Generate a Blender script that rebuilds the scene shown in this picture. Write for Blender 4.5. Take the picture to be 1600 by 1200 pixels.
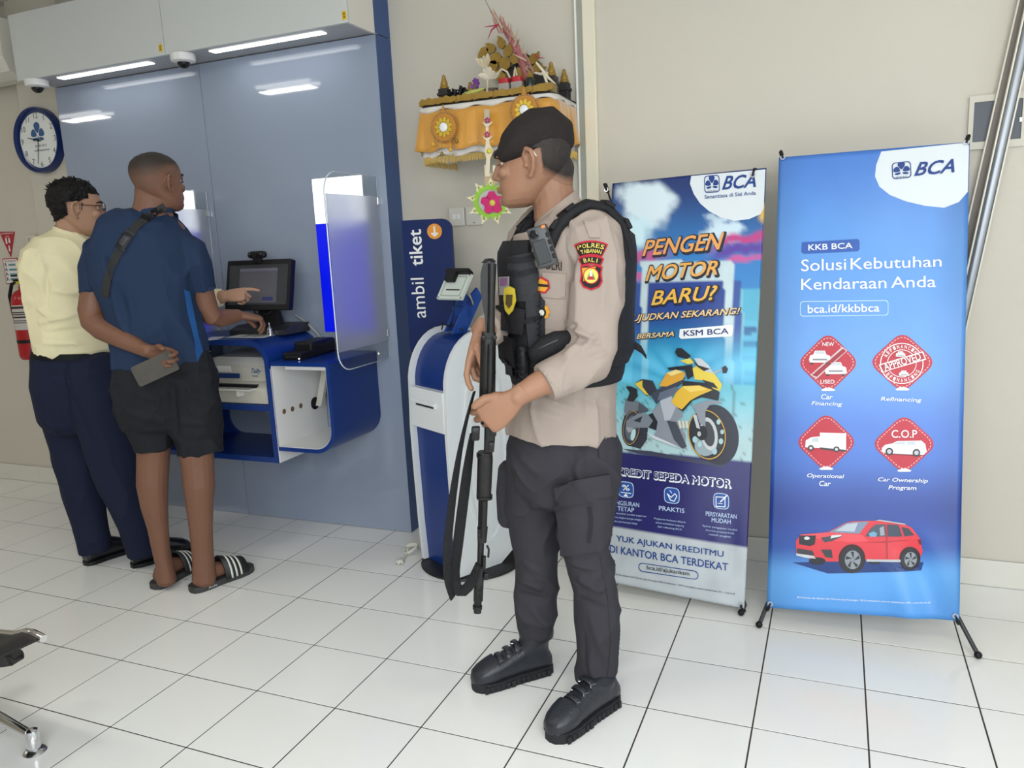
import bpy, bmesh, math, random
import numpy as np
from mathutils import Vector, Matrix, noise
from math import sin, cos, pi, radians, sqrt

for o in list(bpy.data.objects): bpy.data.objects.remove(o)
scene = bpy.context.scene
COL = scene.collection

# ------------------------------------------------------------------ camera
F_PX, YAW, PITCH, ROLL = 1212.6, -.399175, -.181529, -.046453
CAM = np.array([2.58521, -1.46929, 1.38226])
_f = np.array([sin(YAW)*cos(PITCH), cos(YAW)*cos(PITCH), sin(PITCH)])
_r0 = np.array([cos(YAW), -sin(YAW), 0.]); _u0 = np.cross(_r0, _f)
_r = cos(ROLL)*_r0 + sin(ROLL)*_u0; _u = -sin(ROLL)*_r0 + cos(ROLL)*_u0
HF = np.array([sin(YAW), cos(YAW), 0.])          # horizontal viewing direction
HR = _r0.copy()                                  # horizontal right
cd = bpy.data.cameras.new('camera'); cam = bpy.data.objects.new('camera', cd); COL.objects.link(cam)
cam.matrix_world = Matrix(((_r[0], _u[0], -_f[0], CAM[0]), (_r[1], _u[1], -_f[1], CAM[1]), (_r[2], _u[2], -_f[2], CAM[2]), (0, 0, 0, 1)))
cd.sensor_fit = 'HORIZONTAL'; cd.sensor_width = 36.0; cd.lens = F_PX/1600*36.0
cd.clip_start = .05; cd.clip_end = 200
scene.camera = cam

# ------------------------------------------------------------------ world, light, exposure
w = bpy.data.worlds.new('daylight'); scene.world = w; w.use_nodes = True
bg = w.node_tree.nodes['Background']; bg.inputs[0].default_value = (.86, .93, 1.0, 1); bg.inputs[1].default_value = .8
scene.view_settings.view_transform = 'Standard'; scene.view_settings.look = 'None'
scene.view_settings.gamma = 1; scene.view_settings.use_curve_mapping = False
scene.view_settings.exposure = 0.0

def area_light(name, loc, direction, sx, sy, power, color):
    l = bpy.data.lights.new(name, 'AREA'); l.shape = 'RECTANGLE'; l.size = sx; l.size_y = sy; l.energy = power; l.color = color
    o = bpy.data.objects.new(name, l); COL.objects.link(o); o.location = loc
    o.rotation_euler = Vector(direction).to_track_quat('-Z', 'Y').to_euler()
    return o
# daylight that enters through the glazed shop front behind the photographer and the glass door on the right
area_light('daylight_shop_front', (3.3, -2.45, 1.75), (-.12, 1, -1.05), 3.4, 1.7, 112, (.93, .97, 1.0))
area_light('daylight_glass_door', (5.05, -1.0, 1.3), (-1, .12, -.1), 3.0, 2.2, 16, (.92, .96, 1.0))

# ------------------------------------------------------------------ pixel rays of the calibrated camera
def ray(x, y): return ((x-800)/F_PX)*_r - ((y-600)/F_PX)*_u + _f
def atz(x, y, z=0.): d = ray(x, y); return CAM + d*(z-CAM[2])/d[2]
def aty(x, y, Y): d = ray(x, y); return CAM + d*(Y-CAM[1])/d[1]
def atx(x, y, X): d = ray(x, y); return CAM + d*(X-CAM[0])/d[0]
def at(x, y, D): d = ray(x, y); return CAM + d*D/float(d @ HF)      # D = horizontal distance from the camera
def pxm(x, y, D): return float(np.linalg.norm(at(x+1, y, D)-at(x, y, D)))   # metres per pixel there
def proj(p): q = np.array(p, float)-CAM; c = (q@_r, q@_u, q@_f); return (800+F_PX*c[0]/c[2], 600-F_PX*c[1]/c[2])

# ------------------------------------------------------------------ materials
MATS = {}
def mat(name, col, rough=.5, metal=0., bump=0., bscale=200., var=0., vscale=6., emit=0., trans=0., alpha=1., spec=.5, ior=1.45, coat=0., sheen=0., sss=0., stretch=None, coords='Object'):
    if name in MATS: return MATS[name]
    m = bpy.data.materials.new(name); m.use_nodes = True; nt = m.node_tree; b = nt.nodes['Principled BSDF']
    if isinstance(col, str):
        h = col.lstrip('#'); c = [int(h[i:i+2], 16)/255 for i in (0, 2, 4)]
        col = [x/12.92 if x <= .04045 else ((x+.055)/1.055)**2.4 for x in c]
    c4 = (*col[:3], 1)
    b.inputs['Base Color'].default_value = c4
    b.inputs['Roughness'].default_value = rough; b.inputs['Metallic'].default_value = metal
    b.inputs['Specular IOR Level'].default_value = spec; b.inputs['IOR'].default_value = ior
    b.inputs['Coat Weight'].default_value = coat; b.inputs['Coat Roughness'].default_value = .08
    b.inputs['Sheen Weight'].default_value = sheen
    b.inputs['Transmission Weight'].default_value = trans; b.inputs['Alpha'].default_value = alpha
    if sss: b.inputs['Subsurface Weight'].default_value = sss; b.inputs['Subsurface Radius'].default_value = (.012, .005, .003); b.inputs['Subsurface Scale'].default_value = 1.
    if emit: b.inputs['Emission Color'].default_value = c4; b.inputs['Emission Strength'].default_value = emit
    if bump or var:
        tc = nt.nodes.new('ShaderNodeTexCoord'); src = tc.outputs[coords]
        if stretch:
            mp = nt.nodes.new('ShaderNodeMapping'); mp.inputs['Scale'].default_value = stretch; nt.links.new(src, mp.inputs[0]); src = mp.outputs[0]
    if bump:
        n = nt.nodes.new('ShaderNodeTexNoise'); n.inputs['Scale'].default_value = bscale; n.inputs['Detail'].default_value = 3; nt.links.new(src, n.inputs['Vector'])
        bp = nt.nodes.new('ShaderNodeBump'); bp.inputs['Strength'].default_value = bump; bp.inputs['Distance'].default_value = .004
        nt.links.new(n.outputs[0], bp.inputs['Height']); nt.links.new(bp.outputs[0], b.inputs['Normal'])
    if var:
        n = nt.nodes.new('ShaderNodeTexNoise'); n.inputs['Scale'].default_value = vscale; n.inputs['Detail'].default_value = 5; nt.links.new(src, n.inputs['Vector'])
        mx = nt.nodes.new('ShaderNodeMix'); mx.data_type = 'RGBA'
        mx.inputs[6].default_value = tuple(max(0, x*(1-var)) for x in col[:3])+(1,); mx.inputs[7].default_value = tuple(min(1, x*(1+var)) for x in col[:3])+(1,)
        nt.links.new(n.outputs[0], mx.inputs[0]); nt.links.new(mx.outputs[2], b.inputs['Base Color'])
        if emit: nt.links.new(mx.outputs[2], b.inputs['Emission Color'])
    MATS[name] = m; return m

# ------------------------------------------------------------------ mesh builder
class MB:
    def __init__(s): s.v = []; s.f = []; s.m = []
    def add(s, vs, fs, mi=0):
        k = len(s.v); s.v += [tuple(float(c) for c in v) for v in vs]; s.f += [tuple(i+k for i in f) for f in fs]; s.m += [mi]*len(fs); return s
    def box(s, lo, hi, bev=0., mi=0):
        lo = np.array(lo, float); hi = np.array(hi, float); lo, hi = np.minimum(lo, hi), np.maximum(lo, hi)
        if bev <= 0:
            x0, y0, z0 = lo; x1, y1, z1 = hi
            return s.add([(x0,y0,z0),(x1,y0,z0),(x1,y1,z0),(x0,y1,z0),(x0,y0,z1),(x1,y0,z1),(x1,y1,z1),(x0,y1,z1)],
                         [(0,3,2,1),(4,5,6,7),(0,1,5,4),(1,2,6,5),(2,3,7,6),(3,0,4,7)], mi)
        bev = min(bev, .49*float((hi-lo).min()))
        bm = bmesh.new(); bmesh.ops.create_cube(bm, size=1)
        c = (lo+hi)/2; d = hi-lo
        for v in bm.verts: v.co = Vector((v.co.x*d[0]+c[0], v.co.y*d[1]+c[1], v.co.z*d[2]+c[2]))
        bmesh.ops.bevel(bm, geom=bm.edges[:], offset=bev, segments=2, profile=.5, affect='EDGES')
        bm.verts.index_update(); s.add([v.co[:] for v in bm.verts], [[v.index for v in f.verts] for f in bm.faces], mi); bm.free(); return s
    def obox(s, c, ax, ay, az, bev=0., mi=0):
        t = MB().box((-1,-1,-1), (1,1,1)) if bev <= 0 else None
        c = np.array(c, float); L = [np.linalg.norm(a) for a in (ax, ay, az)]; U = [np.array(a, float)/l for a, l in zip((ax, ay, az), L)]
        t = MB().box([-l for l in L], L, bev)
        return s.add([c+v[0]*U[0]+v[1]*U[1]+v[2]*U[2] for v in t.v], t.f, mi)
    def tube(s, pts, r, n=10, mi=0, closed=False):
        P = [np.array(p, float) for p in pts]; N = len(P); R = r if hasattr(r, '__len__') else [r]*N
        vs = []; up = None
        for i in range(N):
            t = (P[(i+1) % N]-P[i-1]) if closed else (P[min(i+1, N-1)]-P[max(i-1, 0)])
            t = t/(np.linalg.norm(t)+1e-12)
            if up is None:
                up = np.array((0, 0, 1.)) if abs(t[2]) < .9 else np.array((1., 0, 0))
            a = np.cross(t, up); a /= np.linalg.norm(a)+1e-12; b = np.cross(a, t); up = b
            for k in range(n): vs.append(P[i]+R[i]*(cos(2*pi*k/n)*a+sin(2*pi*k/n)*b))
        fs = [(i*n+k, i*n+(k+1) % n, ((i+1) % N)*n+(k+1) % n, ((i+1) % N)*n+k) for i in range(N if closed else N-1) for k in range(n)]
        if not closed: fs += [tuple(range(n))[::-1], tuple((N-1)*n+k for k in range(n))]
        return s.add(vs, fs, mi)
    def lathe(s, prof, c=(0,0,0), axis=(0,0,1), n=24, mi=0, cap=True):
        ax = np.array(axis, float); ax /= np.linalg.norm(ax); t = np.array((1., 0, 0)) if abs(ax[0]) < .9 else np.array((0, 1., 0))
        a = np.cross(ax, t); a /= np.linalg.norm(a); b = np.cross(ax, a); c = np.array(c, float)
        vs = [c+ax*h+r*(cos(2*pi*k/n)*a+sin(2*pi*k/n)*b) for r, h in prof for k in range(n)]
        m = len(prof)
        fs = [(i*n+k, i*n+(k+1) % n, (i+1)*n+(k+1) % n, (i+1)*n+k) for i in range(m-1) for k in range(n)]
        if cap and prof[0][0] > 1e-6: fs.append(tuple(range(n))[::-1])
        if cap and prof[-1][0] > 1e-6: fs.append(tuple((m-1)*n+k for k in range(n)))
        return s.add(vs, fs, mi)
    def prism(s, poly, o, ax, ay, n, t, mi=0, hole=None):
        """polygon (2-D list) in the frame o + x*ax + y*ay, extruded by t along n"""
        o, ax, ay, n = (np.array(q, float) for q in (o, ax, ay, n))
        a = [o+p[0]*ax+p[1]*ay for p in poly]; k = len(a)
        if hole is None:
            return s.add(a+[q+n*t for q in a], [tuple(range(k))[::-1], tuple(range(k, 2*k))]+[(i, (i+1) % k, k+(i+1) % k, k+i) for i in range(k)], mi)
        h = [o+p[0]*ax+p[1]*ay for p in hole]; assert len(h) == k
        vs = a+h+[q+n*t for q in a]+[q+n*t for q in h]; fs = []
        for i in range(k):
            j = (i+1) % k
            fs += [(i, k+i, k+j, j), (2*k+i, 2*k+j, 3*k+j, 3*k+i), (i, j, 2*k+j, 2*k+i), (k+i, 3*k+i, 3*k+j, k+j)]
        return s.add(vs, fs, mi)
    def loft(s, secs, n=20, mi=0, cap=True, p=2.0):
        """secs: (centre, a, b) with a, b the ring's half axes"""
        vs = []
        for sec in secs:
            c, a, b = (np.array(q, float) for q in sec[:3]); e = sec[3] if len(sec) > 3 else p
            for k in range(n):
                x, y = cos(2*pi*k/n), sin(2*pi*k/n); q = (abs(x)**e+abs(y)**e)**(-1/e)
                vs.append(c+a*x*q+b*y*q)
        m = len(secs)
        fs = [(i*n+k, i*n+(k+1) % n, (i+1)*n+(k+1) % n, (i+1)*n+k) for i in range(m-1) for k in range(n)]
        if cap: fs += [tuple(range(n))[::-1], tuple((m-1)*n+k for k in range(n))]
        return s.add(vs, fs, mi)
    def ball(s, c, r, n=12, mi=0):
        c = np.array(c, float); r = np.array(r if hasattr(r, '__len__') else (r, r, r), float); vs = []; fs = []; m = n//2
        for i in range(m+1):
            for k in range(n):
                t = pi*i/m; vs.append(c+r*np.array((sin(t)*cos(2*pi*k/n), sin(t)*sin(2*pi*k/n), cos(t))))
        fs = [(i*n+k, (i+1)*n+k, (i+1)*n+(k+1) % n, i*n+(k+1) % n) for i in range(m) for k in range(n)]
        return s.add(vs, fs, mi)
    def mesh(s, name):
        me = bpy.data.meshes.new(name); me.from_pydata(s.v, [], s.f)
        if any(s.m): me.polygons.foreach_set('material_index', s.m)
        bm = bmesh.new(); bm.from_mesh(me); bmesh.ops.remove_doubles(bm, verts=bm.verts[:], dist=1e-6); bmesh.ops.recalc_face_normals(bm, faces=bm.faces[:]); bm.to_mesh(me); bm.free()
        return me

PM = {}
WC = {}      # mesh name -> matrix back to world coordinates
def thing(name, label, cat, loc=(0,0,0), rotz=0., group=None):
    o = bpy.data.objects.new(name, None); COL.objects.link(o); o.empty_display_size = .05
    o.location = tuple(float(c) for c in loc); o.rotation_euler = (0, 0, rotz); o['label'] = label; o['category'] = cat
    if group: o['group'] = group
    PM[o.name] = Matrix.Translation(o.location) @ Matrix.Rotation(rotz, 4, 'Z')
    return o
def _root(o):
    while o.parent: o = o.parent
    return o
def obj(name, m, material, parent=None, smooth=None, world=True, label=None, kind=None):
    """m: MB or mesh. world=True: the vertices are world coordinates; parts keep an identity transform under their thing"""
    me = m.mesh(name) if isinstance(m, MB) else m
    o = bpy.data.objects.new(name, me); COL.objects.link(o)
    for x in (material if isinstance(material, (list, tuple)) else [material]): me.materials.append(x)
    if smooth is not None:
        me.polygons.foreach_set('use_smooth', [True]*len(me.polygons))
        if smooth < 180: me.set_sharp_from_angle(angle=radians(smooth))
    if parent is not None:
        o.parent = parent
        if world and _root(parent).name in PM: me.transform(PM[_root(parent).name].inverted()); WC[me.name] = PM[_root(parent).name]
    if label: o['label'] = label
    if kind: o['kind'] = kind
    return o
def tag(o, label, cat, group=None):
    o['label'] = label; o['category'] = cat
    if group: o['group'] = group
    return o
def solo(name, m, material, label, cat, smooth=None, group=None):
    """a thing of one mesh, its origin moved to its base"""
    me = m.mesh(name) if isinstance(m, MB) else m
    co = np.array([v.co[:] for v in me.vertices]); c = (co.min(0)+co.max(0))/2; c[2] = co[:, 2].min()
    me.transform(Matrix.Translation(-Vector(c)))
    o = obj(name, me, material, None, smooth); o.location = c
    PM[o.name] = Matrix.Translation(Vector(c))
    return tag(o, label, cat, group)
def struct(name, m, material, parent=None, smooth=None):
    o = obj(name, m, material, parent, smooth)
    o['kind'] = 'structure'; return o

def rrect(x0, y0, x1, y1, r, n=5, corners=(1,1,1,1)):
    """rounded rectangle, counter-clockwise from the lower left; corners: ll, lr, ur, ul"""
    out = []
    for (cx, cy, a0), on in zip(((x0, y0, 180), (x1, y0, 270), (x1, y1, 0), (x0, y1, 90)), corners):
        q = r*on if not isinstance(on, float) else on
        if q <= 0: out += [(cx, cy)]*(n+1); continue
        mx = cx+q if cx == x0 else cx-q; my = cy+q if cy == y0 else cy-q
        for i in range(n+1):
            a = radians(a0+90*i/n); out.append((mx+q*cos(a), my+q*sin(a)))
    return out
def dedupe(poly):
    out = []
    for p in poly:
        if not out or abs(p[0]-out[-1][0])+abs(p[1]-out[-1][1]) > 1e-7: out.append(p)
    if abs(out[0][0]-out[-1][0])+abs(out[0][1]-out[-1][1]) < 1e-7: out.pop()
    return out

# ------------------------------------------------------------------ lettering
_TX = {}; LIFTS = []
def text2d(s, size=1., bold=False, shear=0., align='CENTER', extra=0., spacing=1.):
    """triangulated outlines of a string: (2-D points, faces); extra fattens the strokes"""
    key = (s, bold, shear, align, extra, spacing)
    if key not in _TX:
        cu = bpy.data.curves.new('t', 'FONT'); cu.body = s; cu.size = 1.; cu.align_x = align; cu.align_y = 'CENTER'; cu.fill_mode = 'FRONT'
        b_ = (.012 if bold else 0)+extra; cu.shear = shear; cu.space_character = spacing; cu.resolution_u = 3
        o = bpy.data.objects.new('t', cu); COL.objects.link(o)
        dg = bpy.context.evaluated_depsgraph_get(); dg.update()
        me = bpy.data.meshes.new_from_object(o.evaluated_get(dg))
        V0 = [(v.co.x, v.co.y) for v in me.vertices]; F0 = [tuple(p.vertices) for p in me.polygons];
        sh_ = [(0, 0)] if b_ <= 0 else ([(b_*cos(t), b_*sin(t)) for t in np.linspace(0, 2*pi, 4 if b_ < .03 else 10, endpoint=False)+.785]+[(0, 0)])
        V1 = []; F1 = []
        for dx, dy in sh_: k = len(V1); V1 += [(x+dx, y+dy) for x, y in V0]; F1 += [tuple(i+k for i in f) for f in F0]
        _TX[key] = (V1, F1, [3e-5*(i//len(V0)) for i in range(len(V1))])
        bpy.data.objects.remove(o); bpy.data.curves.remove(cu); bpy.data.meshes.remove(me)
    v, f, LIFTS[:] = _TX[key]
    return [(x*size, y*size) for x, y in v], f
def text_mesh(s, o, ax, ay, size, lift=.0006, **k):
    """flat letters lying on the plane o, ax, ay (unit vectors)"""
    v, f = text2d(s, size, **k); o, ax, ay = (np.array(q, float) for q in (o, ax, ay)); n = np.cross(ax, ay)
    return MB().add([o+x*ax+y*ay+n*(lift+e) for (x, y), e in zip(v, LIFTS)], f)
# ================================================================== structure
WY = 1.787          # back wall
PY = 1.66           # face of the laminate backdrop
TS = .30            # floor tile
CEIL = 2.81
XL, XR, YF = -5.0, 5.2, -3.0
M_tile = mat('white_ceramic_tile', (.86, .86, .83), .12, var=.015, vscale=1.3, spec=.5)
M_grout = mat('dark_grout', '#3b352f', .9, bump=.2)
M_wall = mat('cream_wall_paint', (.61, .57, .485), .75, bump=.12, bscale=60, var=.05, vscale=1.2)
M_ceil = mat('white_ceiling_board', (.78, .77, .73), .85, bump=.05)
M_skirt = mat('skirting_tile', (.70, .68, .61), .2, var=.03, vscale=2)
M_alu = mat('brushed_aluminium', (.55, .56, .57), .32, .9, var=.08, vscale=30, stretch=(1, 1, .05))
M_glass = mat('clear_glass', (.95, 1, 1), .02, trans=1., ior=1.45)

fl = struct('floor', MB().box((XL, YF, -.05), (XR, WY+.1, -.0012)), M_grout)
tm = MB().box((-TS/2+.0022, -TS/2+.0022, -.003), (TS/2-.0022, TS/2-.0022, 0), .0008).mesh('tile'); tm.materials.append(M_tile)
random.seed(3)
i0, i1, j0, j1 = -14, 11, -5, 5
for i in range(i0, i1+1):
    for j in range(j0, j1+1):
        y0, y1 = j*TS, (j+1)*TS
        o = bpy.data.objects.new('tile', tm); COL.objects.link(o); o.parent = fl
        o.location = (i*TS+TS/2, y0+TS/2, random.uniform(-.0004, .0002))
        if y1 > WY: o.scale.y = (WY-y0)/TS; o.location.y = (y0+WY)/2
m = MB()      # the tiles out of sight around them
for i in range(math.ceil(XL/TS), int(XR/TS)):
    for j in range(int(YF/TS), int(WY/TS)+1):
        if i0 <= i <= i1 and j0 <= j <= j1: continue
        m.box((i*TS+.0016, j*TS+.0016, -.004), ((i+1)*TS-.0016, min((j+1)*TS-.0016, WY), 0))
obj('tile_field', m, M_tile, fl, kind='stuff')

wb = struct('wall_back', MB().box((XL, WY, 0), (XR, WY+.12, CEIL)), M_wall)
obj('column', MB().box((-1.70, 1.73, 0), (-1.313, WY+.01, CEIL), .004), M_wall, wb)
struct('wall_left', MB().box((XL-.12, YF, 0), (XL, WY+.12, CEIL)), M_wall)
struct('ceiling', MB().box((XL-.12, YF-.12, CEIL), (XR+.12, WY+.12, CEIL+.1)), M_ceil)
struct('wall_front', MB().box((XL, YF-.12, 0), (-.2, YF, CEIL)).box((-.2, YF-.12, 2.55), (XR, YF, CEIL)), M_wall)
struct('wall_right', MB().box((XR, YF, 2.55), (XR+.12, WY, CEIL)).box((XR, .8, 0), (XR+.12, WY, 2.55)), M_wall)
def glazing(name, a, b, k, horiz):
    fr = MB(); P = lambda t, z: (a+(b-a)*t, YF-.06, z) if horiz else (XR+.06, a+(b-a)*t, z)
    gl = MB()
    for i in range(k+1):
        p = np.array(P(i/k, 0)); fr.box(p-(.03, .03, 0), p+(.03, .03, 2.55))
    for z in (.03, 2.52):
        p, q = np.array(P(0, z)), np.array(P(1, z)); fr.box(np.minimum(p, q)-(.03, .03, .03), np.maximum(p, q)+(.03, .03, .03))
    o = struct(name, fr, M_alu)
    for i in range(k):
        p, q = np.array(P(i/k, .06)), np.array(P((i+1)/k, 2.49)); lo, hi = np.minimum(p, q), np.maximum(p, q)
        e = np.array((.03, -.004, 0) if horiz else (-.004, .03, 0)); obj('glass_pane', MB().box(lo+e, hi-e), M_glass, o)
glazing('window_1', -.2, XR, 5, True)
glazing('door_1', YF, .8, 4, False)

# skirting: tiles 0.30 m wide, 0.105 m high
sk = struct('baseboard_back', MB().box((XL, WY-.006, 0), (-1.70, WY, .103)).box((.70, WY-.006, 0), (XR, WY, .103)), M_grout)
for i in range(-14, 12):
    x0, x1 = i*TS+.001, (i+1)*TS-.001
    if x1 > -1.70 and x0 < .70:
        if x1 <= .70 or x0 >= .70: continue
        x0 = .70
    obj('skirting_tile', MB().box((x0, WY-.011, .001), (x1, WY-.004, .105), .002), M_skirt, sk)
# vertical trim where two wall boards meet
tr = struct('trim_1', MB().box((1.578, WY-.018, .105), (1.603, WY+.01, CEIL)), mat('grey_joint_profile', (.33, .34, .29), .5))
obj('edge_bead', MB().box((1.570, WY-.026, .105), (1.579, WY, CEIL), .003), mat('white_bead', (.82, .81, .75), .4), tr)
obj('edge_board', MB().box((1.602, WY-.022, .105), (1.655, WY, CEIL), .004), mat('cream_edge_board', (.80, .74, .58), .45), tr)

# ceiling luminaires (their reflections show in the glossy backdrop)
M_tube = mat('lit_tube', (1, .99, .95), .5, emit=6)
M_lamphousing = mat('white_lamp_housing', (.85, .85, .84), .35)
for k, x in enumerate((-4.1, -1.72, .66, 3.05)):
    t = thing('ceiling_light', ['ceiling light with two tubes in the far left corner', 'ceiling light with two tubes above the waiting area', 'ceiling light with two tubes in front of the soldier', 'ceiling light with two tubes nearest the glass door'][k], 'ceiling light', (x, -.87, CEIL-.05), group='ceiling lights')
    obj('housing', MB().box((x-.32, -1.03, CEIL-.045), (x+.32, -.71, CEIL)), M_lamphousing, t)
    for dy in (-.07, .07):
        obj('tube', MB().tube([(x-.27, -.87+dy, CEIL-.055), (x+.27, -.87+dy, CEIL-.055)], .016, 10), M_tube, t, 60)
    area_light('ceiling_light_glow', (x, -.87, CEIL-.09), (0, 0, -1), .52, .14, 10, (1, .96, .88))
# ================================================================== wall booth: laminate backdrop with lit canopy
M_lam = mat('blue_grey_gloss_laminate', (.30, .35, .45), .03, spec=.55, var=.02, vscale=1.5)
M_navyside = mat('navy_laminate_edge', (.035, .085, .24), .3)
M_blue = mat('royal_blue_laminate', (.006, .035, .20), .28)
M_white = mat('white_laminate', (.78, .78, .77), .3)
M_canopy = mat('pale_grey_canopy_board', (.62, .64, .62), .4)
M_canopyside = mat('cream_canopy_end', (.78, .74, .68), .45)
M_soffit = mat('grey_soffit', (.42, .43, .45), .4)
M_black = mat('black_plastic', (.010, .010, .012), .45, spec=.3)
M_dark = mat('charcoal_plastic', (.035, .036, .04), .4)
M_whitep = mat('white_plastic', (.80, .80, .78), .35)
M_led = mat('lit_led_strip', (1, 1, .97), .5, emit=3.5)
M_navy = mat('navy_print', (.012, .04, .17), .4)
M_yellow = mat('yellow_sticker', (.80, .55, .02), .4)
M_steel = mat('polished_steel', (.62, .62, .63), .18, 1.)
PX0, PXM, PX1 = -1.313, -.312, .693
bd = thing('service_booth_backdrop', 'tall blue-grey glossy wall panels under a pale lit canopy', 'wall panel', ((PX0+PX1)/2, 1.7, 0))
for a, b in ((PX0, PXM-.0015), (PXM+.0015, PX1)):
    obj('backdrop_panel', MB().box((a, PY, .002), (b, PY+.02, 2.300), .001), M_lam, bd)
obj('core', MB().box((PX0+.004, PY+.012, .004), (PX1-.003, WY-.002, 2.30)), M_navyside, bd)
obj('side_panel', MB().box((PX1-.003, PY+.001, .002), (PX1+.001, WY-.001, 2.302)), M_navyside, bd, label='navy blue side of the backdrop')
obj('upper_side_panel', MB().box((PX1-.003, PY+.001, 2.306), (PX1+.001, WY-.001, 2.74)), M_navyside, bd)
CY = 1.456; CZ = 2.304; CT = 2.62
for a, b in ((PX0-.005, PXM-.002), (PXM+.002, PX1-.002)):
    obj('canopy_front_panel', MB().box((a, CY, CZ), (b, CY+.016, CT), .001), M_canopy, bd)
obj('canopy_end_panel', MB().box((PX1-.016, CY+.0165, CZ), (PX1-.001, PY+.02, CT), .001), M_canopyside, bd)
obj('canopy_end_panel', MB().box((PX0-.005, CY+.0165, CZ), (PX0+.011, PY+.02, CT), .001), M_canopyside, bd)
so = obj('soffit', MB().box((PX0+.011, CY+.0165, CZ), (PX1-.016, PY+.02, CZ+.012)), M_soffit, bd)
for a, b in ((-1.094, -.475), (-.099, .52)):
    obj('led_strip', MB().box((a, 1.505, CZ-.004), (b, 1.548, CZ-.0005), .001), M_led, bd, label='lit white strip in the canopy underside')
    area_light('canopy_strip_glow', ((a+b)/2, 1.527, CZ-.012), (0, 0, -1), b-a, .04, .35, (1, .99, .95))
for px, py in ((251, 75), (538, 24)):
    p = aty(px, py, CY); st = MB().box(p-(.011, .0015, .017), p+(.011, .0005, .017), .003)
    s_ = obj('sticker', st, M_yellow, bd, label='small yellow inventory sticker')
    q = MB()
    for dz, w_ in ((.009, .006), (.003, .007), (-.004, .006), (-.009, .005)): q.box(p+(-w_, -.0024, dz-.0015), p+(w_, -.0014, dz+.0015))
    obj('sticker_print', q, mat('dark_olive_print', (.12, .09, .01), .6), s_)

# dome cameras under the canopy
def dome(px, py, label):
    p = atz(px, py, CZ); x, y = p[0], 1.49
    t = thing('dome_camera', label, 'security camera', (x, y, CZ-.06), group='dome cameras under the canopy')
    obj('housing', MB().lathe([(.0, -.036), (.040, -.036), (.054, -.030), (.056, -.016), (.056, 0), (0, 0)], (x, y, CZ-.001), n=32), M_whitep, t, 40)
    obj('dome', MB().lathe([(0, -.062), (.012, -.060), (.022, -.053), (.028, -.042), (.029, -.035), (0, -.033)], (x, y, CZ-.001), n=24), mat('black_glass', (.008, .008, .01), .06), t, 60)
    obj('bracket', MB().box((x-.05, y+.05, CZ-.022), (x-.02, y+.09, CZ-.001), .004), M_whitep, t)
dome(290, 86, 'white dome camera with black lens between the two light strips')
dome(55, 125, 'white dome camera with black lens at the canopy end above the clock')

# ------------------------------------------------------------------ four-petal emblem used on clock, banners and light boxes
def petals2d():
    """list of petal outlines in a unit square, roughly a fan of three drops over two small ones"""
    out = []
    def drop(cx, cy, ang, L, W):
        pts = []
        for k in range(17):
            t = k/16*2*pi; u = (1-cos(t))/2; v = sin(t)*(.35+.65*u)*.62
            x, y = v*W, u*L; a = radians(ang)
            pts.append((cx+x*cos(a)-y*sin(a), cy+x*sin(a)+y*cos(a)))
        return pts[:-1]
    out.append(drop(0, -.06, 0, .56, .50)); out.append(drop(-.09, -.19, 58, .44, .46)); out.append(drop(.09, -.19, -58, .44, .46))
    out.append([(-.05, -.29), (-.20, -.28), (-.38, -.31), (-.44, -.42), (-.25, -.46), (-.08, -.40)])
    out.append([(.05, -.29), (.20, -.28), (.38, -.31), (.44, -.42), (.25, -.46), (.08, -.40)])
    return out
def emblem(mb, o, ax, ay, s, lift=.0008):
    o, ax, ay = (np.array(q, float) for q in (o, ax, ay)); n = np.cross(ax, ay)
    for poly in petals2d(): mb.add([o+s*(x*ax+y*ay)+n*lift for x, y in poly], [tuple(range(len(poly)))])
    return mb

# ------------------------------------------------------------------ wall clock
c = aty(58, 219, 1.695); R_ = .178
ck = thing('wall_clock', 'round wall clock with dark blue rim and white dial', 'clock', (c[0], 1.71, c[2]-R_))
FX, FZ, FN = np.array((1., 0, 0)), np.array((0, 0, 1.)), np.array((0, -1., 0))
obj('rim', MB().lathe([(R_-.016, .028), (R_-.013, .044), (R_-.004, .046), (R_, .036), (R_, .0), (R_-.03, .0), (R_-.03, .026), (R_-.016, .028)], (c[0], 1.729, c[2]), (0, -1, 0), 56, cap=False), mat('glossy_navy_rim', (.012, .03, .13), .15), ck, 40)
obj('dial', MB().lathe([(0, .024), (R_-.014, .024), (R_-.014, .0), (0, 0)], (c[0], 1.7285, c[2]), (0, -1, 0), 56), mat('white_dial', (.80, .83, .80), .4), ck)
fy = 1.7285-.0246
for h in range(1, 13):
    a = radians(90-30*h); obj('numeral', text_mesh(str(h), (c[0]+.130*cos(a), fy, c[2]+.130*sin(a)), FX, FZ, .042), mat('grey_numerals', (.10, .10, .10), .5), ck)
m = MB()
for k in range(60):
    a = radians(6*k); d = np.array((cos(a), 0, sin(a))); e = np.array((-sin(a), 0, cos(a))); p = np.array((c[0], fy-.0004, c[2]))+d*.154; r1 = .0025 if k % 5 else .006
    m.add([p-e*.0008, p+d*r1-e*.0008, p+d*r1+e*.0008, p+e*.0008], [(0, 1, 2, 3)])
obj('minute_marks', m, mat('grey_numerals', 0), ck)
obj('emblem', emblem(MB(), (c[0], fy, c[2]+.045), FX, FZ, .105), mat('emblem_blue', (.03, .10, .27), .45), ck)
q = text_mesh('BANK BCA', (c[0]+.012, fy, c[2]-.030), FX, FZ, .019); r_ = text_mesh('KCP MARGARANA', (c[0]+.016, fy, c[2]-.055), FX, FZ, .0145, bold=True); q.add(r_.v, r_.f)
obj('dial_print', q, mat('grey_print', (.16, .20, .27), .5), ck)
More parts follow.
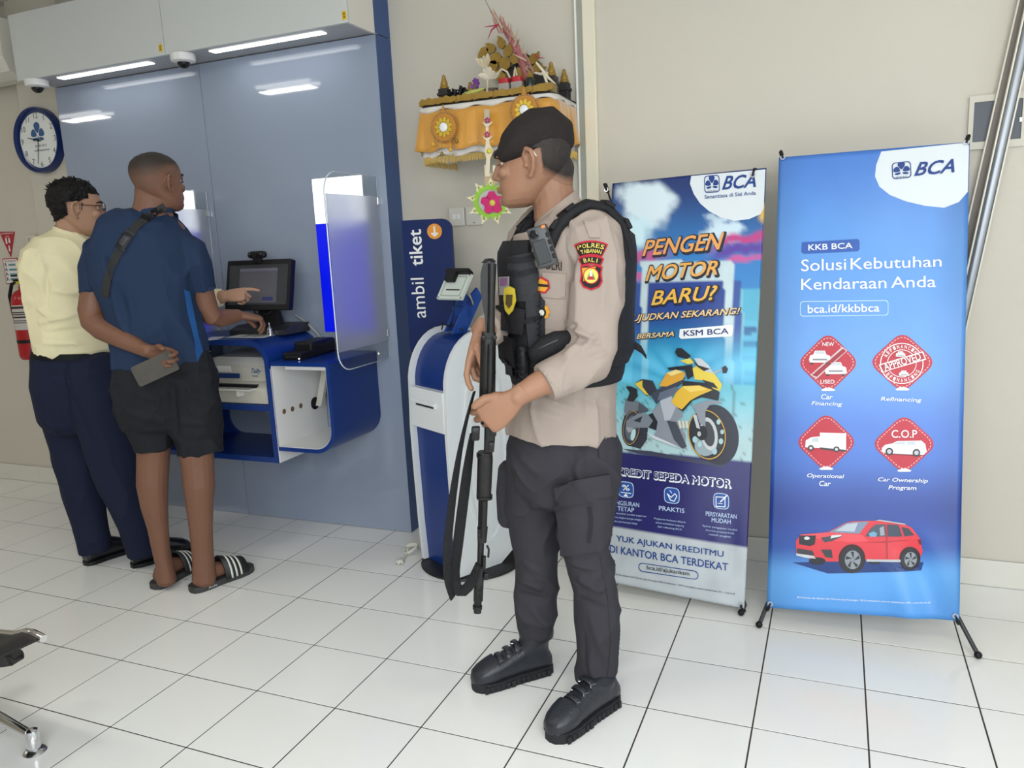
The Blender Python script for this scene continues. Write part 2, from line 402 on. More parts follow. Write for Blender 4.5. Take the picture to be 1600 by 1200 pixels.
def hand_(ang, L, w_, name):
    a = radians(ang); d = np.array((cos(a), 0, sin(a))); e = np.array((-sin(a), 0, cos(a))); p = np.array((c[0], fy-.004, c[2]))
    obj(name, MB().prism([(-.02, -w_), (L, -w_*.6), (L, w_*.6), (-.02, w_)], p, d, e, (0, 1, 0), .0012), M_black, ck)
hand_(167, .083, .0032, 'hour_hand'); hand_(258, .128, .0024, 'minute_hand')
obj('hub', MB().lathe([(.007, 0), (.007, .006), (0, .007)], (c[0], fy-.001, c[2]), (0, -1, 0), 16), M_black, ck)

# ------------------------------------------------------------------ left wall: air conditioner, fire signs, extinguisher, control panel
ac = thing('air_conditioner', 'white split air conditioner high on the wall beside the canopy', 'air conditioner', (-2.0, 1.66, 2.37))
prof = [(1.729, 2.665), (1.56, 2.665), (1.545, 2.64), (1.545, 2.47), (1.575, 2.40), (1.65, 2.375), (1.729, 2.375)]
obj('casing', MB().prism([(y, z) for y, z in prof], (-2.45, 0, 0), (0, 1, 0), (0, 0, 1), (1, 0, 0), .93), mat('ivory_casing', (.76, .74, .67), .35), ac)
obj('air_louver', MB().prism([(1.56, 2.445), (1.556, 2.44), (1.60, 2.392), (1.604, 2.397)], (-2.42, 0, 0), (0, 1, 0), (0, 0, 1), (1, 0, 0), .87), mat('ivory_casing', 0), ac)
q = MB()
for k in range(6): q.box((-1.575, 1.5435, 2.49+k*.022), (-1.535-.01*(k % 2), 1.5448, 2.498+k*.022))
obj('rating_label', q, mat('grey_label_print', (.25, .25, .22), .6), ac)

p0, p1, p2 = aty(-1, 362, WY-.002), aty(23, 362, WY-.002), aty(15.5, 402, WY-.002)
tri = [(p0[0], p0[2]), (p1[0], p1[2]), ((p0[0]+p1[0])/2, p2[2])]
M_red = mat('sign_red', (.42, .015, .03), .45)
ts = solo('extinguisher_sign', MB().prism(tri[::-1], (0, WY-.001, 0), (1, 0, 0), (0, 0, 1), (0, -1, 0), .003), M_red, 'red downward triangle sign on the wall above the extinguisher notice', 'sign')
cx = (p0[0]+p1[0])/2; cz = p0[2]
q = text_mesh('ALAT PEMADAM API', (cx, WY-.004, cz-.014), FX, FZ, .0125, bold=True); r_ = text_mesh('APAR', (cx, WY-.004, cz-.032), FX, FZ, .013); q.add(r_.v, r_.f)
q.box((cx-.022, WY-.005, cz-.075), (cx-.010, WY-.004, cz-.045)); q.box((cx-.019, WY-.005, cz-.045), (cx-.013, WY-.004, cz-.038)); q.box((cx+.004, WY-.005, cz-.07), (cx+.018, WY-.004, cz-.05)); q.box((cx+.006, WY-.005, cz-.05), (cx+.016, WY-.004, cz-.04))
q.prism([(cx-.004, cz-.085), (cx+.006, cz-.085), (cx+.006, cz-.11), (cx+.011, cz-.11), (cx+.001, cz-.124), (cx-.009, cz-.11), (cx-.004, cz-.11)][::-1], (0, WY-.004, 0), (1, 0, 0), (0, 0, 1), (0, -1, 0), .001)
obj('sign_print', q, M_whitep, ts)
p0, p1 = aty(4, 404, WY-.002), aty(34, 443, WY-.002)
nt_ = thing('extinguisher_notice', 'white instruction notice with red border below the red triangle', 'sign', ((p0[0]+p1[0])/2, WY-.002, p1[2]))
obj('board', MB().prism(dedupe(rrect(p0[0], p1[2], p1[0], p0[2], .008)), (0, WY-.001, 0), (1, 0, 0), (0, 0, 1), (0, -1, 0), .003), M_red, nt_)
obj('sheet', MB().prism(dedupe(rrect(p0[0]+.006, p1[2]+.006, p1[0]-.006, p0[2]-.006, .006)), (0, WY-.0035, 0), (1, 0, 0), (0, 0, 1), (0, -1, 0), .001), M_whitep, nt_)
q = text_mesh('CARA PENGGUNAAN', ((p0[0]+p1[0])/2, WY-.005, p0[2]-.017), FX, FZ, .0105, bold=True)
obj('heading', q, M_red, nt_)
q = MB(); g = MB()
for k in range(4):
    z = p0[2]-.040-k*.029; x = p0[0]+.022
    q.tube([(x-.008, WY-.005, z-.008), (x-.002, WY-.005, z+.004), (x+.006, WY-.005, z+.002), (x+.012, WY-.005, z-.008)], .0022, 6); q.ball((x, WY-.0055, z+.009), .004, 8)
    g.box((x+.026, WY-.0056, z-.006), (p1[0]-.014, WY-.0045, z+.006), .001)
obj('pictograms', q, M_black, nt_); obj('text_blocks', g, mat('teal_print', (.12, .25, .30), .5), nt_)

# fire extinguisher hung on the wall
ex, ey = -1.878, 1.71
fe = thing('fire_extinguisher', 'red fire extinguisher hanging behind the man in the yellow shirt', 'fire extinguisher', (ex, ey, .82))
obj('cylinder', MB().lathe([(0, .80), (.062, .80), (.072, .815), (.074, .83), (.074, 1.14), (.066, 1.18), (.045, 1.205), (.024, 1.215), (.024, 1.235), (0, 1.235)], (ex, ey, .02), n=32), mat('extinguisher_red', (.42, .012, .018), .22), fe, 40)
obj('label_band', MB().lathe([(.0745, 1.0), (.0748, 1.145), (.074, 1.146)], (ex, ey, .0), n=32), mat('label_silver', (.55, .53, .50), .35), fe, 60)
q = MB()
for k, (z, h) in enumerate(((1.125, .014), (1.10, .006), (1.088, .006), (1.070, .010), (1.052, .005), (1.04, .005))):
    q.lathe([(.0749, z), (.0753, z), (.0753, z+h), (.0749, z+h)], (ex, ey, 0), n=32)
obj('label_print', q, mat('dark_label_print', (.05, .02, .02), .5), fe, 60)
obj('bottom_band', MB().lathe([(.0745, .92), (.0752, .925), (.0752, .935), (.0745, .94)], (ex, ey, 0), n=32), M_black, fe, 60)
obj('valve', MB().lathe([(.018, 1.235), (.020, 1.25), (.018, 1.285), (0, 1.285)], (ex, ey, .02), n=16).box((ex-.012, ey-.05, 1.285), (ex+.012, ey+.02, 1.297), .003).box((ex-.010, ey-.06, 1.312), (ex+.010, ey+.02, 1.322), .003), M_black, fe, 40)
obj('safety_tag', MB().box((ex-.028, ey-.03, 1.268), (ex+.02, ey-.024, 1.288), .002), mat('yellow_tag', (.75, .62, .05), .5), fe)
obj('hose', MB().tube([(ex-.01, ey-.02, 1.28), (ex-.05, ey-.03, 1.27), (ex-.085, ey-.03, 1.20), (ex-.092, ey-.02, 1.10), (ex-.09, ey-.01, .98)], .010, 10), M_black, fe, 60)

p0, p1 = aty(43, 368, WY-.004), aty(64, 410, WY-.004)
cp = thing('control_panel', 'small cream control panel with dark display beside the yellow shirt collar', 'control panel', ((p0[0]+p1[0])/2, WY-.01, p1[2]))
obj('plate', MB().box((p0[0], WY-.016, p1[2]), (p1[0], WY-.001, p0[2]), .003), mat('cream_plate', (.68, .65, .56), .4), cp)
obj('display', MB().box((p0[0]+.062, WY-.018, p0[2]-.038), (p0[0]+.098, WY-.0155, p0[2]-.014), .001), mat('dark_display', (.06, .07, .07), .3), cp)
q = MB()
for k in range(3): q.box((p0[0]+.016, WY-.018, p0[2]-.02-.01*k), (p0[0]+.034, WY-.0155, p0[2]-.015-.01*k))
for k in range(4): q.box((p0[0]+.072, WY-.018, p0[2]-.062-.012*k), (p0[0]+.084, WY-.0155, p0[2]-.055-.012*k))
obj('button', q, mat('grey_button', (.25, .24, .22), .5), cp)

# ------------------------------------------------------------------ light boxes and acrylic dividers
M_lbw = mat('lit_white_sheet', (1., 1., 1.), .4, emit=.95)
M_lbb = mat('lit_blue_sheet', (.0, .005, .62), .4, emit=.75)
M_acr = mat('clear_acrylic', (.93, .97, .98), .03, trans=1., ior=1.3)
M_frost = mat('frosted_acrylic', (.86, .88, .96), .55, trans=.86, ior=1.25)
M_acredge = mat('polished_acrylic_edge', (.80, .86, .90), .15, spec=.7)
for k, dx in enumerate((0, -1.0)):
    x0, x1, z0, z1 = .299+dx, .571+dx, .992, 1.712
    t = thing('light_box', ['backlit white and blue panel behind the right-hand acrylic screen', 'backlit white and blue panel beside the head of the man in blue'][k], 'light box', ((x0+x1)/2, PY-.006, z0), group='light boxes')
    obj('frame', MB().box((x0, PY-.010, z0), (x1, PY-.0005, z1), .001), M_whitep, t)
    obj('white_sheet', MB().box((x0+.001, PY-.012, z0+.515), (x1-.001, PY-.0095, z1-.001)), M_lbw, t)
    obj('blue_sheet', MB().box((x0+.001, PY-.012, z0+.001), (x1-.001, PY-.0095, z0+.512)), M_lbb, t)
    obj('emblem', emblem(MB(), ((x0+x1)/2-.01, PY-.0125, z1-.125), FX, FZ, .10), mat('emblem_lit_blue', (.02, .10, .5), .4, emit=.3), t)
    X = .645+dx; ya, yb, za, zb = 1.252, PY-.004, .868, 1.70
    d = thing('acrylic_divider', ['clear acrylic screen with frosted band between the booth and ticket kiosk', 'acrylic screen with frosted band behind the man in the blue shirt'][k], 'divider', (X, 1.45, za), group='acrylic dividers')
    poly = dedupe(rrect(ya, za, yb, zb, .085, 8, (1, 0, 0, 1)))
    obj('sheet', MB().prism(poly, (X-.004, 0, 0), (0, 1, 0), (0, 0, 1), (1, 0, 0), .008), M_acr, d)
    obj('frosted_film', MB().box((X+.0045, ya+.002, za+.085), (X+.0055, yb-.004, zb-.09)), M_frost, d, label='frosted band of film')
    ring = [np.array((X, y, z)) for y, z in rrect(ya, za, yb, zb, .085, 8, (1, 0, 0, 1))]
    ring = [p for i, p in enumerate(ring) if i == 0 or np.linalg.norm(p-ring[i-1]) > 1e-6]
    obj('edge', MB().tube(ring, .0028, 6, closed=True), M_acredge, d, 60)
    for z in (za+.12, zb-.11): obj('wall_clip', MB().box((X-.012, PY-.020, z-.018), (X+.012, PY-.001, z+.018), .003), M_steel, d)
    obj('fixing_screw', MB().lathe([(.011, 0), (.011, .004), (.008, .008), (0, .009)], (X+.0045, 1.56, za+.035), (1, 0, 0), 20), M_steel, d, 40)

# ------------------------------------------------------------------ wall desk
FYD = 1.28; DB = PY-.002
dk = thing('wall_desk', 'royal blue curved wall desk holding the printer and screen', 'desk', (-.5, 1.5, .43))
o_ = rrect(-1.30, .432, .25, 1.0, .10, 8, (1, 0, .11, 1)); i_ = rrect(-1.275, .457, .225, .975, .075, 8, (1, 0, .085, 1))
obj('shell', MB().prism(o_, (0, FYD, 0), (1, 0, 0), (0, 0, 1), (0, 1, 0), DB-FYD, hole=i_), M_blue, dk, 30)
obj('shelf', MB().box((-1.275, FYD+.006, .672), (.225, DB, .70), .002), M_blue, dk)
arc = [(-.36+.09-.09*cos(radians(a)), .457+.09-.09*sin(radians(a))) for a in range(0, 91, 10)]
obj('back_panel', MB().prism([(-1.275, .457), (-.36, .457), (-.36, .67), (-1.275, .67)], (0, DB-.016, 0), (1, 0, 0), (0, 0, 1), (0, 1, 0), .015).prism([(-.3601, .457)]+arc, (0, DB-.016, 0), (1, 0, 0), (0, 0, 1), (0, 1, 0), .015), M_blue, dk)
obj('partition', MB().box((-.47, FYD+.008, .457), (-.445, DB, .672)), M_blue, dk)
obj('partition', MB().box((-.47, FYD+.008, .70), (-.445, DB, .975)), M_blue, dk)
obj('white_end_panel', MB().box((.2502, FYD+.003, .433), (.256, DB, .87), .001), M_white, dk)
for px, py in ((444, 643), (457, 639), (470, 634)):
    p = atx(px, py, .2607); obj('screw_hole', MB().lathe([(.0125, -.002), (.0125, .0006), (.009, .0010), (0, .0004)], p, (1, 0, 0), 20), mat('copper_plug', (.28, .17, .11), .4, .5), dk)
# open box cupboard on the right
cb = thing('wall_cupboard', 'open royal blue box cupboard with white interior right of the desk', 'cabinet', (.41, 1.47, .49))
o_ = rrect(.257, .492, .572, .902, .11, 8, (0, 1, .012, 0)); i_ = rrect(.2575, .510, .554, .884, .092, 8, (0, 1, .004, 0))
obj('shell', MB().prism(o_, (0, FYD, 0), (1, 0, 0), (0, 0, 1), (0, 1, 0), DB-FYD, hole=i_), M_blue, cb, 30)
l_ = rrect(.2605, .513, .551, .881, .089, 8, (0, 1, .004, 0))
obj('lining', MB().prism(i_, (0, FYD+.003, 0), (1, 0, 0), (0, 0, 1), (0, 1, 0), DB-FYD-.004, hole=l_), M_white, cb, 30)
obj('inner_rail', MB().box((.32, FYD+.02, .866), (.545, FYD+.036, .881)), M_white, cb)
p = atx(492, 630, .2612); obj('grommet', MB().lathe([(.030, -.0005), (.030, .003), (.024, .004), (.022, -.0004), (.03, -.0005)], p, (1, 0, 0), 24, cap=False).lathe([(.0225, -.0003), (.0225, .0004), (0, .0004)], p, (1, 0, 0), 24), M_black, cb)
obj('cable_duct', MB().obox((p[0]+.03, 1.60, p[2]+.075), (.016, 0, 0), (0, .014, .004), (.012, .02, .085), .003), mat('ivory_duct', (.72, .70, .62), .4), cb)

# ------------------------------------------------------------------ things on the desk
pr = thing('printer', 'beige desktop printer on the shelf inside the blue desk', 'printer', (.03, 1.45, .70))
M_beige = mat('beige_printer_plastic', (.60, .58, .50), .4, bump=.03)
prof = [(1.30, .703), (1.30, .775), (1.325, .795), (1.345, .80), (1.365, .86), (1.40, .898), (1.60, .905), (1.62, .88), (1.62, .703)]
obj('casing', MB().prism(prof, (-.18, 0, 0), (0, 1, 0), (0, 0, 1), (1, 0, 0), .395), M_beige, pr, 30)
obj('lid', MB().prism([(1.37, .868), (1.402, .902), (1.60, .912), (1.60, .903), (1.404, .894)], (-.165, 0, 0), (0, 1, 0), (0, 0, 1), (1, 0, 0), .33), mat('pale_lid', (.72, .71, .66), .35), pr)
obj('paper_slot', MB().box((-.16, 1.296, .778), (.15, 1.335, .790)), M_black, pr)
obj('tray', MB().box((-.15, 1.255, .768), (.145, 1.31, .776), .002).box((.06, 1.262, .74), (.075, 1.30, .768), .002).box((-.14, 1.262, .74), (-.125, 1.30, .768), .002), mat('pale_lid', 0), pr)
obj('control_strip', MB().box((-.17, 1.334, .812), (.02, 1.345, .834), .001), M_navy, pr)
sl = np.array((0, .02, .06)); sl /= np.linalg.norm(sl)
obj('name_print', text_mesh('Tally', (.105, 1.3555, .845), FX, sl, .030, shear=.2, bold=True, lift=.002), mat('printer_blue_print', (.05, .14, .33), .5), pr)
obj('model_print', text_mesh('T5040', (.105, 1.349, .822), FX, sl, .014, lift=.002), mat('printer_blue_print', 0), pr)
obj('bar_code_sticker', MB().box((-.12, 1.352, .838), (-.04, 1.358, .868)), M_whitep, pr)

mo = thing('touch_monitor', 'black touch screen monitor on the blue desk being pointed at', 'monitor', (.05, 1.53, 1.0))
A = aty(354.5, 409, 1.52); B = aty(455, 403, 1.52); Cc = aty(452, 486, 1.465); Dd = aty(353, 482, 1.465)
ux = (B-A); W_ = np.linalg.norm(ux); ux = np.array((1., 0, 0)); uy = ((A+B)-(Cc+Dd))/2; uy[0] = 0; H_ = np.linalg.norm(uy); uy /= H_; un = np.cross(ux, uy); ctr = (A+B+Cc+Dd)/4; W_ = (np.linalg.norm(B-A)+np.linalg.norm(Cc-Dd))/2
def mo_rect(mb, x0, y0, x1, y1, l0, l1, r=0.):
    mb.prism(dedupe(rrect(x0, y0, x1, y1, r)) if r else [(x0, y0), (x1, y0), (x1, y1), (x0, y1)], ctr+un*l0, ux, uy, un, l1-l0); return mb
obj('bezel', mo_rect(MB(), -W_/2, -H_/2, W_/2, H_/2, -.03, 0, .008), M_black, mo, 40)
obj('screen', mo_rect(MB(), -W_*.455, -H_*.40, W_*.455, H_*.40, 0, .0008), mat('dim_screen', (.035, .038, .042), .08, emit=.2), mo)
obj('screen_window', mo_rect(MB(), -W_*.29, -H_*.36, W_*.30, H_*.33, .0009, .0012), mat('screen_window_grey', (.075, .075, .09), .1, emit=.25), mo)
obj('screen_title_bar', mo_rect(MB(), -W_*.29, H_*.27, W_*.30, H_*.33, .0013, .0016), mat('screen_bar', (.11, .105, .14), .1, emit=.25), mo)
obj('screen_dialog', mo_rect(MB(), -W_*.23, -H_*.20, W_*.24, H_*.22, .0013, .0016), mat('screen_dialog', (.07, .07, .085), .1, emit=.35), mo)
obj('screen_button', mo_rect(MB(), W_*.08, -H_*.32, W_*.25, -H_*.25, .0013, .0016, .004), mat('screen_button', (.02, .025, .09), .1, emit=.5), mo)
obj('stand', MB().loft([((.05, 1.56, 1.035), (.075, 0, 0), (0, .03, 0), 4), ((.05, 1.56, 1.10), (.06, 0, 0), (0, .02, 0), 4), ((.05, 1.545, 1.19), (.055, 0, 0), (0, .018, 0), 4)]), M_black, mo, 40)
obj('base', MB().prism([(1.46, 1.0), (1.46, 1.022), (1.52, 1.040), (1.645, 1.043), (1.645, 1.0)], (-.12, 0, 0), (0, 1, 0), (0, 0, 1), (1, 0, 0), .33), M_dark, mo, 30)
obj('cable_loop', MB().tube([(.0, 1.51, 1.13), (.02, 1.49, 1.10), (.06, 1.485, 1.09), (.10, 1.50, 1.10), (.11, 1.53, 1.13)], .004, 8), M_black, mo, 60)
p = aty(402, 398, 1.52)
wc = thing('webcam', 'small black webcam clipped on top of the touch screen', 'webcam', (p[0], 1.52, p[2]-.03))
obj('body', MB().loft([((p[0]-.052, 1.52, p[2]), (0, .003, 0), (0, 0, .004)), ((p[0]-.048, 1.52, p[2]), (0, .012, 0), (0, 0, .014)), ((p[0]-.03, 1.52, p[2]), (0, .016, 0), (0, 0, .018)), ((p[0]+.03, 1.52, p[2]), (0, .016, 0), (0, 0, .018)), ((p[0]+.048, 1.52, p[2]), (0, .012, 0), (0, 0, .014)), ((p[0]+.052, 1.52, p[2]), (0, .003, 0), (0, 0, .004))]), M_black, wc, 60)
obj('lens', MB().lathe([(.012, 0), (.012, .004), (.008, .005), (0, .003)], (p[0], 1.504, p[2]), (0, -1, 0), 20), mat('black_glass', 0), wc, 40)
obj('clip', MB().box((p[0]-.022, 1.508, p[2]-.040), (p[0]+.022, 1.532, p[2]-.012), .004), M_black, wc)
obj('microphone_dot', MB().ball((p[0]-.032, 1.506, p[2]+.003), .003, 8).ball((p[0]+.032, 1.506, p[2]+.003), .003, 8), M_steel, wc)
# hand bell
p = atz(421, 512, 1.022); p[1] = 1.47; p = aty(421, 511, 1.447)
solo('hand_bell', MB().lathe([(r_*1.35, h_*1.3) for r_, h_ in [(.0135, 0), (.0135, .003), (.011, .009), (.009, .02), (.0078, .026), (.004, .029), (.002, .031), (.002, .036), (.0035, .039), (.002, .046), (0, .048)]], (p[0], 1.447, 1.001), n=24), M_steel, 'small silver hand bell in front of the touch screen', 'bell', 50)
# papers
def sheet(name, corners, z, label, t=.0012):
    q = [atz(x, y, z) for x, y in corners]
    for v in q: v[1] = min(v[1], PY-.008)
    k = len(q); return solo(name, MB().add(q+[v+(0, 0, t) for v in q], [tuple(range(k))[::-1], tuple(range(k, 2*k))]+[(i, (i+1) % k, k+(i+1) % k, k+i) for i in range(k)]), M_whitep, label, 'paper')
s_ = sheet('paper_sheet', ((353, 527.5), (413, 527.8), (441, 520.5), (384, 521)), 1.0005, 'white printed sheet lying on the desk below the screen')
q = MB()
for (a, b) in ((.25, .42), (.48, .80)):
    P4 = [atz(x, y, 1.0022) for x, y in ((353, 527.5), (413, 527.8), (441, 520.5), (384, 521))]
    L = lambda u, v: (P4[0]*(1-u)+P4[1]*u)*(1-v)+(P4[3]*(1-u)+P4[2]*u)*v
    q.add([L(a, .25), L(b, .25), L(b, .75), L(a, .75)], [(0, 1, 2, 3)])
obj('printed_picture', q, mat('grey_picture_print', (.30, .31, .29), .6), s_)
sheet('paper_sheet', ((316, 533), (340, 530.5), (352, 526), (330, 527)), 1.0005, 'edge of a white sheet beside the right elbow of the man in blue')
# black card reader
cr = thing('card_reader', 'black card reader standing on the cupboard top', 'card reader', (.33, 1.46, .902))
obj('front_block', MB().box((.285, 1.335, .902), (.385, 1.47, .935), .006), M_black, cr)
obj('rear_block', MB().box((.275, 1.43, .902), (.378, 1.62, .972), .012), M_black, cr)
obj('slot', MB().box((.30, 1.333, .916), (.37, 1.336, .920)), M_dark, cr)
obj('indicator', MB().ball((.376, 1.334, .910), .0035, 10), mat('white_indicator', (1, 1, 1), .3, emit=2), cr)
solo('monitor_cable', MB().tube([aty(x, y, yy) for x, y, yy in ((462, 493, 1.652), (469, 497, 1.65), (478, 503, 1.645), (495, 520, 1.645), (507, 537, 1.645), (514, 548, 1.64))], .0065, 8), mat('grey_cable', (.36, .38, .38), .5), 'grey cable running down behind the black card reader', 'cable', 60)
sk_ = thing('cable_socket', 'small white plug where the grey cable ends behind the card reader', 'plug', (.335, 1.645, .902))
obj('plug_body', MB().box((.312, 1.630, .902), (.352, 1.655, .915), .004).box((.322, 1.635, .913), (.342, 1.652, .94), .005), M_whitep, sk_)
# ================================================================== queue ticket kiosk
KL = (1.118, 1.428, 0.); KA = -radians(29.6)
ki = thing('ticket_kiosk', 'blue and white queue ticket kiosk with tall sign reading ambil tiket', 'kiosk', KL, KA)
def kobj(name, m, material, parent=ki, smooth=None, **k): return obj(name, m, material, parent, smooth, world=False, **k)
YZ = ((0, 0, 0), (0, 1, 0), (0, 0, 1), (1, 0, 0))
M_kwhite = mat('white_kiosk_plastic', (.80, .83, .84), .25)
kobj('base_plate', MB().lathe([(0, 0), (.222, 0), (.225, .004), (.222, .010), (.17, .016), (0, .016)], (0, .015, 0), n=48), mat('matt_black_base', (.012, .012, .014), .45), smooth=40)
def side_prof(g):
    """side outline in (y, z); g grows it"""
    P = [(-.140-g, .016), (-.148-g, .20), (-.153-g, .45), (-.155-g, .62), (-.15-g, .76)]
    for k in range(1, 10):
        a = radians(180-10*k); P.append((.02+(.17+g)*cos(a), .80+(.225+g)*sin(a)))
    P += [(.10, 1.025+g), (.17, 1.00+g), (.19, .90), (.19, .25), (.175, .14), (.135, .06), (.07, .016)]
    return P
kobj('body', MB().prism(side_prof(-.012), (-.130, 0, 0), *YZ[1:], .26), M_blue, smooth=30)
rec = [(y*.62+.022, .09+z*.84) for y, z in side_prof(0)]
for s_, x in ((1, .128), (-1, -.146)):
    P = side_prof(.012); kobj('side_panel', MB().prism(P, (x, 0, 0), *YZ[1:], .018), M_kwhite, smooth=30, label='white arched side panel')
X = .146
Po = [(.02+.112*cos(t)*(1 if sin(t) < 0 else 1), .53+.40*sin(t)) for t in np.linspace(0, 2*pi, 40, endpoint=False)]
Pi_ = [(.02+.098*cos(t), .53+.385*sin(t)) for t in np.linspace(0, 2*pi, 40, endpoint=False)]
kobj('oval_moulding', MB().prism(Po, (X, 0, 0), *YZ[1:], .006, hole=Pi_), M_kwhite, smooth=40)
kobj('side_emboss', MB().prism([(.02+.075*cos(t), .53+.36*sin(t)) for t in np.linspace(0, 2*pi, 32, endpoint=False)], (X, 0, 0), *YZ[1:], .004), M_kwhite, smooth=40)
# white front plate with the ticket slot
fp = MB(); n_ = np.array((0, -1., .06)); n_ /= np.linalg.norm(n_)
sl_ = kobj('ticket_plate', MB().box((-.128, -.168, .63), (.128, -.13, .80), .003), M_kwhite)
kobj('slot_lip', MB().box((-.095, -.182, .738), (.085, -.165, .752), .004).box((-.095, -.178, .728), (-.08, -.165, .745), .003).box((.07, -.178, .728), (.085, -.165, .745), .003), M_kwhite, sl_)
kobj('slot', MB().box((-.078, -.1695, .726), (.068, -.1675, .734)), M_dark, sl_)
for i in range(3):
    for j in range(3):
        if (i+j) % 2 == 0 or j == 1: kobj('vent_hole', MB().lathe([(.004, 0), (.004, .001), (0, .001)], (.06+.018*i, -.1525, .13+.025*j+.012*i), (0, -1, .1), 8), M_kwhite)
# sign beside the body, on its own bracket
so_ = at(627, 345, 3.42); s1_ = at(705, 345, 3.385); sx = s1_-so_; sx[2] = 0; SW = np.linalg.norm(sx); sx /= SW; sz = np.array((0, 0, 1.)); sn = np.cross(sx, sz); so_[2] = .90
sg = obj('sign_board', MB().prism(dedupe(rrect(0, .0, SW, .592, .045, 8, (1, 1, 1, 0))), so_, sx, sz, -sn, .022), mat('navy_sign', (.004, .016, .095), .45, spec=.25), ki, 30)
def sgp(px, py):
    d = ray(px, py); p = CAM+d*float((so_-CAM)@sn)/float(d@sn); return p
obj('arrow_disc', MB().lathe([(.0325, 0), (.0325, .0012), (0, .0012)], sgp(679, 361.5), sn, 32), mat('orange_print', (.72, .27, .02), .45), sg)
obj('arrow', MB().prism([(-.004, .022), (-.004, -.006), (-.014, -.005), (-.016, -.010), (0, -.024), (.016, -.010), (.014, -.005), (.004, -.006), (.004, .022)], sgp(679, 361.5)+sn*.0014, sx, sz, sn, .0008), mat('pale_print', (.75, .73, .68), .5), sg)
obj('lettering', text_mesh('tiket', sgp(650.5, 387), sz, -sx, .083, bold=True, extra=.004, lift=.0015), M_whitep, sg)
obj('lettering', text_mesh('ambil', sgp(655, 465), sz, -sx, .085, lift=.0015), M_whitep, sg)
# tablet plate on its blue bracket
br = kobj('bracket', MB().prism([(-.05, 1.02), (.02, 1.02), (.11, 1.16), (.085, 1.20), (.03, 1.15)], (.04, 0, 0), *YZ[1:], .012).prism([(-.02, 1.02), (.09, 1.02), (.12, 1.16), (.075, 1.18)], (-.06, 0, 0), *YZ[1:], .012).box((-.06, .03, 1.08), (.052, .05, 1.12)), mat('bright_blue_metal', (.01, .06, .30), .3), smooth=30)
KM = Matrix.Translation(Vector(KL)) @ Matrix.Rotation(KA, 4, 'Z'); KI = KM.inverted()
def kl(p): return np.array((KI @ Vector([float(v) for v in p]))[:])
q4 = [kl(at(x, y, D)) for x, y, D in ((682, 466, 3.14), (721, 467, 3.06), (730, 433, 3.13), (691, 428, 3.21))]
ax = q4[1]-q4[0]; ay = q4[3]-q4[0]; wx, wy = np.linalg.norm(ax), np.linalg.norm(ay); ax /= wx; ay -= ax*(ay@ax); wy = np.linalg.norm(ay); ay /= wy; an = np.cross(ax, ay)
tb = kobj('tablet_holder', MB().prism([(0, 0), (wx, 0), (wx, wy), (0, wy)], q4[0], ax, ay, an, -.012), mat('pale_green_plate', (.62, .68, .62), .35), label='tilted pale plate that holds the scanner')
kobj('plate_recess', MB().prism(rrect(wx*.1, wy*.1, wx*.88, wy*.9, .004), q4[0], ax, ay, an, .0012, hole=rrect(wx*.13, wy*.13, wx*.85, wy*.87, .004)), mat('grey_green_line', (.35, .40, .36), .4), tb)
kobj('plate_slot', MB().prism([(wx*.25, wy*.33), (wx*.78, wy*.33), (wx*.78, wy*.37), (wx*.25, wy*.37)], q4[0], ax, ay, an, .0015), M_black, tb)
for u, v in ((.05, .05), (.95, .05), (.95, .95), (.05, .95)): kobj('corner_screw', MB().lathe([(.003, 0), (.003, .0015), (0, .002)], q4[0]+ax*wx*u+ay*wy*v, an, 10), M_dark, tb)
kobj('scanner_head', MB().obox(q4[0]+ax*wx*.32+ay*wy*.82+an*.012, ax*.024, ay*.022, an*.012, .004), M_black, tb)
kobj('scanner_visor', MB().obox(q4[0]+ax*wx*.5+ay*wy*1.05+an*.004, ax*.062, ay*.009, an*.018, .004), M_black, tb)
a_, b_ = q4[0]+ax*wx*.95+ay*wy*.35, np.array((.046, .06, 1.13))
kobj('support_arm', MB().tube([a_-an*.004, a_-an*.03, b_], [.006, .008, .010], 10), M_steel, br, 60)
kobj('wires', MB().tube([(-.06, -.03, 1.03), (-.03, -.04, 1.055), (.0, -.02, 1.045), (.03, -.035, 1.06), (.06, .0, 1.03)], .003, 6).tube([(-.02, -.02, 1.03), (-.005, -.01, 1.07), (.005, .0, 1.13), (-.01, .01, 1.17)], .0025, 6), M_black, ki, 60)

# power cord lying beside the kiosk
pc = thing('power_cord', 'coiled white power cord with plug lying on the floor by the kiosk', 'power cord', (.83, 1.33, 0))
c0 = atz(641, 858, .02); pts = []
for k in range(46):
    a = k/45*2*pi*2.6; r_ = .030+.004*sin(3*a); pts.append(c0+np.array((r_*cos(a), r_*sin(a), -.014+.022*(.5+.5*sin(a+.6))+k*.0003)))
pe = atz(628, 873, .012)
pts += [c0+(.0, -.02, .01), (c0+pe)/2+(0, 0, -.004), pe]
obj('cord', MB().tube(pts, .0042, 8), mat('ivory_cord', (.70, .68, .60), .45), pc, 60)
p1_ = atz(619, 886, .011); d_ = p1_-pe; d_ /= np.linalg.norm(d_); e_ = np.cross((0, 0, 1), d_)
obj('plug_body', MB().loft([(pe-d_*.004, e_*.006, np.array((0, 0, .005))), (pe+d_*.008, e_*.012, np.array((0, 0, .009))), (pe+d_*.034, e_*.018, np.array((0, 0, .011))), (pe+d_*.040, e_*.017, np.array((0, 0, .010)))], 16), mat('ivory_cord', 0), pc, 50)
for s_ in (-.0065, .0065): obj('prong', MB().tube([pe+d_*.038+e_*s_*1.3, pe+d_*.060+e_*s_*1.3], .0028, 8), M_steel, pc, 60)

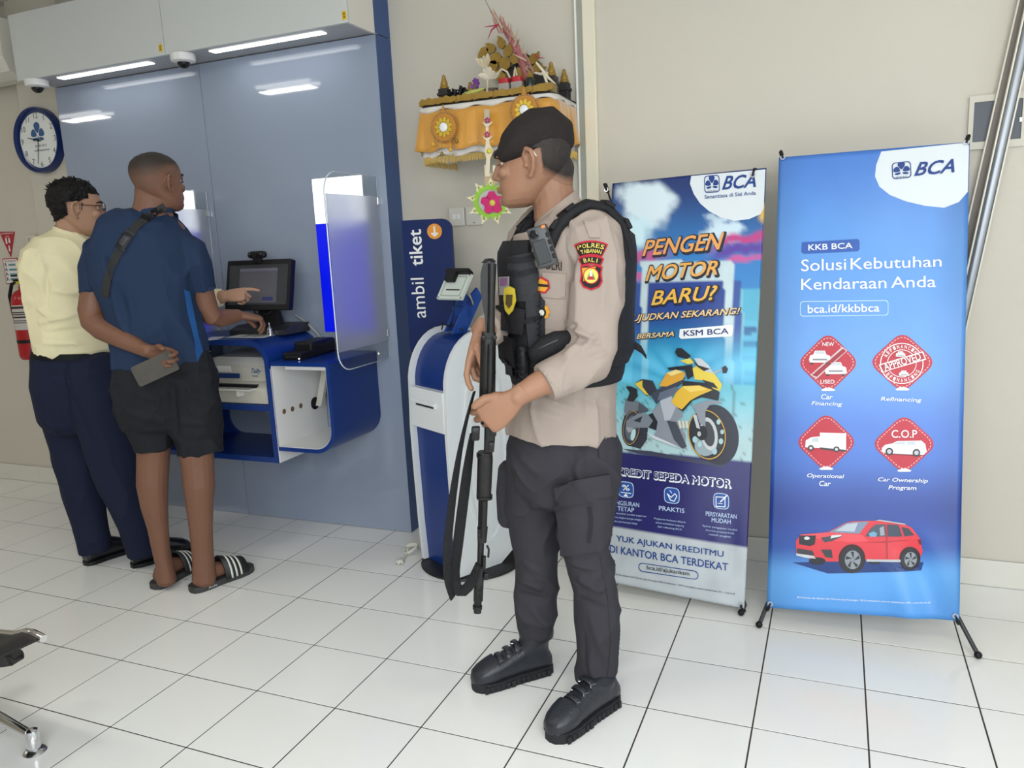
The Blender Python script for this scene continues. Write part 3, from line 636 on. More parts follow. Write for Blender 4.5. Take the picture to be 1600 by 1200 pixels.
# ================================================================== switches, rails and plate on the wall
for k, (x0, x1) in enumerate(((.941, 1.020), (1.028, 1.108))):
    z0, z1 = 1.462, 1.545
    t = thing('wall_switch', ['white double wall switch left of the hanging flower', 'blank white wall plate behind the hanging flower'][k], 'switch', ((x0+x1)/2, WY, z0), group='wall plates')
    obj('plate', MB().box((x0, WY-.012, z0), (x1, WY-.0005, z1), .004), mat('ivory_plate', (.66, .64, .58), .35), t)
    if k == 0:
        for dx in (-.011, .011): obj('rocker', MB().box(((x0+x1)/2+dx-.009, WY-.0155, (z0+z1)/2-.012), ((x0+x1)/2+dx+.009, WY-.0115, (z0+z1)/2+.012), .002), M_whitep, t)
    else:
        for dz in (-.03, .03): obj('screw', MB().lathe([(.003, 0), (.003, .001), (0, .0015)], ((x0+x1)/2, WY-.0118, (z0+z1)/2+dz), (0, -1, 0), 10), M_dark, t)
wp = thing('wall_plate', 'dark slate panel with cream frame on the wall behind the leaning rails', 'panel', (3.085, WY, 1.63))
obj('frame', MB().prism(rrect(2.998, 1.625, 3.172, 1.805, .003), (0, WY-.0005, 0), (1, 0, 0), (0, 0, 1), (0, -1, 0), .014, hole=rrect(3.013, 1.650, 3.158, 1.784, .003)), mat('cream_frame', (.62, .59, .50), .5), wp)
obj('panel', MB().box((3.012, WY-.009, 1.649), (3.159, WY-.001, 1.785)), mat('slate_panel', (.055, .065, .085), .35), wp)
obj('latch', MB().box((3.150, WY-.014, 1.705), (3.160, WY-.008, 1.722), .002), M_steel, wp)
# two aluminium profiles leaning against the wall
def rail(name, xa, xb, y0, mats, w_, label, rnd):
    """xa, xb: x at z = 1.075 and at z = 1.605"""
    k = (xb-xa)/.53; f = lambda z: np.array((xa+k*(z-1.075), y0, z)); t_ = np.array((k, 0, 1.)); t_ /= np.linalg.norm(t_); e = np.array((t_[2], 0, -t_[0])); n = np.array((0, -1., 0))
    a, b = f(0.002+abs(k)*w_), f(2.70); th = thing(name, label, 'metal profile', a, group='leaning profiles'); mid = (a+b)/2; h = (b-a)/2
    if rnd: obj('profile', MB().loft([(a, e*w_, n*.016, 2.6), (b, e*w_, n*.016, 2.6)], 20), mats[0], th, 60)
    else: obj('profile', MB().obox(mid, e*w_, n*.010, h, .002), mats[0], th)
    for s_ in (-1, 1): obj('edge_strip', MB().obox(mid+e*s_*(w_+.002), e*.0025, n*.011, h), mats[1], th)
M_strip = mat('cream_edge_strip', (.74, .70, .60), .4)
rail('leaning_profile', 2.985, 3.066, 1.768, (mat('brown_grey_board', (.22, .19, .16), .5, var=.15, vscale=8), M_strip), .016, 'brown grey flat profile with cream edges leaning behind the blue banner', False)
rail('leaning_profile', 3.014, 3.090, 1.728, (mat('grey_satin_metal', (.30, .32, .34), .35, .6), M_strip), .0165, 'grey rounded metal profile with cream edges leaning right of the blue banner', True)

# ================================================================== waiting bench, only its corner in view
be = thing('waiting_bench', 'black perforated waiting bench with chrome frame at the lower left', 'bench', (.3, -.35, 0))
M_chrome = mat('chrome', (.75, .75, .76), .08, 1.)
M_seat = mat('black_perforated_steel', (.014, .014, .016), .4, bump=.25, bscale=320)
# seat plate: slopes down away from the front lip
tip = at(64, 996, 1.95); sc_ = at(0, 984, 1.95)
dv = np.array((-1., .12, 0)); dv /= np.linalg.norm(dv); dn = np.array((.12, 1., 0)); dn /= np.linalg.norm(dn)
prof = [(0, 0), (.035, .004), (.07, .0), (.13, -.022), (.25, -.042), (.40, -.040), (.47, -.020)]
m = MB(); vs = []; E2 = []
for s_, hz in prof:
    p = tip+dv*s_*1.0+np.array((0, 0, hz)); vs += [p, p-dn*.50]
k = len(prof); fs = [(2*i, 2*i+2, 2*i+3, 2*i+1) for i in range(k-1)]
m.add(vs+[np.array(v)-(0, 0, .006) for v in vs], fs+[tuple(a+2*k for a in f[::-1]) for f in fs]+[(0, 1, 2*k+1, 2*k), (2*k-2, 4*k-2, 4*k-1, 2*k-1)]+[(2*i, 2*k+2*i, 2*k+2*i+2, 2*i+2) for i in range(k-1)]+[(2*i+1, 2*i+3, 2*k+2*i+3, 2*k+2*i+1) for i in range(k-1)])
obj('seat', m, M_seat, be, 40)
for off in (.0, -.50):
    obj('seat_edge', MB().tube([tip+dv*s_+np.array((0, 0, hz+.001))+dn*off for s_, hz in [(-.012, -.002)]+prof], .011, 10), M_chrome, be, 60)
obj('arm_bracket', MB().loft([(tip+dv*.05+(0, 0, -.045)-dn*.03, dv*.012, np.array((0, 0, .014))), (tip+dv*.12+(0, 0, -.075)-dn*.03, dv*.02, np.array((0, 0, .022))), (tip+dv*.22+(0, 0, -.10)-dn*.03, dv*.02, np.array((0, 0, .03)))], 16), M_dark, be, 50)
ft = atz(55, 1175, 0)
obj('foot', MB().lathe([(0, 0), (.030, 0), (.031, .003), (.024, .011), (.011, .014), (0, .014)], ft, n=28), M_steel, be, 40)
obj('foot_post', MB().lathe([(.0, .012), (.017, .012), (.0185, .02), (.0185, .062), (.016, .070), (.008, .075), (0, .076)], ft, n=24), M_chrome, be, 40)
le = ft+np.array((0, 0, .052))
obj('leg', MB().loft([(le, np.array((0, .012, 0)), np.array((0, 0, .013))), (le+dv*.15+(0, 0, .008), np.array((0, .016, 0)), np.array((0, 0, .018))), (le+dv*.40+(0, 0, .02), np.array((0, .018, 0)), np.array((0, 0, .02)))], 16), M_chrome, be, 50)
pst = le+dv*.30+np.array((0, -.02, 0))
obj('post', MB().tube([pst+(0, 0, .02), np.array((pst[0], pst[1], tip[2]-.09))], .022, 14), M_chrome, be, 60)
obj('beam', MB().box((pst[0]-.025, pst[1]-.9, tip[2]-.10), (pst[0]+.025, pst[1]+.12, tip[2]-.05), .006), M_black, be)
# ================================================================== household shrine shelf on the wall
M_wood = mat('black_stained_wood', (.020, .018, .016), .5, bump=.2, bscale=40)
M_gold = mat('antique_gold_paint', (.33, .20, .035), .42, .35, var=.3, vscale=40, bump=.2, bscale=80)
M_palm = mat('dried_palm_leaf', (.66, .56, .38), .6, var=.25, vscale=30)
SY = 1.475
sh = thing('shrine_shelf', 'black and gold carved shrine shelf mounted high on the wall', 'shrine', (1.30, 1.63, 1.80))
obj('board', MB().box((1.02, SY, 1.905), (1.55, WY-.002, 1.930), .003), M_wood, sh)
obj('moulding', MB().box((1.008, SY-.012, 1.930), (1.562, WY-.002, 1.942), .003), M_wood, sh)
obj('bracket', MB().prism([(WY-.002, 1.905), (1.56, 1.905), (WY-.002, 1.78)], (1.06, 0, 0), (0, 1, 0), (0, 0, 1), (1, 0, 0), .02), M_wood, sh)
obj('bracket', MB().prism([(WY-.002, 1.905), (1.56, 1.905), (WY-.002, 1.78)], (1.48, 0, 0), (0, 1, 0), (0, 0, 1), (1, 0, 0), .02), M_wood, sh)
random.seed(11)
for k in range(7):      # carved gold leaves along the front edge
    x = 1.003+k*.081; L = .086
    P = [(0, .0), (.3*L, .004), (.7*L, .001), (L, .006), (1.02*L, .022), (.86*L, .027), (.7*L, .023), (.5*L, .031), (.33*L, .024), (.14*L, .028), (-.02*L, .016)]
    obj('carved_leaf', MB().prism(P, (x, SY-.013, 1.936), (1, 0, 0), (0, 0, 1), (0, -1, 0), .012+.004*(k % 2)), M_gold, sh, 30)
def post(px, py, Y, h, s=1.):
    p = aty(px, py, Y); x, z = p[0], 1.942
    obj('corner_post', MB().box((x-.020*s, Y-.020*s, z), (x+.020*s, Y+.020*s, z+h), .003).box((x-.024*s, Y-.024*s, z+h*.55), (x+.024*s, Y+.024*s, z+h*.72), .002), M_wood, sh)
    obj('finial', MB().lathe([(.017*s, 0), (.019*s, .006), (.014*s, .014), (.015*s, .02), (.010*s, .034), (.007*s, .045), (.008*s, .049), (0, .056)], (x, Y, z+h), n=12), M_gold, sh, 40)
post(695, 150, 1.50, .060); post(862, 130, 1.60, .075, 1.1); post(734, 120, 1.755, .075); post(882, 130, 1.755, .075)
p = aty(855, 158, 1.56); obj('gold_box', MB().box((p[0]-.04, 1.54, 1.942), (p[0]+.03, 1.60, 1.985), .003), mat('dull_gold_slats', (.30, .20, .06), .5, var=.3, vscale=60), sh)
# carved back ornament
bo = obj('carved_back', MB().prism([(1.17, 1.942), (1.50, 1.942), (1.49, 1.99), (1.43, 2.03), (1.42, 2.11), (1.35, 2.16), (1.27, 2.10), (1.26, 2.02), (1.19, 1.97)], (0, 1.765, 0), (1, 0, 0), (0, 0, 1), (0, 1, 0), .018), M_wood, sh)
for px, py, a, L, w_ in ((757, 82, 200, .05, .022), (768, 76, 120, .045, .022), (784, 68, 100, .05, .02), (795, 80, 60, .05, .024), (775, 92, 190, .06, .026), (790, 100, 250, .06, .03), (772, 104, 240, .05, .024), (806, 92, 20, .05, .024), (820, 100, 310, .05, .022), (835, 92, 30, .05, .022), (812, 116, 270, .055, .03), (783, 118, 265, .055, .03), (842, 106, 340, .05, .022)):
    p = aty(px, py, 1.757); a = radians(a); dx, dz = np.array((cos(a), 0, sin(a))), np.array((-sin(a), 0, cos(a)))
    P = [(-.5*L, 0), (-.3*L, -.8*w_), (.1*L, -w_*.9), (.5*L, -.2*w_), (.68*L, .5*w_), (.4*L, .45*w_), (.1*L, w_*.9), (-.3*L, .7*w_)]
    obj('scroll_leaf', MB().prism(P, p, dx, dz, (0, -1, 0), .011), M_gold, bo, 30)
obj('hook', MB().tube([aty(*q, SY-.016) for q in ((771, 165), (768, 168), (768, 172), (771, 174), (774, 172))], .0022, 8).tube([aty(*q, SY-.016) for q in ((782, 164), (780, 170), (777, 175))], .0018, 8), M_steel, sh, 60)
obj('hanging_thread', MB().tube([aty(758, 0, 1.74), aty(778, 38, 1.70)], .0011, 6), M_dark, sh, 60)

# pleated cloth round the shelf
M_satin = mat('orange_yellow_satin', (.62, .29, .035), .38, sheen=.5, var=.18, vscale=9)
M_lace = mat('white_lace', (.70, .67, .62), .7, bump=.5, bscale=260)
M_fringe = mat('gold_fringe', (.62, .42, .10), .45, var=.25, vscale=80)
cl = thing('shrine_cloth', 'orange satin cloth with white lace and gold fringe round the shrine shelf', 'cloth', (1.30, 1.60, 1.66))
path = [(.995, WY-.01), (.985, 1.70), (.978, 1.60), (.982, 1.50), (1.005, 1.455), (1.05, 1.445), (1.15, 1.442), (1.25, 1.442), (1.35, 1.442), (1.43, 1.442), (1.50, 1.445), (1.562, 1.455), (1.578, 1.50), (1.572, 1.60), (1.566, WY-.03)]
def along(path, n):
    P = np.array(path); L = np.r_[0, np.cumsum(np.linalg.norm(np.diff(P, axis=0), axis=1))]; t = np.linspace(0, L[-1], n)
    return np.stack([np.interp(t, L, P[:, i]) for i in range(2)], 1), t
def skirt(zt, zb, rows, amp, flare, ph, off=0.):
    Q, t = along(path, 150); d = np.gradient(Q, axis=0); N = np.stack([d[:, 1], -d[:, 0]], 1); N /= np.linalg.norm(N, axis=1)[:, None]
    vs = []
    for r in range(rows+1):
        f = r/rows
        for i in range(150):
            w_ = (amp*f)*(sin(t[i]*62+ph)+.6*sin(t[i]*103+1.3*ph))+flare*f+off; q = Q[i]+N[i]*w_
            vs.append((q[0], q[1], zt-(zt-zb)*f+.006*f*sin(t[i]*45+ph)))
    fs = [(r*150+i, r*150+i+1, (r+1)*150+i+1, (r+1)*150+i) for r in range(rows) for i in range(149)]
    return MB().add(vs, fs)
def thick(o, t):
    md = o.modifiers.new('thickness', 'SOLIDIFY'); md.thickness = t; md.offset = 0; return o
thick(obj('satin', skirt(1.912, 1.757, 8, .010, .018, .4, .004), M_satin, cl, 180), .002)
thick(obj('hem_band', skirt(1.928, 1.910, 1, .0, .0, .4, .005), M_lace, cl, 180), .0015)
thick(obj('lace', skirt(1.80, 1.735, 5, .006, .0, 1.4, -.004), M_lace, cl, 180), .0015)
m = MB(); Q, t = along(path, 330); random.seed(5)
for i, (x, y) in enumerate(Q):
    if i % 1 == 0:
        L = .028+random.uniform(-.004, .004); m.tube([(x, y+.006, 1.737), (x+random.uniform(-.002, .002), y+.006, 1.737-L)], .0013, 4)
obj('fringe', m, M_fringe, cl, kind='stuff')

# medallions hanging on the cloth
def medallion(px, py, label):
    p = aty(px, py, 1.405); r0 = .056
    t = thing('shrine_medallion', label, 'ornament', p-(0, 0, r0+.05), group='shrine medallions'); n = (0, -1, 0)
    obj('disc', MB().lathe([(0, 0), (r0*.94, 0), (r0*.94, .004), (0, .006)], p, n, 36), mat('orange_felt', (.50, .22, .04), .8, bump=.3), t)
    for k in range(40):
        a = 2*pi*k/40
        if k == 0: be_ = MB()
        be_.ball(p+np.array((cos(a)*r0, -.003, sin(a)*r0)), .0042, 6)
    obj('bead_rim', be_, mat('copper_beads', (.45, .25, .10), .35, .4), t, 60, kind='stuff')
    for k in range(11):
        a = 2*pi*k/11+.2; d = np.array((cos(a), 0, sin(a))); e = np.array((-sin(a), 0, cos(a)))
        obj('gold_petal', MB().prism([(.017, 0), (.024, -.008), (.033, -.006), (.041, 0), (.033, .006), (.024, .008)], p+(0, -.006, 0), d, e, (0, -1, 0), .004), mat('bright_gold_leaf', (.72, .50, .06), .3, .4), t, 40)
    obj('mirror', MB().lathe([(.0175, 0), (.0175, .006), (.014, .009), (0, .010)], p+(0, -.005, 0), n, 24), mat('white_mirror', (.80, .82, .82), .15), t, 40)
    obj('top_tab', MB().prism([(-.010, 0), (.010, 0), (.004, .022), (0, .034), (-.004, .022)], p+(0, 0, r0*.95), (1, 0, 0), (0, 0, 1), n, .004), mat('orange_felt', 0), t)
    for k, a in enumerate((215, 255, 290, 322)):
        a = radians(a); q = p+np.array((cos(a)*r0*1.15, -.003, sin(a)*r0*1.15)); L = (.018, .034, .022, .012)[k]
        obj('pendant', MB().tube([q+(0, 0, .008), q-(0, 0, L)], .0012, 6).lathe([(0, -.009), (.006, -.004), (.0075, .003), (.003, .009), (0, .011)], q-(0, 0, L+.006), n=10), mat('bronze_pendant', (.30, .19, .05), .4, .5) if k % 2 else mat('orange_pendant', (.70, .38, .05), .5), t, 50)
medallion(694.5, 199, 'round orange beaded medallion at the left end of the shrine cloth')
medallion(820, 172, 'round orange beaded medallion half hidden by the black beret')

# hanging palm-leaf ornament with pink flower
ho = thing('hanging_ornament', 'hanging palm leaf ornament ending in a pink flower with green ruff', 'ornament', aty(768, 355, 1.40))
OY = 1.405
def op(px, py, dy=0.): return aty(px, py, OY+dy)
def leafpoly(pts, name, material, dy=0., t=.002): return obj(name, MB().prism([(op(*q, dy)[0], op(*q, dy)[2]) for q in pts], (0, OY+dy, 0), (1, 0, 0), (0, 0, 1), (0, -1, 0), t), material, ho)
M_cream = mat('cream_palm_leaf', (.78, .68, .50), .6, var=.1, vscale=40); M_pinkd = mat('magenta_petal', (.38, .02, .16), .5); M_green = mat('lime_green_leaf', (.30, .58, .05), .5, var=.2, vscale=50)
leafpoly([(757, 171), (765, 171), (765, 198), (757, 198)], 'ribbon', mat('grey_cream_ribbon', (.50, .45, .33), .6))
for cy in (190, 212):
    leafpoly([(753, cy), (760, cy+4), (771, cy), (765, cy+6), (762, cy+9), (758, cy+6)], 'leaf_collar', M_cream, -.003)
    for k in range(5):
        a = radians(90+72*k); c_ = (761.5+3*cos(a), cy-2-3*sin(a)); leafpoly([(c_[0]-2, c_[1]), (c_[0], c_[1]+2), (c_[0]+2, c_[1]), (c_[0], c_[1]-2)], 'small_petal', M_pinkd, -.007)
leafpoly([(759, 196), (764, 196), (763, 214), (760, 214)], 'stem', M_cream)
leafpoly([(760, 217), (764, 217), (766, 226), (771, 236), (766, 248), (765, 272), (768, 270), (766, 276), (758, 276), (760, 248), (757, 236), (759, 226)], 'pendant_leaf', M_cream, -.002)
obj('yellow_bud', MB().lathe([(.0, .008), (.006, .006), (.010, .002), (.010, 0), (0, 0)], op(764.5, 236, -.006), (0, -1, 0), 12), mat('yellow_bud', (.72, .62, .06), .5), ho, 50)
for x0 in (757, 770): leafpoly([(x0, 258), (x0+4, 258), (x0+6, 286), (x0+1, 289)], 'side_leaf', M_cream, .004)
leafpoly([(757, 272), (776, 270), (777, 288), (758, 290)], 'tie', mat('tan_leaf', (.55, .42, .26), .6), .002)
fc = (766.5, 315)
def star(n, r0, r1, name, material, dy, ph=0., sx=1., t=.003):
    P = []
    for k in range(2*n):
        a = pi*k/n+ph; r = r1 if k % 2 == 0 else r0; P.append((fc[0]+sx*r*cos(a), fc[1]+r*1.02*sin(a)))
    return leafpoly(P, name, material, dy, t)
for k in range(9):
    a = radians(-90+40*k); d = (cos(a), sin(a)); e = (-d[1], d[0]); c_ = (fc[0]+25*d[0], fc[1]+25*d[1])
    pts = [(c_[0]-7*d[0]+5*e[0], c_[1]-7*d[1]+5*e[1]), (c_[0]+2*d[0]+6.5*e[0], c_[1]+2*d[1]+6.5*e[1]), (c_[0]+5*d[0]+3*e[0], c_[1]+5*d[1]+3*e[1]), (c_[0]+13*d[0], c_[1]+13*d[1]), (c_[0]+5*d[0]-3*e[0], c_[1]+5*d[1]-3*e[1]), (c_[0]+2*d[0]-6.5*e[0], c_[1]+2*d[1]-6.5*e[1]), (c_[0]-7*d[0]-5*e[0], c_[1]-7*d[1]-5*e[1])]
    leafpoly(pts, 'outer_petal', mat('pale_cream_petal', (.82, .76, .48), .6, var=.1, vscale=60), .0, .002)
    q = op(c_[0]+4*d[0], c_[1]+4*d[1], -.003); obj('petal_stud', MB().ball(q, (.004, .003, .004), 8), mat('olive_stud', (.28, .26, .06), .5), ho)
P = []; 
nT = 22
ring_o, ring_i = [], []
for k in range(nT*2):
    a = pi*k/nT; r = 29 if k % 2 == 0 else 23; ring_o.append((fc[0]+r*cos(a), fc[1]+r*sin(a))); ring_i.append((fc[0]+19*cos(a), fc[1]+19*sin(a)))
obj('green_ruff', MB().prism([(op(*q, -.004)[0], op(*q, -.004)[2]) for q in ring_o], (0, OY-.004, 0), (1, 0, 0), (0, 0, 1), (0, -1, 0), .003, hole=[(op(*q, -.004)[0], op(*q, -.004)[2]) for q in ring_i]), M_green, ho)
leafpoly([(fc[0]+20*cos(2*pi*k/24), fc[1]+20*sin(2*pi*k/24)) for k in range(24)], 'backing_disc', mat('pale_grey_disc', (.55, .55, .52), .5), -.001)
for k in range(5):
    a = radians(-95+72*k); d = (cos(a), sin(a)); e = (-d[1], d[0]); f_ = (769.5, 317)
    pts = [(f_[0]+3*d[0]+2*e[0], f_[1]+3*d[1]+2*e[1]), (f_[0]+10*d[0]+8*e[0], f_[1]+10*d[1]+8*e[1]), (f_[0]+18*d[0]+4*e[0], f_[1]+18*d[1]+4*e[1]), (f_[0]+18*d[0]-4*e[0], f_[1]+18*d[1]-4*e[1]), (f_[0]+10*d[0]-8*e[0], f_[1]+10*d[1]-8*e[1]), (f_[0]+3*d[0]-2*e[0], f_[1]+3*d[1]-2*e[1])]
    leafpoly(pts, 'pink_petal', mat('hot_pink_petal', (.62, .025, .17), .45, var=.2, vscale=60), -.009-.002*(k % 2), .0025)
obj('flower_heart', MB().lathe([(0, .009), (.007, .008), (.012, .004), (.0125, 0), (0, 0)], op(769.5, 317, -.012), (0, -1, 0), 16), mat('yellow_heart', (.70, .60, .10), .5, bump=.4), ho, 50)

# things standing on the shelf
TZ = 1.9425
def jar(px, label):
    p = aty(px, 150, 1.52); x = p[0]; t = thing('spice_jar', label, 'jar', (x, 1.52, TZ), group='red-lidded jars')
    obj('jar_body', MB().prism(dedupe(rrect(x-.024, 1.497, x+.024, 1.543, .008)), (0, 0, TZ), (1, 0, 0), (0, 1, 0), (0, 0, 1), .052), mat('dusty_clear_plastic', (.36, .33, .30), .2), t, 40)
    obj('lid', MB().prism(dedupe(rrect(x-.022, 1.499, x+.022, 1.541, .012)), (0, 0, TZ+.052), (1, 0, 0), (0, 1, 0), (0, 0, 1), .020), mat('red_plastic_lid', (.45, .012, .022), .35), t, 40)
jar(790, 'square jar with red lid, left of the pair on the shrine'); jar(810, 'square jar with red lid, right of the pair on the shrine')
p = aty(829, 150, 1.53); b_ = thing('dark_bottle', 'small dark bottle right of the red-lidded jars', 'bottle', (p[0], 1.53, TZ))
obj('bottle_body', MB().lathe([(0, 0), (.023, 0), (.024, .004), (.024, .055), (.014, .066), (0, .066)], (p[0], 1.53, TZ), n=18), mat('dark_green_glass', (.012, .02, .016), .15), b_, 40)
obj('cap', MB().lathe([(.014, .064), (.016, .068), (.006, .09), (0, .09)], (p[0], 1.53, TZ), n=14), M_gold, b_, 40)
p = aty(744, 150, 1.56)
def basket(px, Y, r, h, label, mtl):
    p = aty(px, 150, Y); t = thing('leaf_basket', label, 'basket', (p[0], Y, TZ))
    obj('bowl', MB().lathe([(0, 0), (r*.8, 0), (r, h*.5), (r*1.05, h), (r*.95, h), (r*.85, .004), (0, .004)], (p[0], Y, TZ), n=14), mtl, t, 30)
    return p[0], t
M_brownleaf = mat('brown_dry_leaf', (.13, .10, .07), .7, bump=.4, var=.3, vscale=40)
bx, t = basket(770, 1.60, .034, .055, 'brown leaf basket behind the red-lidded jars', M_brownleaf)
random.seed(8)
def tuft(t, px, py, Y, n, L, w_, material, name, spread=70, up=90):
    c_ = aty(px, py, Y)
    for k in range(n):
        a = radians(up+random.uniform(-spread, spread)); ty = random.uniform(-.5, .5); d = np.array((cos(a), ty, sin(a))); d /= np.linalg.norm(d); s_ = np.cross(d, (0, 1, 0.2)); s_ /= np.linalg.norm(s_); l = L*random.uniform(.7, 1.2)
        q = np.array((0, -.3, -.4))*l*.3
        obj(name, MB().loft([(c_, s_*w_*.4, np.array((0, .001, 0))), (c_+d*l*.4, s_*w_, np.array((0, .0015, .0005))), (c_+d*l*.8+q*.5, s_*w_*.7, np.array((0, .001, 0))), (c_+d*l+q, s_*w_*.08, np.array((0, .0005, 0)))], 6), material, t, 60)
fl_ = thing('dried_flower_offering', 'cream dried leaf flowers in the middle of the shrine', 'flowers', (aty(757, 150, 1.56)[0], 1.56, TZ))
tuft(fl_, 757, 106, 1.56, 9, .055, .010, M_palm, 'leaf_blade', 35); tuft(fl_, 765, 122, 1.555, 12, .045, .012, mat('pale_palm', (.74, .67, .52), .6), 'leaf_blade', 85)
obj('stalk', MB().tube([aty(757, 108, 1.56), aty(762, 128, 1.56), aty(760, 155, 1.56)], [.003, .005, .006], 8), M_palm, fl_, 60)
pf = thing('purple_flower', 'small purple flower lying left on the shrine shelf', 'flower', (aty(743, 150, 1.53)[0], 1.53, TZ))
tuft(pf, 743, 131, 1.53, 22, .024, .006, mat('purple_petals', (.20, .06, .30), .6), 'petal', 170)
obj('stalk', MB().tube([aty(743, 131, 1.53), aty(740, 158, 1.53)], [.006, .012], 8), M_brownleaf, pf, 60)
gb = aty(738, 146, 1.50)
solo('green_fruit', MB().loft([(aty(722, 149, 1.49), np.array((0, .004, 0)), np.array((0, 0, .004))), (aty(727, 148, 1.49), np.array((0, .012, 0)), np.array((0, 0, .010))), (aty(740, 145, 1.49), np.array((0, .014, 0)), np.array((0, 0, .012))), (aty(751, 141, 1.49), np.array((0, .010, 0)), np.array((0, 0, .008))), (aty(756, 139, 1.49), np.array((0, .003, 0)), np.array((0, 0, .003)))], 12), mat('yellow_green_skin', (.50, .52, .12), .45), 'pale green slice of fruit at the front edge of the shrine', 'fruit', 60)
db = thing('black_ribbon_bundle', 'bundle of black ribbon at the left end of the shrine shelf', 'ribbon', (aty(714, 150, 1.53)[0], 1.53, TZ))
for k, (a, b, c2) in enumerate((((704, 158), (703, 142), (712, 146)), ((712, 158), (710, 140), (720, 140)), ((716, 158), (722, 136), (728, 142)), ((722, 158), (728, 140), (730, 152)))):
    obj('ribbon_loop', MB().tube([aty(*q, 1.52+.01*k) for q in (a, b, c2, (a[0]+5, a[1]))], [.010, .013, .011, .008], 8), M_black, db, 60)
# fan of pink palm spikes
fa = thing('palm_leaf_fan', 'tall fan of pink and tan palm spikes leaning over the shrine', 'fan', (aty(822, 150, 1.60)[0], 1.60, TZ))
random.seed(21); m = MB(); mi = MB(); FYn = 1.60
spine = [(826, 118), (818, 95), (806, 72), (792, 55), (783, 44)]
for k in range(46):
    u = random.random(); i = min(int(u*4), 3); f = u*4-i; bx_, by_ = spine[i][0]*(1-f)+spine[i+1][0]*f, spine[i][1]*(1-f)+spine[i+1][1]*f
    ang = radians(random.uniform(92, 128) if u > .55 else random.uniform(75, 150)); L = random.uniform(22, 34)*(.6+.55*u)
    a = np.array(aty(bx_+random.uniform(-9, 9), by_, FYn+random.uniform(-.03, .02))); b = np.array(aty(bx_+L*cos(ang)*1.0, by_-L*sin(ang), FYn+random.uniform(-.04, .03)))
    s_ = np.array((1., 0, .3)); (m if k % 5 < 3 else mi).loft([(a, s_*.0038, np.array((0, .001, 0))), ((a+b)/2, s_*.0045, np.array((0, .0015, 0))), (b, s_*.0004, np.array((0, .0004, 0)))], 6)
obj('tan_spikes', mi, mat('tan_spike', (.50, .40, .28), .6, var=.2, vscale=30), fa, 60, kind='stuff'); obj('pink_spikes', m, mat('faded_pink_spike', (.42, .20, .17), .6, var=.3, vscale=30), fa, 60, kind='stuff')
obj('stem', MB().tube([aty(*q, FYn) for q in ((822, 152), (824, 125), (815, 92), (798, 62), (786, 46))], [.010, .013, .014, .011, .006], 10), mat('pink_braid', (.40, .12, .13), .6, bump=.6, bscale=150, var=.4, vscale=120), fa, 60)
for pts in (((784, 38), (772, 40), (757, 42)), ((776, 40), (768, 47), (762, 62)), ((836, 86), (842, 90), (851, 91))):
    obj('red_streamer', MB().tube([aty(*q, FYn-.02) for q in pts], [.004, .003, .0008], 6), mat('red_streamer', (.45, .04, .08), .5), fa, 60)
for pts in (((838, 98), (848, 110), (857, 122), (868, 131)), ((836, 114), (846, 116), (856, 114)), ((848, 112), (852, 122), (856, 134))):
    obj('cream_streamer', MB().tube([aty(*q, 1.56) for q in pts], [.005, .006, .006, .002][:len(pts)], 6), mat('pale_palm', 0), fa, 60)
for pts in (((776, 118), (784, 108), (792, 112), (797, 122)), ((803, 120), (805, 105), (808, 118))):
    obj('cream_streamer', MB().tube([aty(*q, 1.55) for q in pts], .0045, 6), mat('pale_palm', 0), fa, 60)
# ================================================================== X-stand banners; their print is laid out on the banner plane
def tri_sub(pts, maxlen):
    """polygon (2-D) -> triangles with edges below maxlen: (points, faces)"""
    from mathutils.geometry import tessellate_polygon
    P = [tuple(p) for p in pts]; T = tessellate_polygon([[Vector((x, y, 0)) for x, y in P]])
    V = list(P); idx = {p: i for i, p in enumerate(P)}; out = []
    def vid(p):
        if p not in idx: idx[p] = len(V); V.append(p)
        return idx[p]
    st = [tuple(P[i] for i in t) for t in T]
    while st:
        a, b, c_ = st.pop(); L = [((a[0]-b[0])**2+(a[1]-b[1])**2, 0), ((b[0]-c_[0])**2+(b[1]-c_[1])**2, 1), ((c_[0]-a[0])**2+(c_[1]-a[1])**2, 2)]
        m, k = max(L)
        if m <= maxlen**2: out.append((vid(a), vid(b), vid(c_))); continue
        if k == 0: q = ((a[0]+b[0])/2, (a[1]+b[1])/2); st += [(a, q, c_), (q, b, c_)]
        elif k == 1: q = ((b[0]+c_[0])/2, (b[1]+c_[1])/2); st += [(a, b, q), (a, q, c_)]
        else: q = ((c_[0]+a[0])/2, (c_[1]+a[1])/2); st += [(a, b, q), (q, b, c_)]
    return V, out

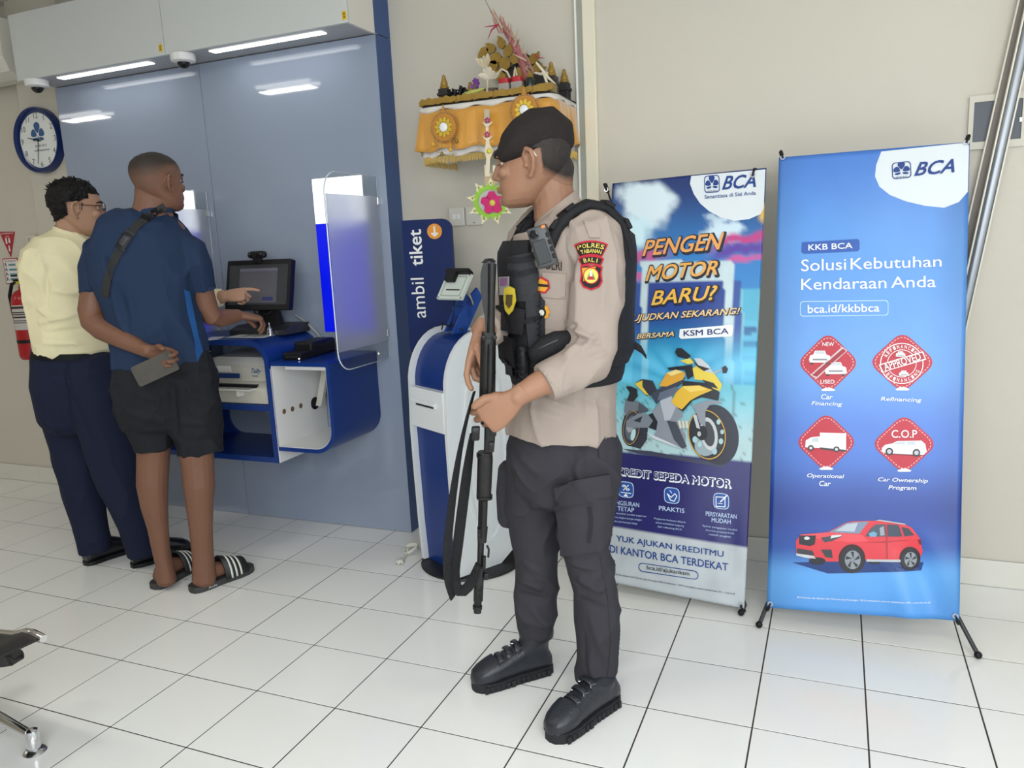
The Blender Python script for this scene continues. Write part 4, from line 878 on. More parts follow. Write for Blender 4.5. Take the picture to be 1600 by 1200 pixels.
class Banner:
    def __init__(s, tl, tr, bl, br, warp):
        s.tl, s.tr, s.bl, s.br = (np.array(q, float) for q in (tl, tr, bl, br)); s.warp = warp
        s.c = (s.tl+s.tr+s.bl+s.br)/4
        s.x = s.tr-s.tl; s.x /= np.linalg.norm(s.x); up = (s.tl+s.tr-s.bl-s.br); up -= s.x*(up@s.x); s.y = up/np.linalg.norm(up); s.n = np.cross(s.x, s.y)
        s.W = np.linalg.norm(s.tr-s.tl); s.H = np.linalg.norm(s.tl-s.bl)
    def uv(s, p): q = np.array(p)-s.c; return float(q@s.x), float(q@s.y)
    def px2(s, px, py):            # photograph pixel -> banner coordinates
        d = ray(px, py); return s.uv(CAM+d*float((s.c-CAM)@s.n)/float(d@s.n))
    def P(s, u, v, lift=0.): return s.c+s.x*u+s.y*v+s.n*(lift+s.warp(u/s.W, v/s.H))
    def poly(s, pts, layer, mb=None, raw=False):
        Q = [s.px2(*p) for p in pts] if not raw else pts
        V, F = tri_sub(Q, .035); return (mb or MB()).add([s.P(u, v, layer*.0009) for u, v in V], F)
    def text(s, txt, quad, layer, mb=None, **k):
        """quad: photograph pixels of the letters' box: lower left, lower right, upper right, upper left"""
        V, F = text2d(txt, 1., **k); A = np.array(V); lo, hi = A.min(0), A.max(0); Q = [np.array(s.px2(*p)) for p in quad]
        out = []
        for (x, y), e in zip(V, LIFTS):
            a = (x-lo[0])/(hi[0]-lo[0]); b = (y-lo[1])/(hi[1]-lo[1]); q = (Q[0]*(1-a)+Q[1]*a)*(1-b)+(Q[3]*(1-a)+Q[2]*a)*b; out.append(s.P(q[0], q[1], layer*.0009+e))
        return (mb or MB()).add(out, F)
def ell(cx, cy, rx, ry, n=24, rot=0., a0=0., a1=360.):
    c_, s_ = cos(radians(rot)), sin(radians(rot)); full = abs(a1-a0) >= 360
    return [(cx+rx*cos(t)*c_-ry*sin(t)*s_, cy+rx*cos(t)*s_+ry*sin(t)*c_) for t in np.radians(np.linspace(a0, a1, n, endpoint=not full))]
def print_mat(name, col, rough=.38): return mat('print_'+name, col, rough)
def col_mat(name, rough):
    m = bpy.data.materials.new(name); m.use_nodes = True; nt = m.node_tree; b = nt.nodes['Principled BSDF']
    a = nt.nodes.new('ShaderNodeVertexColor'); a.layer_name = 'Col'; nt.links.new(a.outputs[0], b.inputs['Base Color']); b.inputs['Roughness'].default_value = rough
    return m
def srgb(h): h = h.lstrip('#'); c = [int(h[i:i+2], 16)/255 for i in (0, 2, 4)]; return np.array([x/12.92 if x <= .04045 else ((x+.055)/1.055)**2.4 for x in c])
def sstep(a, b, x): t = min(1, max(0, (x-a)/(b-a))); return t*t*(3-2*t)
def fbm(x, y, s=1.): return noise.fractal(Vector((x*s, y*s, 3.7)), 1., 2., 5)

def banner_sheet(b, paint, parent, mat_name, nu=64, nv=150):
    me_v = []; cols = []
    for j in range(nv+1):
        for i in range(nu+1):
            a, t = i/nu, j/nv; p = (b.tl*(1-a)+b.tr*a)*(1-t)+(b.bl*(1-a)+b.br*a)*t; u, v = b.uv(p); me_v.append(tuple(b.P(u, v))); q = proj(p); cols.append(paint(q[0], q[1]))
    fs = [(j*(nu+1)+i, (j+1)*(nu+1)+i, (j+1)*(nu+1)+i+1, j*(nu+1)+i+1) for j in range(nv) for i in range(nu)]
    me = bpy.data.meshes.new('banner_sheet'); me.from_pydata(me_v, [], fs)
    at_ = me.color_attributes.new('Col', 'FLOAT_COLOR', 'POINT'); at_.data.foreach_set('color', np.array([(*c, 1) for c in cols], np.float32).ravel())
    o = obj('banner_sheet', me, col_mat(mat_name, .33), parent, 180)
    md = o.modifiers.new('thickness', 'SOLIDIFY'); md.thickness = .0012; md.offset = -1 if (Vector(b.n).dot(me.polygons[0].normal) > 0) else 1
    return o
def x_stand(b, parent, feet, hub_d):
    """black stand: two crossing poles behind the sheet, feet and eyelets"""
    tl, tr, bl, br = b.P(-b.W/2+.012, b.H/2-.012, .004), b.P(b.W/2-.012, b.H/2-.012, .004), b.P(*b.uv(b.bl+b.x*.012+b.y*.015), .004), b.P(*b.uv(b.br-b.x*.012+b.y*.015), .004)
    hub = b.c - b.n*hub_d - b.y*.15
    for q in (tl, tr, bl, br):
        back = q-b.n*.02
        obj('pole', MB().tube([back, hub+(back-hub)*.05], [.0035, .006], 8), M_black, parent, 60)
        e = (q-hub); e /= np.linalg.norm(e)
        obj('hook', MB().tube([back-e*.005, back+e*.030, q+e*.022+b.n*.006, q+b.n*.010], [.007, .007, .005, .003], 8), M_black, parent, 60)
        obj('eyelet', MB().lathe([(.0045, 0), (.009, 0), (.009, .002), (.0045, .002), (.0045, 0)], q, b.n, 16, cap=False), M_steel, parent)
    obj('hub', MB().lathe([(0, 0), (.03, 0), (.03, .02), (0, .02)], hub, b.n, 16), M_black, parent, 40)
    for f in feet:
        f = np.array(f); cands = [q-b.n*.03-b.y*.01+b.x*sg_*.012 for q, sg_ in ((bl, -1), (br, 1))]; kn = min(cands, key=lambda q: np.linalg.norm(q-f)); pts = [hub, kn, f+(0, 0, .012)] if np.linalg.norm(kn-f) < .2 else [hub, f+(0, 0, .012)]
        obj('leg', MB().tube(pts, .0075, 10), M_dark, parent, 60)
        obj('rubber_foot', MB().ball(f+(0, 0, .0125), (.0125, .0125, .0125), 10), M_black, parent, 60)

def logo(b, parent, box_px, word_quad, lay=3):
    """square emblem in rounded frame and the bank's word mark"""
    bl_, br_, ur, ul = (np.array(b.px2(*p)) for p in box_px); ax = (br_-bl_); ay = (ul-bl_); ctr = (bl_+ur)/2
    L = lambda u, v: ctr+ax*u+ay*v
    m = MB(); Po = [L(x, y) for x, y in rrect(-.5, -.5, .5, .5, .2)]; Pi = [L(x, y) for x, y in rrect(-.45, -.45, .45, .45, .17)]
    k = len(Po); m.add([b.P(*q, lay*.0009) for q in Po+Pi], [(i, (i+1) % k, k+(i+1) % k, k+i) for i in range(k)])
    for pet in petals2d(): b.poly([tuple(L(x*.85, y*.80+.10)) for x, y in pet], lay, m, raw=True)
    V, F = text2d('BANK BCA', 1., bold=True); A = np.array(V); A = (A-(A.min(0)+A.max(0))/2)/(A.max(0)-A.min(0)); m.add([b.P(*L(x*.62, y*.08-.40), lay*.0009) for x, y in A], F)
    obj('bank_logo', m, print_mat('bank_blue', '#1b3f86'), parent)
    obj('bank_word_mark', b.text('BCA', word_quad, lay, bold=True, shear=.25, extra=.012), print_mat('bank_blue', 0), parent)

# ------------------------------------------------------------------ banner 1: motorcycle credit
w1 = lambda u, v: .006*sin(5.2*u+1.)*cos(2.1*v)+.004*sin(9*v+2*u)+.004*math.exp(-((u-.35)**2+(v+.42)**2)/.01)*sin(30*u)
B1 = Banner((1.752, 1.625, 1.592), (2.336, 1.625, 1.607), (1.716, 1.275, .066), (2.308, 1.275, .026), w1)
def paint1(x, y):
    n1 = fbm(x/60., y/60.); n2 = fbm(x/25.+7, y/25.)
    sky = srgb('#16306f')*(1-sstep(280, 420, y))+srgb('#2b7fc6')*sstep(280, 420, y)
    sky = sky*(1-sstep(400, 480, y))+srgb('#2f86c8')*sstep(400, 480, y)
    c_ = sky
    d = math.hypot((x-1010)/62, (y-325)/46)+.55*n1; c_ = c_+(srgb('#dff1f8')-c_)*sstep(1.05, .6, d)*.95
    d = math.hypot((x-985)/55, (y-360)/40)+.5*n1; c_ = c_+(srgb('#cfeef8')-c_)*sstep(1.0, .6, d)
    d = math.hypot((x-1130)/45, (y-362)/24)+.5*n2; c_ = c_+(srgb('#d7ecf6')-c_)*sstep(1.0, .55, d)*.9
    sl = y+.30*(x-1090)
    for cy_, h_, xc, hue in ((395, 10, 1170, '#c23a86'), (412, 8, 1165, '#5a3aa0'), (428, 7, 1175, '#d0539a'), (375, 9, 985, '#c8508f'), (410, 7, 985, '#c95fa0'), (445, 9, 985, '#d8d070')):
        d = abs(sl+40*n1*.4-cy_-(-30 if xc < 1000 else 0)*0)/h_; wx = sstep(75, 30, abs(x-xc)); c_ = c_+(srgb(hue)-c_)*sstep(1.3, .3, d)*wx
    d = math.hypot((x-1195)/14, (y-330)/22)+.4*n2; c_ = c_+(srgb('#e0b95a')-c_)*sstep(1, .5, d)
    if 408 < y < 625:   # building
        k = sstep(410, 455, y)
        if 1002 < x < 1146: c_ = srgb('#cfe4ea')*(.9+.1*n2)
        if 1012 < x < 1132 and y > 440: c_ = srgb('#1f3f92')*(1-.5*sstep(470, 560, y))+srgb('#2da0cf')*.5*sstep(470, 560, y)
        if (988 < x < 1002 or 1146 < x < 1158) and y > 440: c_ = srgb('#28509e')
        if (x >= 1158 or x <= 988) and y > 450: c_ = srgb('#7fc4d6')*(.95+.08*n2)
        if 1162 < x < 1184 and y > 452: c_ = srgb('#4fb0d0') if y < 500 else (srgb('#1f5f9c') if int((y-500)/11) % 2 else srgb('#57b8d8'))
        f = sstep(505, 565, y); c_ = c_*(1-.8*f)+srgb('#2fa6cf')*.8*f
        c_ = c_+.25*sstep(60, 5, abs(math.atan2(y-600, x-1060)*40 % 22-11)*4)*sstep(530, 570, y)*sstep(620, 590, y)*srgb('#9fe4f4')
    yb = 598+(x-1060)*.02
    if y > yb:          # paved ground
        c_ = srgb('#63c2d6')*(1-sstep(600, 700, y))+srgb('#b3d3d6')*sstep(600, 700, y); c_ = c_*(.95+.08*n2)
        g = (y-560)/(1+.004*(x-1060)); q = abs((g*g*.0035) % 6-3); r_ = abs(((x-1060)*40/(y-540+20)+ .3*y) % 26-13)
        if r_ < .7 or q < .12: c_ = c_*.55
    yn = 704+(x-960)*.087
    if y > yn: c_ = srgb('#211f63')*(1+.06*n2)+.05*sstep(1060, 1150, x)*sstep(1190, 1130, x)*srgb('#5a5ab0')
    yw = 824+(x-960)*.152
    if y > yw: c_ = srgb('#b9c0c4')*(1+.10*n1+.06*n2)
    return np.clip(c_, 0, 1)
b1 = thing('x_banner', 'motorcycle loan banner on a black stand behind the soldier', 'banner', (2.02, 1.45, 0))
s1_ = banner_sheet(B1, paint1, b1, 'motorcycle_banner_print')
x_stand(B1, b1, [atz(1158, 962, 0), (1.68, 1.24, 0), (2.02, 1.70, 0)], .10)
PB = print_mat('navy_shadow', '#1c2236'); PO = print_mat('amber', '#f0ae55'); PW = print_mat('white', '#f2f5f6'); PN = print_mat('deep_navy', '#20286a')
obj('white_bubble', B1.poly([(1080, 275), (1078, 287), (1084, 303), (1094, 318), (1108, 330), (1125, 339), (1147, 345), (1170, 342), (1188, 334), (1193, 325), (1196, 264)], 1), print_mat('bubble', '#dfe6ea'), s1_)
logo(B1, s1_, ((1101, 302), (1125, 300), (1124, 273), (1100, 275)), ((1128, 297), (1181, 292), (1182, 271), (1131, 275)))
obj('slogan', B1.text('Senantiasa di Sisi Anda', ((1101, 311), (1181, 304), (1181, 298), (1101, 305)), 3, bold=True), print_mat('bank_blue', 0), s1_)
def head(txt, quad, col=PO, grow=3.2, **k):
    (x0, y0), (x1, y1), (x2, y2), (x3, y3) = quad; g = grow
    obj('lettering_shadow', B1.text(txt, ((x0-g*.5, y0+g*1.3), (x1+g*1.3, y1+g*1.3), (x2+g*1.3, y2-g*.6), (x3-g*.5, y3-g*.6)), 3, bold=True, extra=.05, **k), PB, s1_)
    obj('lettering', B1.text(txt, quad, 5, bold=True, extra=.008, **k), col, s1_)
head('PENGEN', ((1004, 401), (1128, 390), (1132, 363), (1008, 376)), print_mat('amber_top', '#eda65c'), shear=.18)
head('MOTOR', ((1009, 440), (1121, 430), (1124, 407), (1013, 416)), shear=.18)
head('BARU?', ((1018, 478), (1119, 469), (1122, 446), (1021, 455)), print_mat('amber_low', '#f2bd4e'), shear=.18)
head('WUJUDKAN SEKARANG!', ((972, 507), (1155, 494), (1157, 481), (974, 493)), print_mat('amber_pale', '#f3cf94'), 1.6, shear=.2)
head('BERSAMA', ((995, 530), (1054, 526), (1055, 518), (996, 522)), print_mat('amber_pale', 0), 1.2, shear=.2)
obj('white_box', B1.poly([(1063, 515), (1143, 508), (1146, 510), (1145, 523), (1143, 526), (1065, 530), (1062, 527)], 4), PW, s1_)
obj('lettering', B1.text('KSM BCA', ((1069, 526), (1139, 522), (1139, 513), (1069, 517)), 5, bold=True, extra=.006), PN, s1_)
head('KREDIT SEPEDA MOTOR', ((966, 741), (1141, 762), (1141, 750), (966, 731)), PN, 2.)
for o_ in [o for o in b1.children_recursive if o.name.startswith('lettering_shadow')][-1:]: o_.data.materials[0] = PW
for cx_, cy_, t1, t2, w_ in ((978, 765, 'ANGSURAN', 'TETAP', 21), (1050, 774, 'PRAKTIS', None, 20), (1127, 783, 'PERSYARATAN', 'MUDAH', 24)):
    for r_, l_, m_ in ((12.5, 3, print_mat('pale_blue', '#b9cdea')), (11.2, 4, print_mat('icon_blue', '#234f9e'))):
        P = []
        for k in range(24):
            t = 2*pi*k/24; c2, s2 = cos(t), sin(t); f = (abs(c2)**4+abs(s2)**4)**(-.25); P.append((cx_+r_*c2*f*.98, cy_+r_*s2*f+.12*r_*c2))
        obj('icon_tile', B1.poly(P, l_), m_, s1_)
    for q in ((t1, 0), (t2, 9)):
        if not q[0]: continue
        dy = 20+q[1]+2; ww = w_ if q[1] == 0 else w_*.62; obj('lettering', B1.text(q[0], ((cx_-ww, cy_+dy+3-ww*.1), (cx_+ww, cy_+dy+3+ww*.12), (cx_+ww, cy_+dy-4+ww*.12), (cx_-ww, cy_+dy-4-ww*.1)), 4, bold=True), print_mat('pale_blue', 0), s1_)
def stroke(b, pts, wpx, layer, material, parent, name='icon_line'):
    m = MB()
    for (x0, y0), (x1, y1) in zip(pts[:-1], pts[1:]):
        d = np.array((x1-x0, y1-y0), float); d /= np.linalg.norm(d)+1e-9; n = np.array((-d[1], d[0]))*wpx/2; a, c2 = np.array((x0, y0))-d*wpx*.3, np.array((x1, y1))+d*wpx*.3
        b.poly([tuple(a+n), tuple(c2+n), tuple(c2-n), tuple(a-n)], layer, m)
    return obj(name, m, material, parent)
obj('icon_sign', B1.text('%', ((972, 766), (984, 767), (984, 758), (972, 757)), 5, bold=True), PW, s1_)
stroke(B1, [(970, 769), (986, 771)], 1.2, 5, PW, s1_); obj('icon_sign', B1.poly([(978, 771), (982, 776), (974, 775)], 5), PW, s1_)
stroke(B1, [(1043, 771), (1048, 781), (1054, 783), (1058, 775), (1055, 771), (1049, 777), (1043, 771)], 1.3, 5, PW, s1_); stroke(B1, [(1047, 766), (1050, 770)], 1, 5, PW, s1_)
stroke(B1, [(1119, 776), (1119, 791), (1133, 792), (1133, 777), (1119, 776)], 1.3, 5, PW, s1_); stroke(B1, [(1136, 774), (1126, 784)], 2., 5, PW, s1_); stroke(B1, [(1122, 786), (1129, 787)], 1, 5, PW, s1_)
def small(txt, x, y, w_, h_, sl, parent, b, col=None, lay=4): obj('small_print', b.text(txt, ((x-w_, y+h_-sl*w_), (x+w_, y+h_+sl*w_), (x+w_, y-h_+sl*w_), (x-w_, y-h_-sl*w_)), lay), col or print_mat('pale_blue', 0), parent)
for i, t_ in enumerate(('Cari tentukan jumlah angsuran', 'serta angsurannya ringan', 'dan jaminannya tetap')): small(t_, 982-i*2, 804+i*6.2, 28-5*i, 1.9, .11, s1_, B1)
for i, t_ in enumerate(('Angsuran bulanan ditarik', 'secara autodebet langsung', 'dari rekening BCA')): small(t_, 1047, 813+i*6, 25-3*i, 1.9, .13, s1_, B1)
for i, t_ in enumerate(('Syarat pengajuan mudah', 'dan proses persetujuan kredit', 'relatif singkat')): small(t_, 1125, 825+i*6, 27-5*i, 1.9, .14, s1_, B1)
PBl = print_mat('bank_blue', 0)
obj('lettering', B1.text('YUK AJUKAN KREDITMU', ((963, 848), (1131, 873), (1131, 861), (963, 836)), 3, bold=True, extra=.004), PBl, s1_)
obj('lettering', B1.text('DI KANTOR BCA TERDEKAT', ((953, 863), (1138, 892), (1138, 880), (953, 851)), 3, bold=True, extra=.004), PBl, s1_)
P = rrect(998, -7, 1092, 7, 6.8); P = [(x, 892+(x-1045)*.145-y) for x, y in P]
m = MB(); Q = [B1.px2(*p) for p in P]; Qi = [B1.px2(1045+(x-1045)*.975, 892+(x-1045)*.145+(y-892-(x-1045)*.145)*.82) for x, y in P]; k = len(Q)
m.add([B1.P(*q, .0027) for q in Q+Qi], [(i, (i+1) % k, k+(i+1) % k, k+i) for i in range(k)]); obj('oval_frame', m, PBl, s1_)
obj('lettering', B1.text('bca.id/ajukanksm', ((1011, 891), (1078, 901), (1078, 892.5), (1011, 882.5)), 3, bold=True), print_mat('black', '#23262e'), s1_)
small('BCA berizin dan diawasi oleh Otoritas Jasa Keuangan & Bank Indonesia  •  BCA merupakan peserta penjaminan LPS  •  bca.co.id', 1048, 911.5, 100, 1.9, .166, s1_, B1, print_mat('black', 0), 3)

# motorcycle print (coordinates of a 5.454 x enlargement whose corner is at 940, 540)
def bk(pts): return [(x/5.454+940, y/5.454+540) for x, y in pts]
def art(pts, col, layer, name='motorcycle_print'): return obj(name, B1.poly(bk(pts), layer), print_mat('moto_'+col.lstrip('#'), col), s1_)
art([(170, 880), (420, 900), (760, 960), (1060, 1010), (1040, 1040), (700, 985), (300, 920)], '#3d3f55', 2)
art(ell(262, 690, 92, 170, 28, 8), '#2a2c36', 2); art([(320, 560), (400, 640), (385, 800), (330, 880), (250, 860), (330, 760)], '#33343f', 2)
art(ell(252, 700, 70, 146, 28, 8), '#c9a15c', 3); art(ell(252, 700, 66, 140, 28, 8), '#3a3d47', 4); art(ell(250, 700, 48, 105, 24, 8), '#5d646e', 5); art(ell(268, 760, 20, 52, 14, 12), '#b9d6da', 6); art(ell(240, 690, 30, 52, 20, 8), '#9aa0a6', 6)
art(ell(985, 760, 182, 258, 40, -10), '#272a38', 3); art(ell(905, 762, 160, 222, 40, -12), '#1b1d26', 4)
art(ell(900, 758, 158, 214, 40, -12), '#d9ab3e', 5); art(ell(900, 758, 150, 205, 40, -12), '#22242c', 6); art(ell(890, 850, 95, 90, 20, -12), '#93a7ad', 7); art(ell(985, 760, 50, 120, 20, -8), '#2e3238', 7)
art(ell(918, 752, 72, 142, 30, -10), '#c9ccce', 8); art(ell(915, 752, 50, 108, 26, -10), '#3d4046', 9); art(ell(860, 745, 46, 62, 20), '#1d1f24', 10); art(ell(836, 752, 16, 22, 14), '#b7bcc0', 11)
for cx_, cy_, r_ in ((1000, 650, 18), (1030, 735, 16), (1020, 815, 20), (965, 900, 22), (800, 800, 22), (840, 840, 20)): art(ell(cx_, cy_, r_, r_*1.3, 10), '#a9c9cd', 9)
art([(205, 450), (300, 470), (345, 500), (330, 560), (240, 555), (205, 600), (190, 560)], '#6f7680', 5)
art([(210, 640), (330, 570), (400, 590), (440, 640), (400, 700), (250, 700), (205, 690)], '#7a828c', 7); art([(270, 640), (350, 600), (330, 655)], '#2e323a', 8)
art([(395, 590), (520, 540), (560, 700), (460, 720), (380, 690)], '#22252d', 6)
art([(430, 560), (520, 470), (640, 480), (700, 600), (650, 640), (720, 760), (720, 880), (640, 860), (560, 820), (460, 770), (480, 650)], '#8a909b', 7)
art([(560, 640), (640, 650), (730, 860), (690, 880), (620, 800)], '#454a56', 8); art([(500, 470), (600, 430), (640, 520), (590, 630), (540, 640)], '#b4b9c2', 8)
art([(385, 740), (560, 815), (710, 885), (600, 850), (440, 790)], '#cfd4d8', 9)
art([(290, 320), (345, 285), (440, 300), (475, 380), (440, 420), (390, 430), (330, 370)], '#33363f', 7); art([(285, 325), (350, 295), (350, 350), (410, 430), (370, 410)], '#e3c442', 8)
art([(205, 350), (245, 345), (300, 370), (310, 430), (270, 480), (215, 470), (240, 400)], '#22252c', 6); art([(320, 480), (400, 540), (405, 560), (310, 580)], '#4c525c', 8)
art([(420, 420), (520, 350), (640, 280), (720, 270), (700, 320), (560, 420), (470, 500)], '#3b4354', 8)
art([(495, 345), (560, 235), (640, 205), (720, 235), (700, 290), (560, 350)], '#e0a63a', 9); art([(560, 235), (640, 205), (700, 225), (600, 260)], '#f1d98a', 10)
art([(500, 400), (640, 350), (690, 380), (600, 430), (480, 470)], '#646d80', 9)
art([(700, 300), (900, 320), (1010, 400), (1000, 470), (860, 440), (780, 470), (700, 560), (660, 540), (740, 420), (690, 370)], '#1f222b', 8)
art([(600, 480), (640, 400), (700, 345), (840, 340), (950, 380), (830, 430), (760, 470), (690, 545), (640, 520)], '#e6b93b', 10); art([(690, 350), (840, 345), (900, 375), (760, 400)], '#f4d46a', 11)
art([(780, 200), (850, 150), (960, 230), (1030, 330), (1015, 390), (960, 370), (880, 300), (800, 290)], '#e9cf4d', 10); art([(860, 290), (960, 320), (1000, 370), (930, 350)], '#1d1f26', 11)
art([(795, 110), (850, 110), (920, 170), (960, 240), (880, 220), (830, 170)], '#c8ced4', 11); art([(675, 130), (760, 110), (800, 150), (740, 160)], '#e3d05a', 10)
art([(632, 60), (650, 25), (690, 25), (770, 90), (740, 115), (660, 100)], '#1f2329', 11); art([(760, 100), (830, 170), (930, 200), (880, 220), (820, 180)], '#22262d', 12)
art([(1030, 190), (1060, 172), (1082, 200), (1070, 235), (1040, 238)], '#22262d', 11); art([(960, 225), (1030, 200), (1032, 212), (970, 240)], '#aeb4ba', 10)
art([(568, 190), (700, 175), (780, 165), (790, 260), (740, 290), (715, 210), (580, 210)], '#1f2229', 10)
art([(780, 510), (900, 470), (1000, 470), (1040, 495), (930, 500), (890, 560), (890, 690), (840, 660), (810, 560)], '#8d949e', 12); art([(785, 590), (815, 590), (845, 710), (815, 700)], '#c3c8cc', 13)
for i in range(3): art([(655+30*i, 640), (675+30*i, 640), (690+28*i, 700), (670+28*i, 705)], '#d8d2c0', 9)

# ------------------------------------------------------------------ banner 2: car loans
w2 = lambda u, v: .012*math.exp(-((u-.30)**2)/.02)*sstep(-.30, -.42, v)*sin(20*(u+v))-.010*(2*u)**2*sstep(-.6, .2, -v)+.004*sin(6*v)
B2 = Banner((2.381, 1.60, 1.637), (2.983, 1.60, 1.638), (2.389, 1.22, .066), (2.986, 1.22, .104), w2)
def paint2(x, y):
    a, b_, c2, d_, e_ = srgb('#4a7fd0'), srgb('#5f9ce4'), srgb('#3f74cf'), srgb('#1d3f97'), srgb('#5fa5e8')
    pts = ((230, a), (400, b_), (560, b_), (690, c2), (800, d_), (850, srgb('#2350a8')), (900, e_), (980, srgb('#4f93dc')))
    for (y0, c0), (y1, c1) in zip(pts[:-1], pts[1:]):
        if y <= y1: t = sstep(y0, y1, y); col = c0*(1-t)+c1*t; break
    else: col = pts[-1][1]
    xe = abs((x-1355)/150); col = col*(1-.25*sstep(.55, 1.05, xe))
    return np.clip(col*(1+.03*fbm(x/40., y/40.)), 0, 1)
b2 = thing('x_banner', 'blue car loan banner on a black stand at the right', 'banner', (2.69, 1.41, 0))
s2_ = banner_sheet(B2, paint2, b2, 'car_banner_print', 40, 90)
x_stand(B2, b2, [atz(1186, 981, 0), atz(1528, 1029, 0), (2.69, 1.70, 0)], .10)
obj('white_bubble', B2.poly([(1377, 237), (1369, 258), (1367, 276), (1374, 292), (1390, 305), (1415, 315), (1445, 322), (1475, 325), (1498, 316), (1512, 300), (1514, 228), (1510, 223)], 1), print_mat('bubble', 0), s2_)
logo(B2, s2_, ((1394, 281), (1424, 278), (1423, 252), (1393, 255)), ((1428, 276), (1491, 270), (1494, 248), (1432, 254)))
PBx = print_mat('mid_blue', '#2f5cb0')
obj('blue_box', B2.poly([(1253, 379), (1340, 374), (1343, 377), (1343, 390), (1340, 393), (1256, 397), (1252, 394)], 2), PBx, s2_)
obj('lettering', B2.text('KKB BCA', ((1263, 392), (1332, 388.5), (1332, 379.5), (1263, 382.5)), 3, bold=True, extra=.003), PW, s2_)
obj('lettering', B2.text('Solusi', ((1252, 424.5), (1322, 422), (1322, 404), (1252, 406)), 3, extra=.003), PW, s2_); obj('lettering', B2.text('Kebutuhan', ((1329, 422), (1471, 417), (1471, 400), (1329, 404)), 3, extra=.003), PW, s2_)
obj('lettering', B2.text('Kendaraan', ((1252, 453.5), (1385, 451), (1385, 433), (1252, 436)), 3, extra=.003), PW, s2_); obj('lettering', B2.text('Anda', ((1392, 450.5), (1462, 449), (1462, 431), (1392, 433)), 3, extra=.003), PW, s2_)
P = rrect(1250, -12, 1388, 12, 5); P = [(x, 482-(x-1319)*.012-y) for x, y in P]; Q = [B2.px2(*p) for p in P]; Qi = [B2.px2(1319+(x-1319)*.985, 482+(y-482)*.90) for x, y in P]; k = len(Q); m = MB()
m.add([B2.P(*q, .0018) for q in Q+Qi], [(i, (i+1) % k, k+(i+1) % k, k+i) for i in range(k)]); obj('frame_line', m, print_mat('pale_cyan', '#bfe2ee'), s2_)
obj('lettering', B2.text('bca.id/kkbbca', ((1262, 489.5), (1374, 487.5), (1374, 474.5), (1262, 476.5)), 3, bold=True), PW, s2_)
PR = print_mat('badge_red', '#c02338'); PRd = print_mat('badge_dark_red', '#9c1a2c')
def badge(cx_, cy_, rx, ry):
    P = []
    for (vx, vy), (ux_, uy_) in zip(((0, -ry), (rx, 0), (0, ry), (-rx, 0)), ((rx, 0), (0, ry), (-rx, 0), (0, -ry))):
        pv = {(0, -ry): (-rx, 0), (rx, 0): (0, -ry), (0, ry): (rx, 0), (-rx, 0): (0, ry)}[(vx, vy)]
        for t in np.linspace(0, 1, 6):
            A = np.array((vx, vy))*.74+np.array(pv)*.26; Cq = np.array((vx, vy))*.74+np.array((ux_, uy_))*.26; q = (1-t)**2*A+2*t*(1-t)*np.array((vx, vy))*1.0+t*t*Cq; P.append((cx_+q[0], cy_+q[1]))
    o = obj('badge', B2.poly(P, 2), PR, s2_)
    n_d = 44; Pn = np.array(P+[P[0]]); L = np.r_[0, np.cumsum(np.linalg.norm(np.diff(Pn, axis=0), axis=1))]; m = MB()
    for i in range(n_d):
        a, b_ = L[-1]*i/n_d, L[-1]*(i+.6)/n_d; p, q = [np.array([np.interp(t, L, Pn[:, k_]) for k_ in (0, 1)]) for t in (a, b_)]; cc = np.array((cx_, cy_)); p, q = cc+(p-cc)*.91, cc+(q-cc)*.91; n2 = np.array((-(q-p)[1], (q-p)[0])); n2 /= np.linalg.norm(n2); B2.poly([tuple(p+n2*.5), tuple(q+n2*.5), tuple(q-n2*.5), tuple(p-n2*.5)], 3, m)
    obj('stitching', m, print_mat('stitch_white', '#f0cfd2'), s2_, kind='stuff')
    obj('white_foot', B2.poly([(cx_-11, cy_+ry*.86), (cx_-5, cy_+ry*.80), (cx_+5, cy_+ry*.80), (cx_+11, cy_+ry*.86), (cx_+9, cy_+ry*.9), (cx_-9, cy_+ry*.9)], 4), PW, s2_)
badge(1294, 567, 50, 49); badge(1410, 566, 54, 49); badge(1291, 691, 50, 48); badge(1413, 694, 53, 48)
def A2(pts, col, layer, name='print_shape'): return obj(name, B2.poly(pts, layer), print_mat('car_'+col.lstrip('#'), col), s2_)
def T2(txt, x, y, w_, h_, sl=0., shear=0., bold=True, layer=5, col=None): return obj('lettering', B2.text(txt, ((x-w_, y+h_-sl*w_), (x+w_, y+h_+sl*w_), (x+w_, y-h_+sl*w_), (x-w_, y-h_-sl*w_)), layer, bold=bold, shear=shear), col or PW, s2_)
T2('NEW', 1294, 538, 9, 3); T2('USED', 1293, 596.5, 11, 3)
A2([(1266, 586), (1316, 542), (1324, 548), (1276, 592)], '#d9c3c6', 4); A2([(1269, 586), (1317, 545), (1322, 548.5), (1276, 589)], '#a31c30', 5)
def small_car(x, y, s):
    A2([(x-20*s, y+4*s), (x-18*s, y-4*s), (x-12*s, y-6*s), (x-9*s, y-13*s), (x+9*s, y-13*s), (x+12*s, y-6*s), (x+19*s, y-3*s), (x+20*s, y+6*s), (x+17*s, y+9*s), (x-18*s, y+9*s)], '#f4f4f4', 4, 'car_pictogram')
    A2([(x-10*s, y-7*s), (x-8*s, y-12*s), (x+8*s, y-12*s), (x+10*s, y-7*s)], '#cfd4d8', 5); A2([(x-18*s, y+9*s), (x-12*s, y+9*s), (x-12*s, y+12*s), (x-18*s, y+12*s)], '#33302f', 5); A2([(x+11*s, y+9*s), (x+17*s, y+9*s), (x+17*s, y+12*s), (x+11*s, y+12*s)], '#33302f', 5)
    A2([(x-14*s, y+2*s), (x+14*s, y+2*s), (x+12*s, y+5*s), (x-12*s, y+5*s)], '#8b8f94', 5)
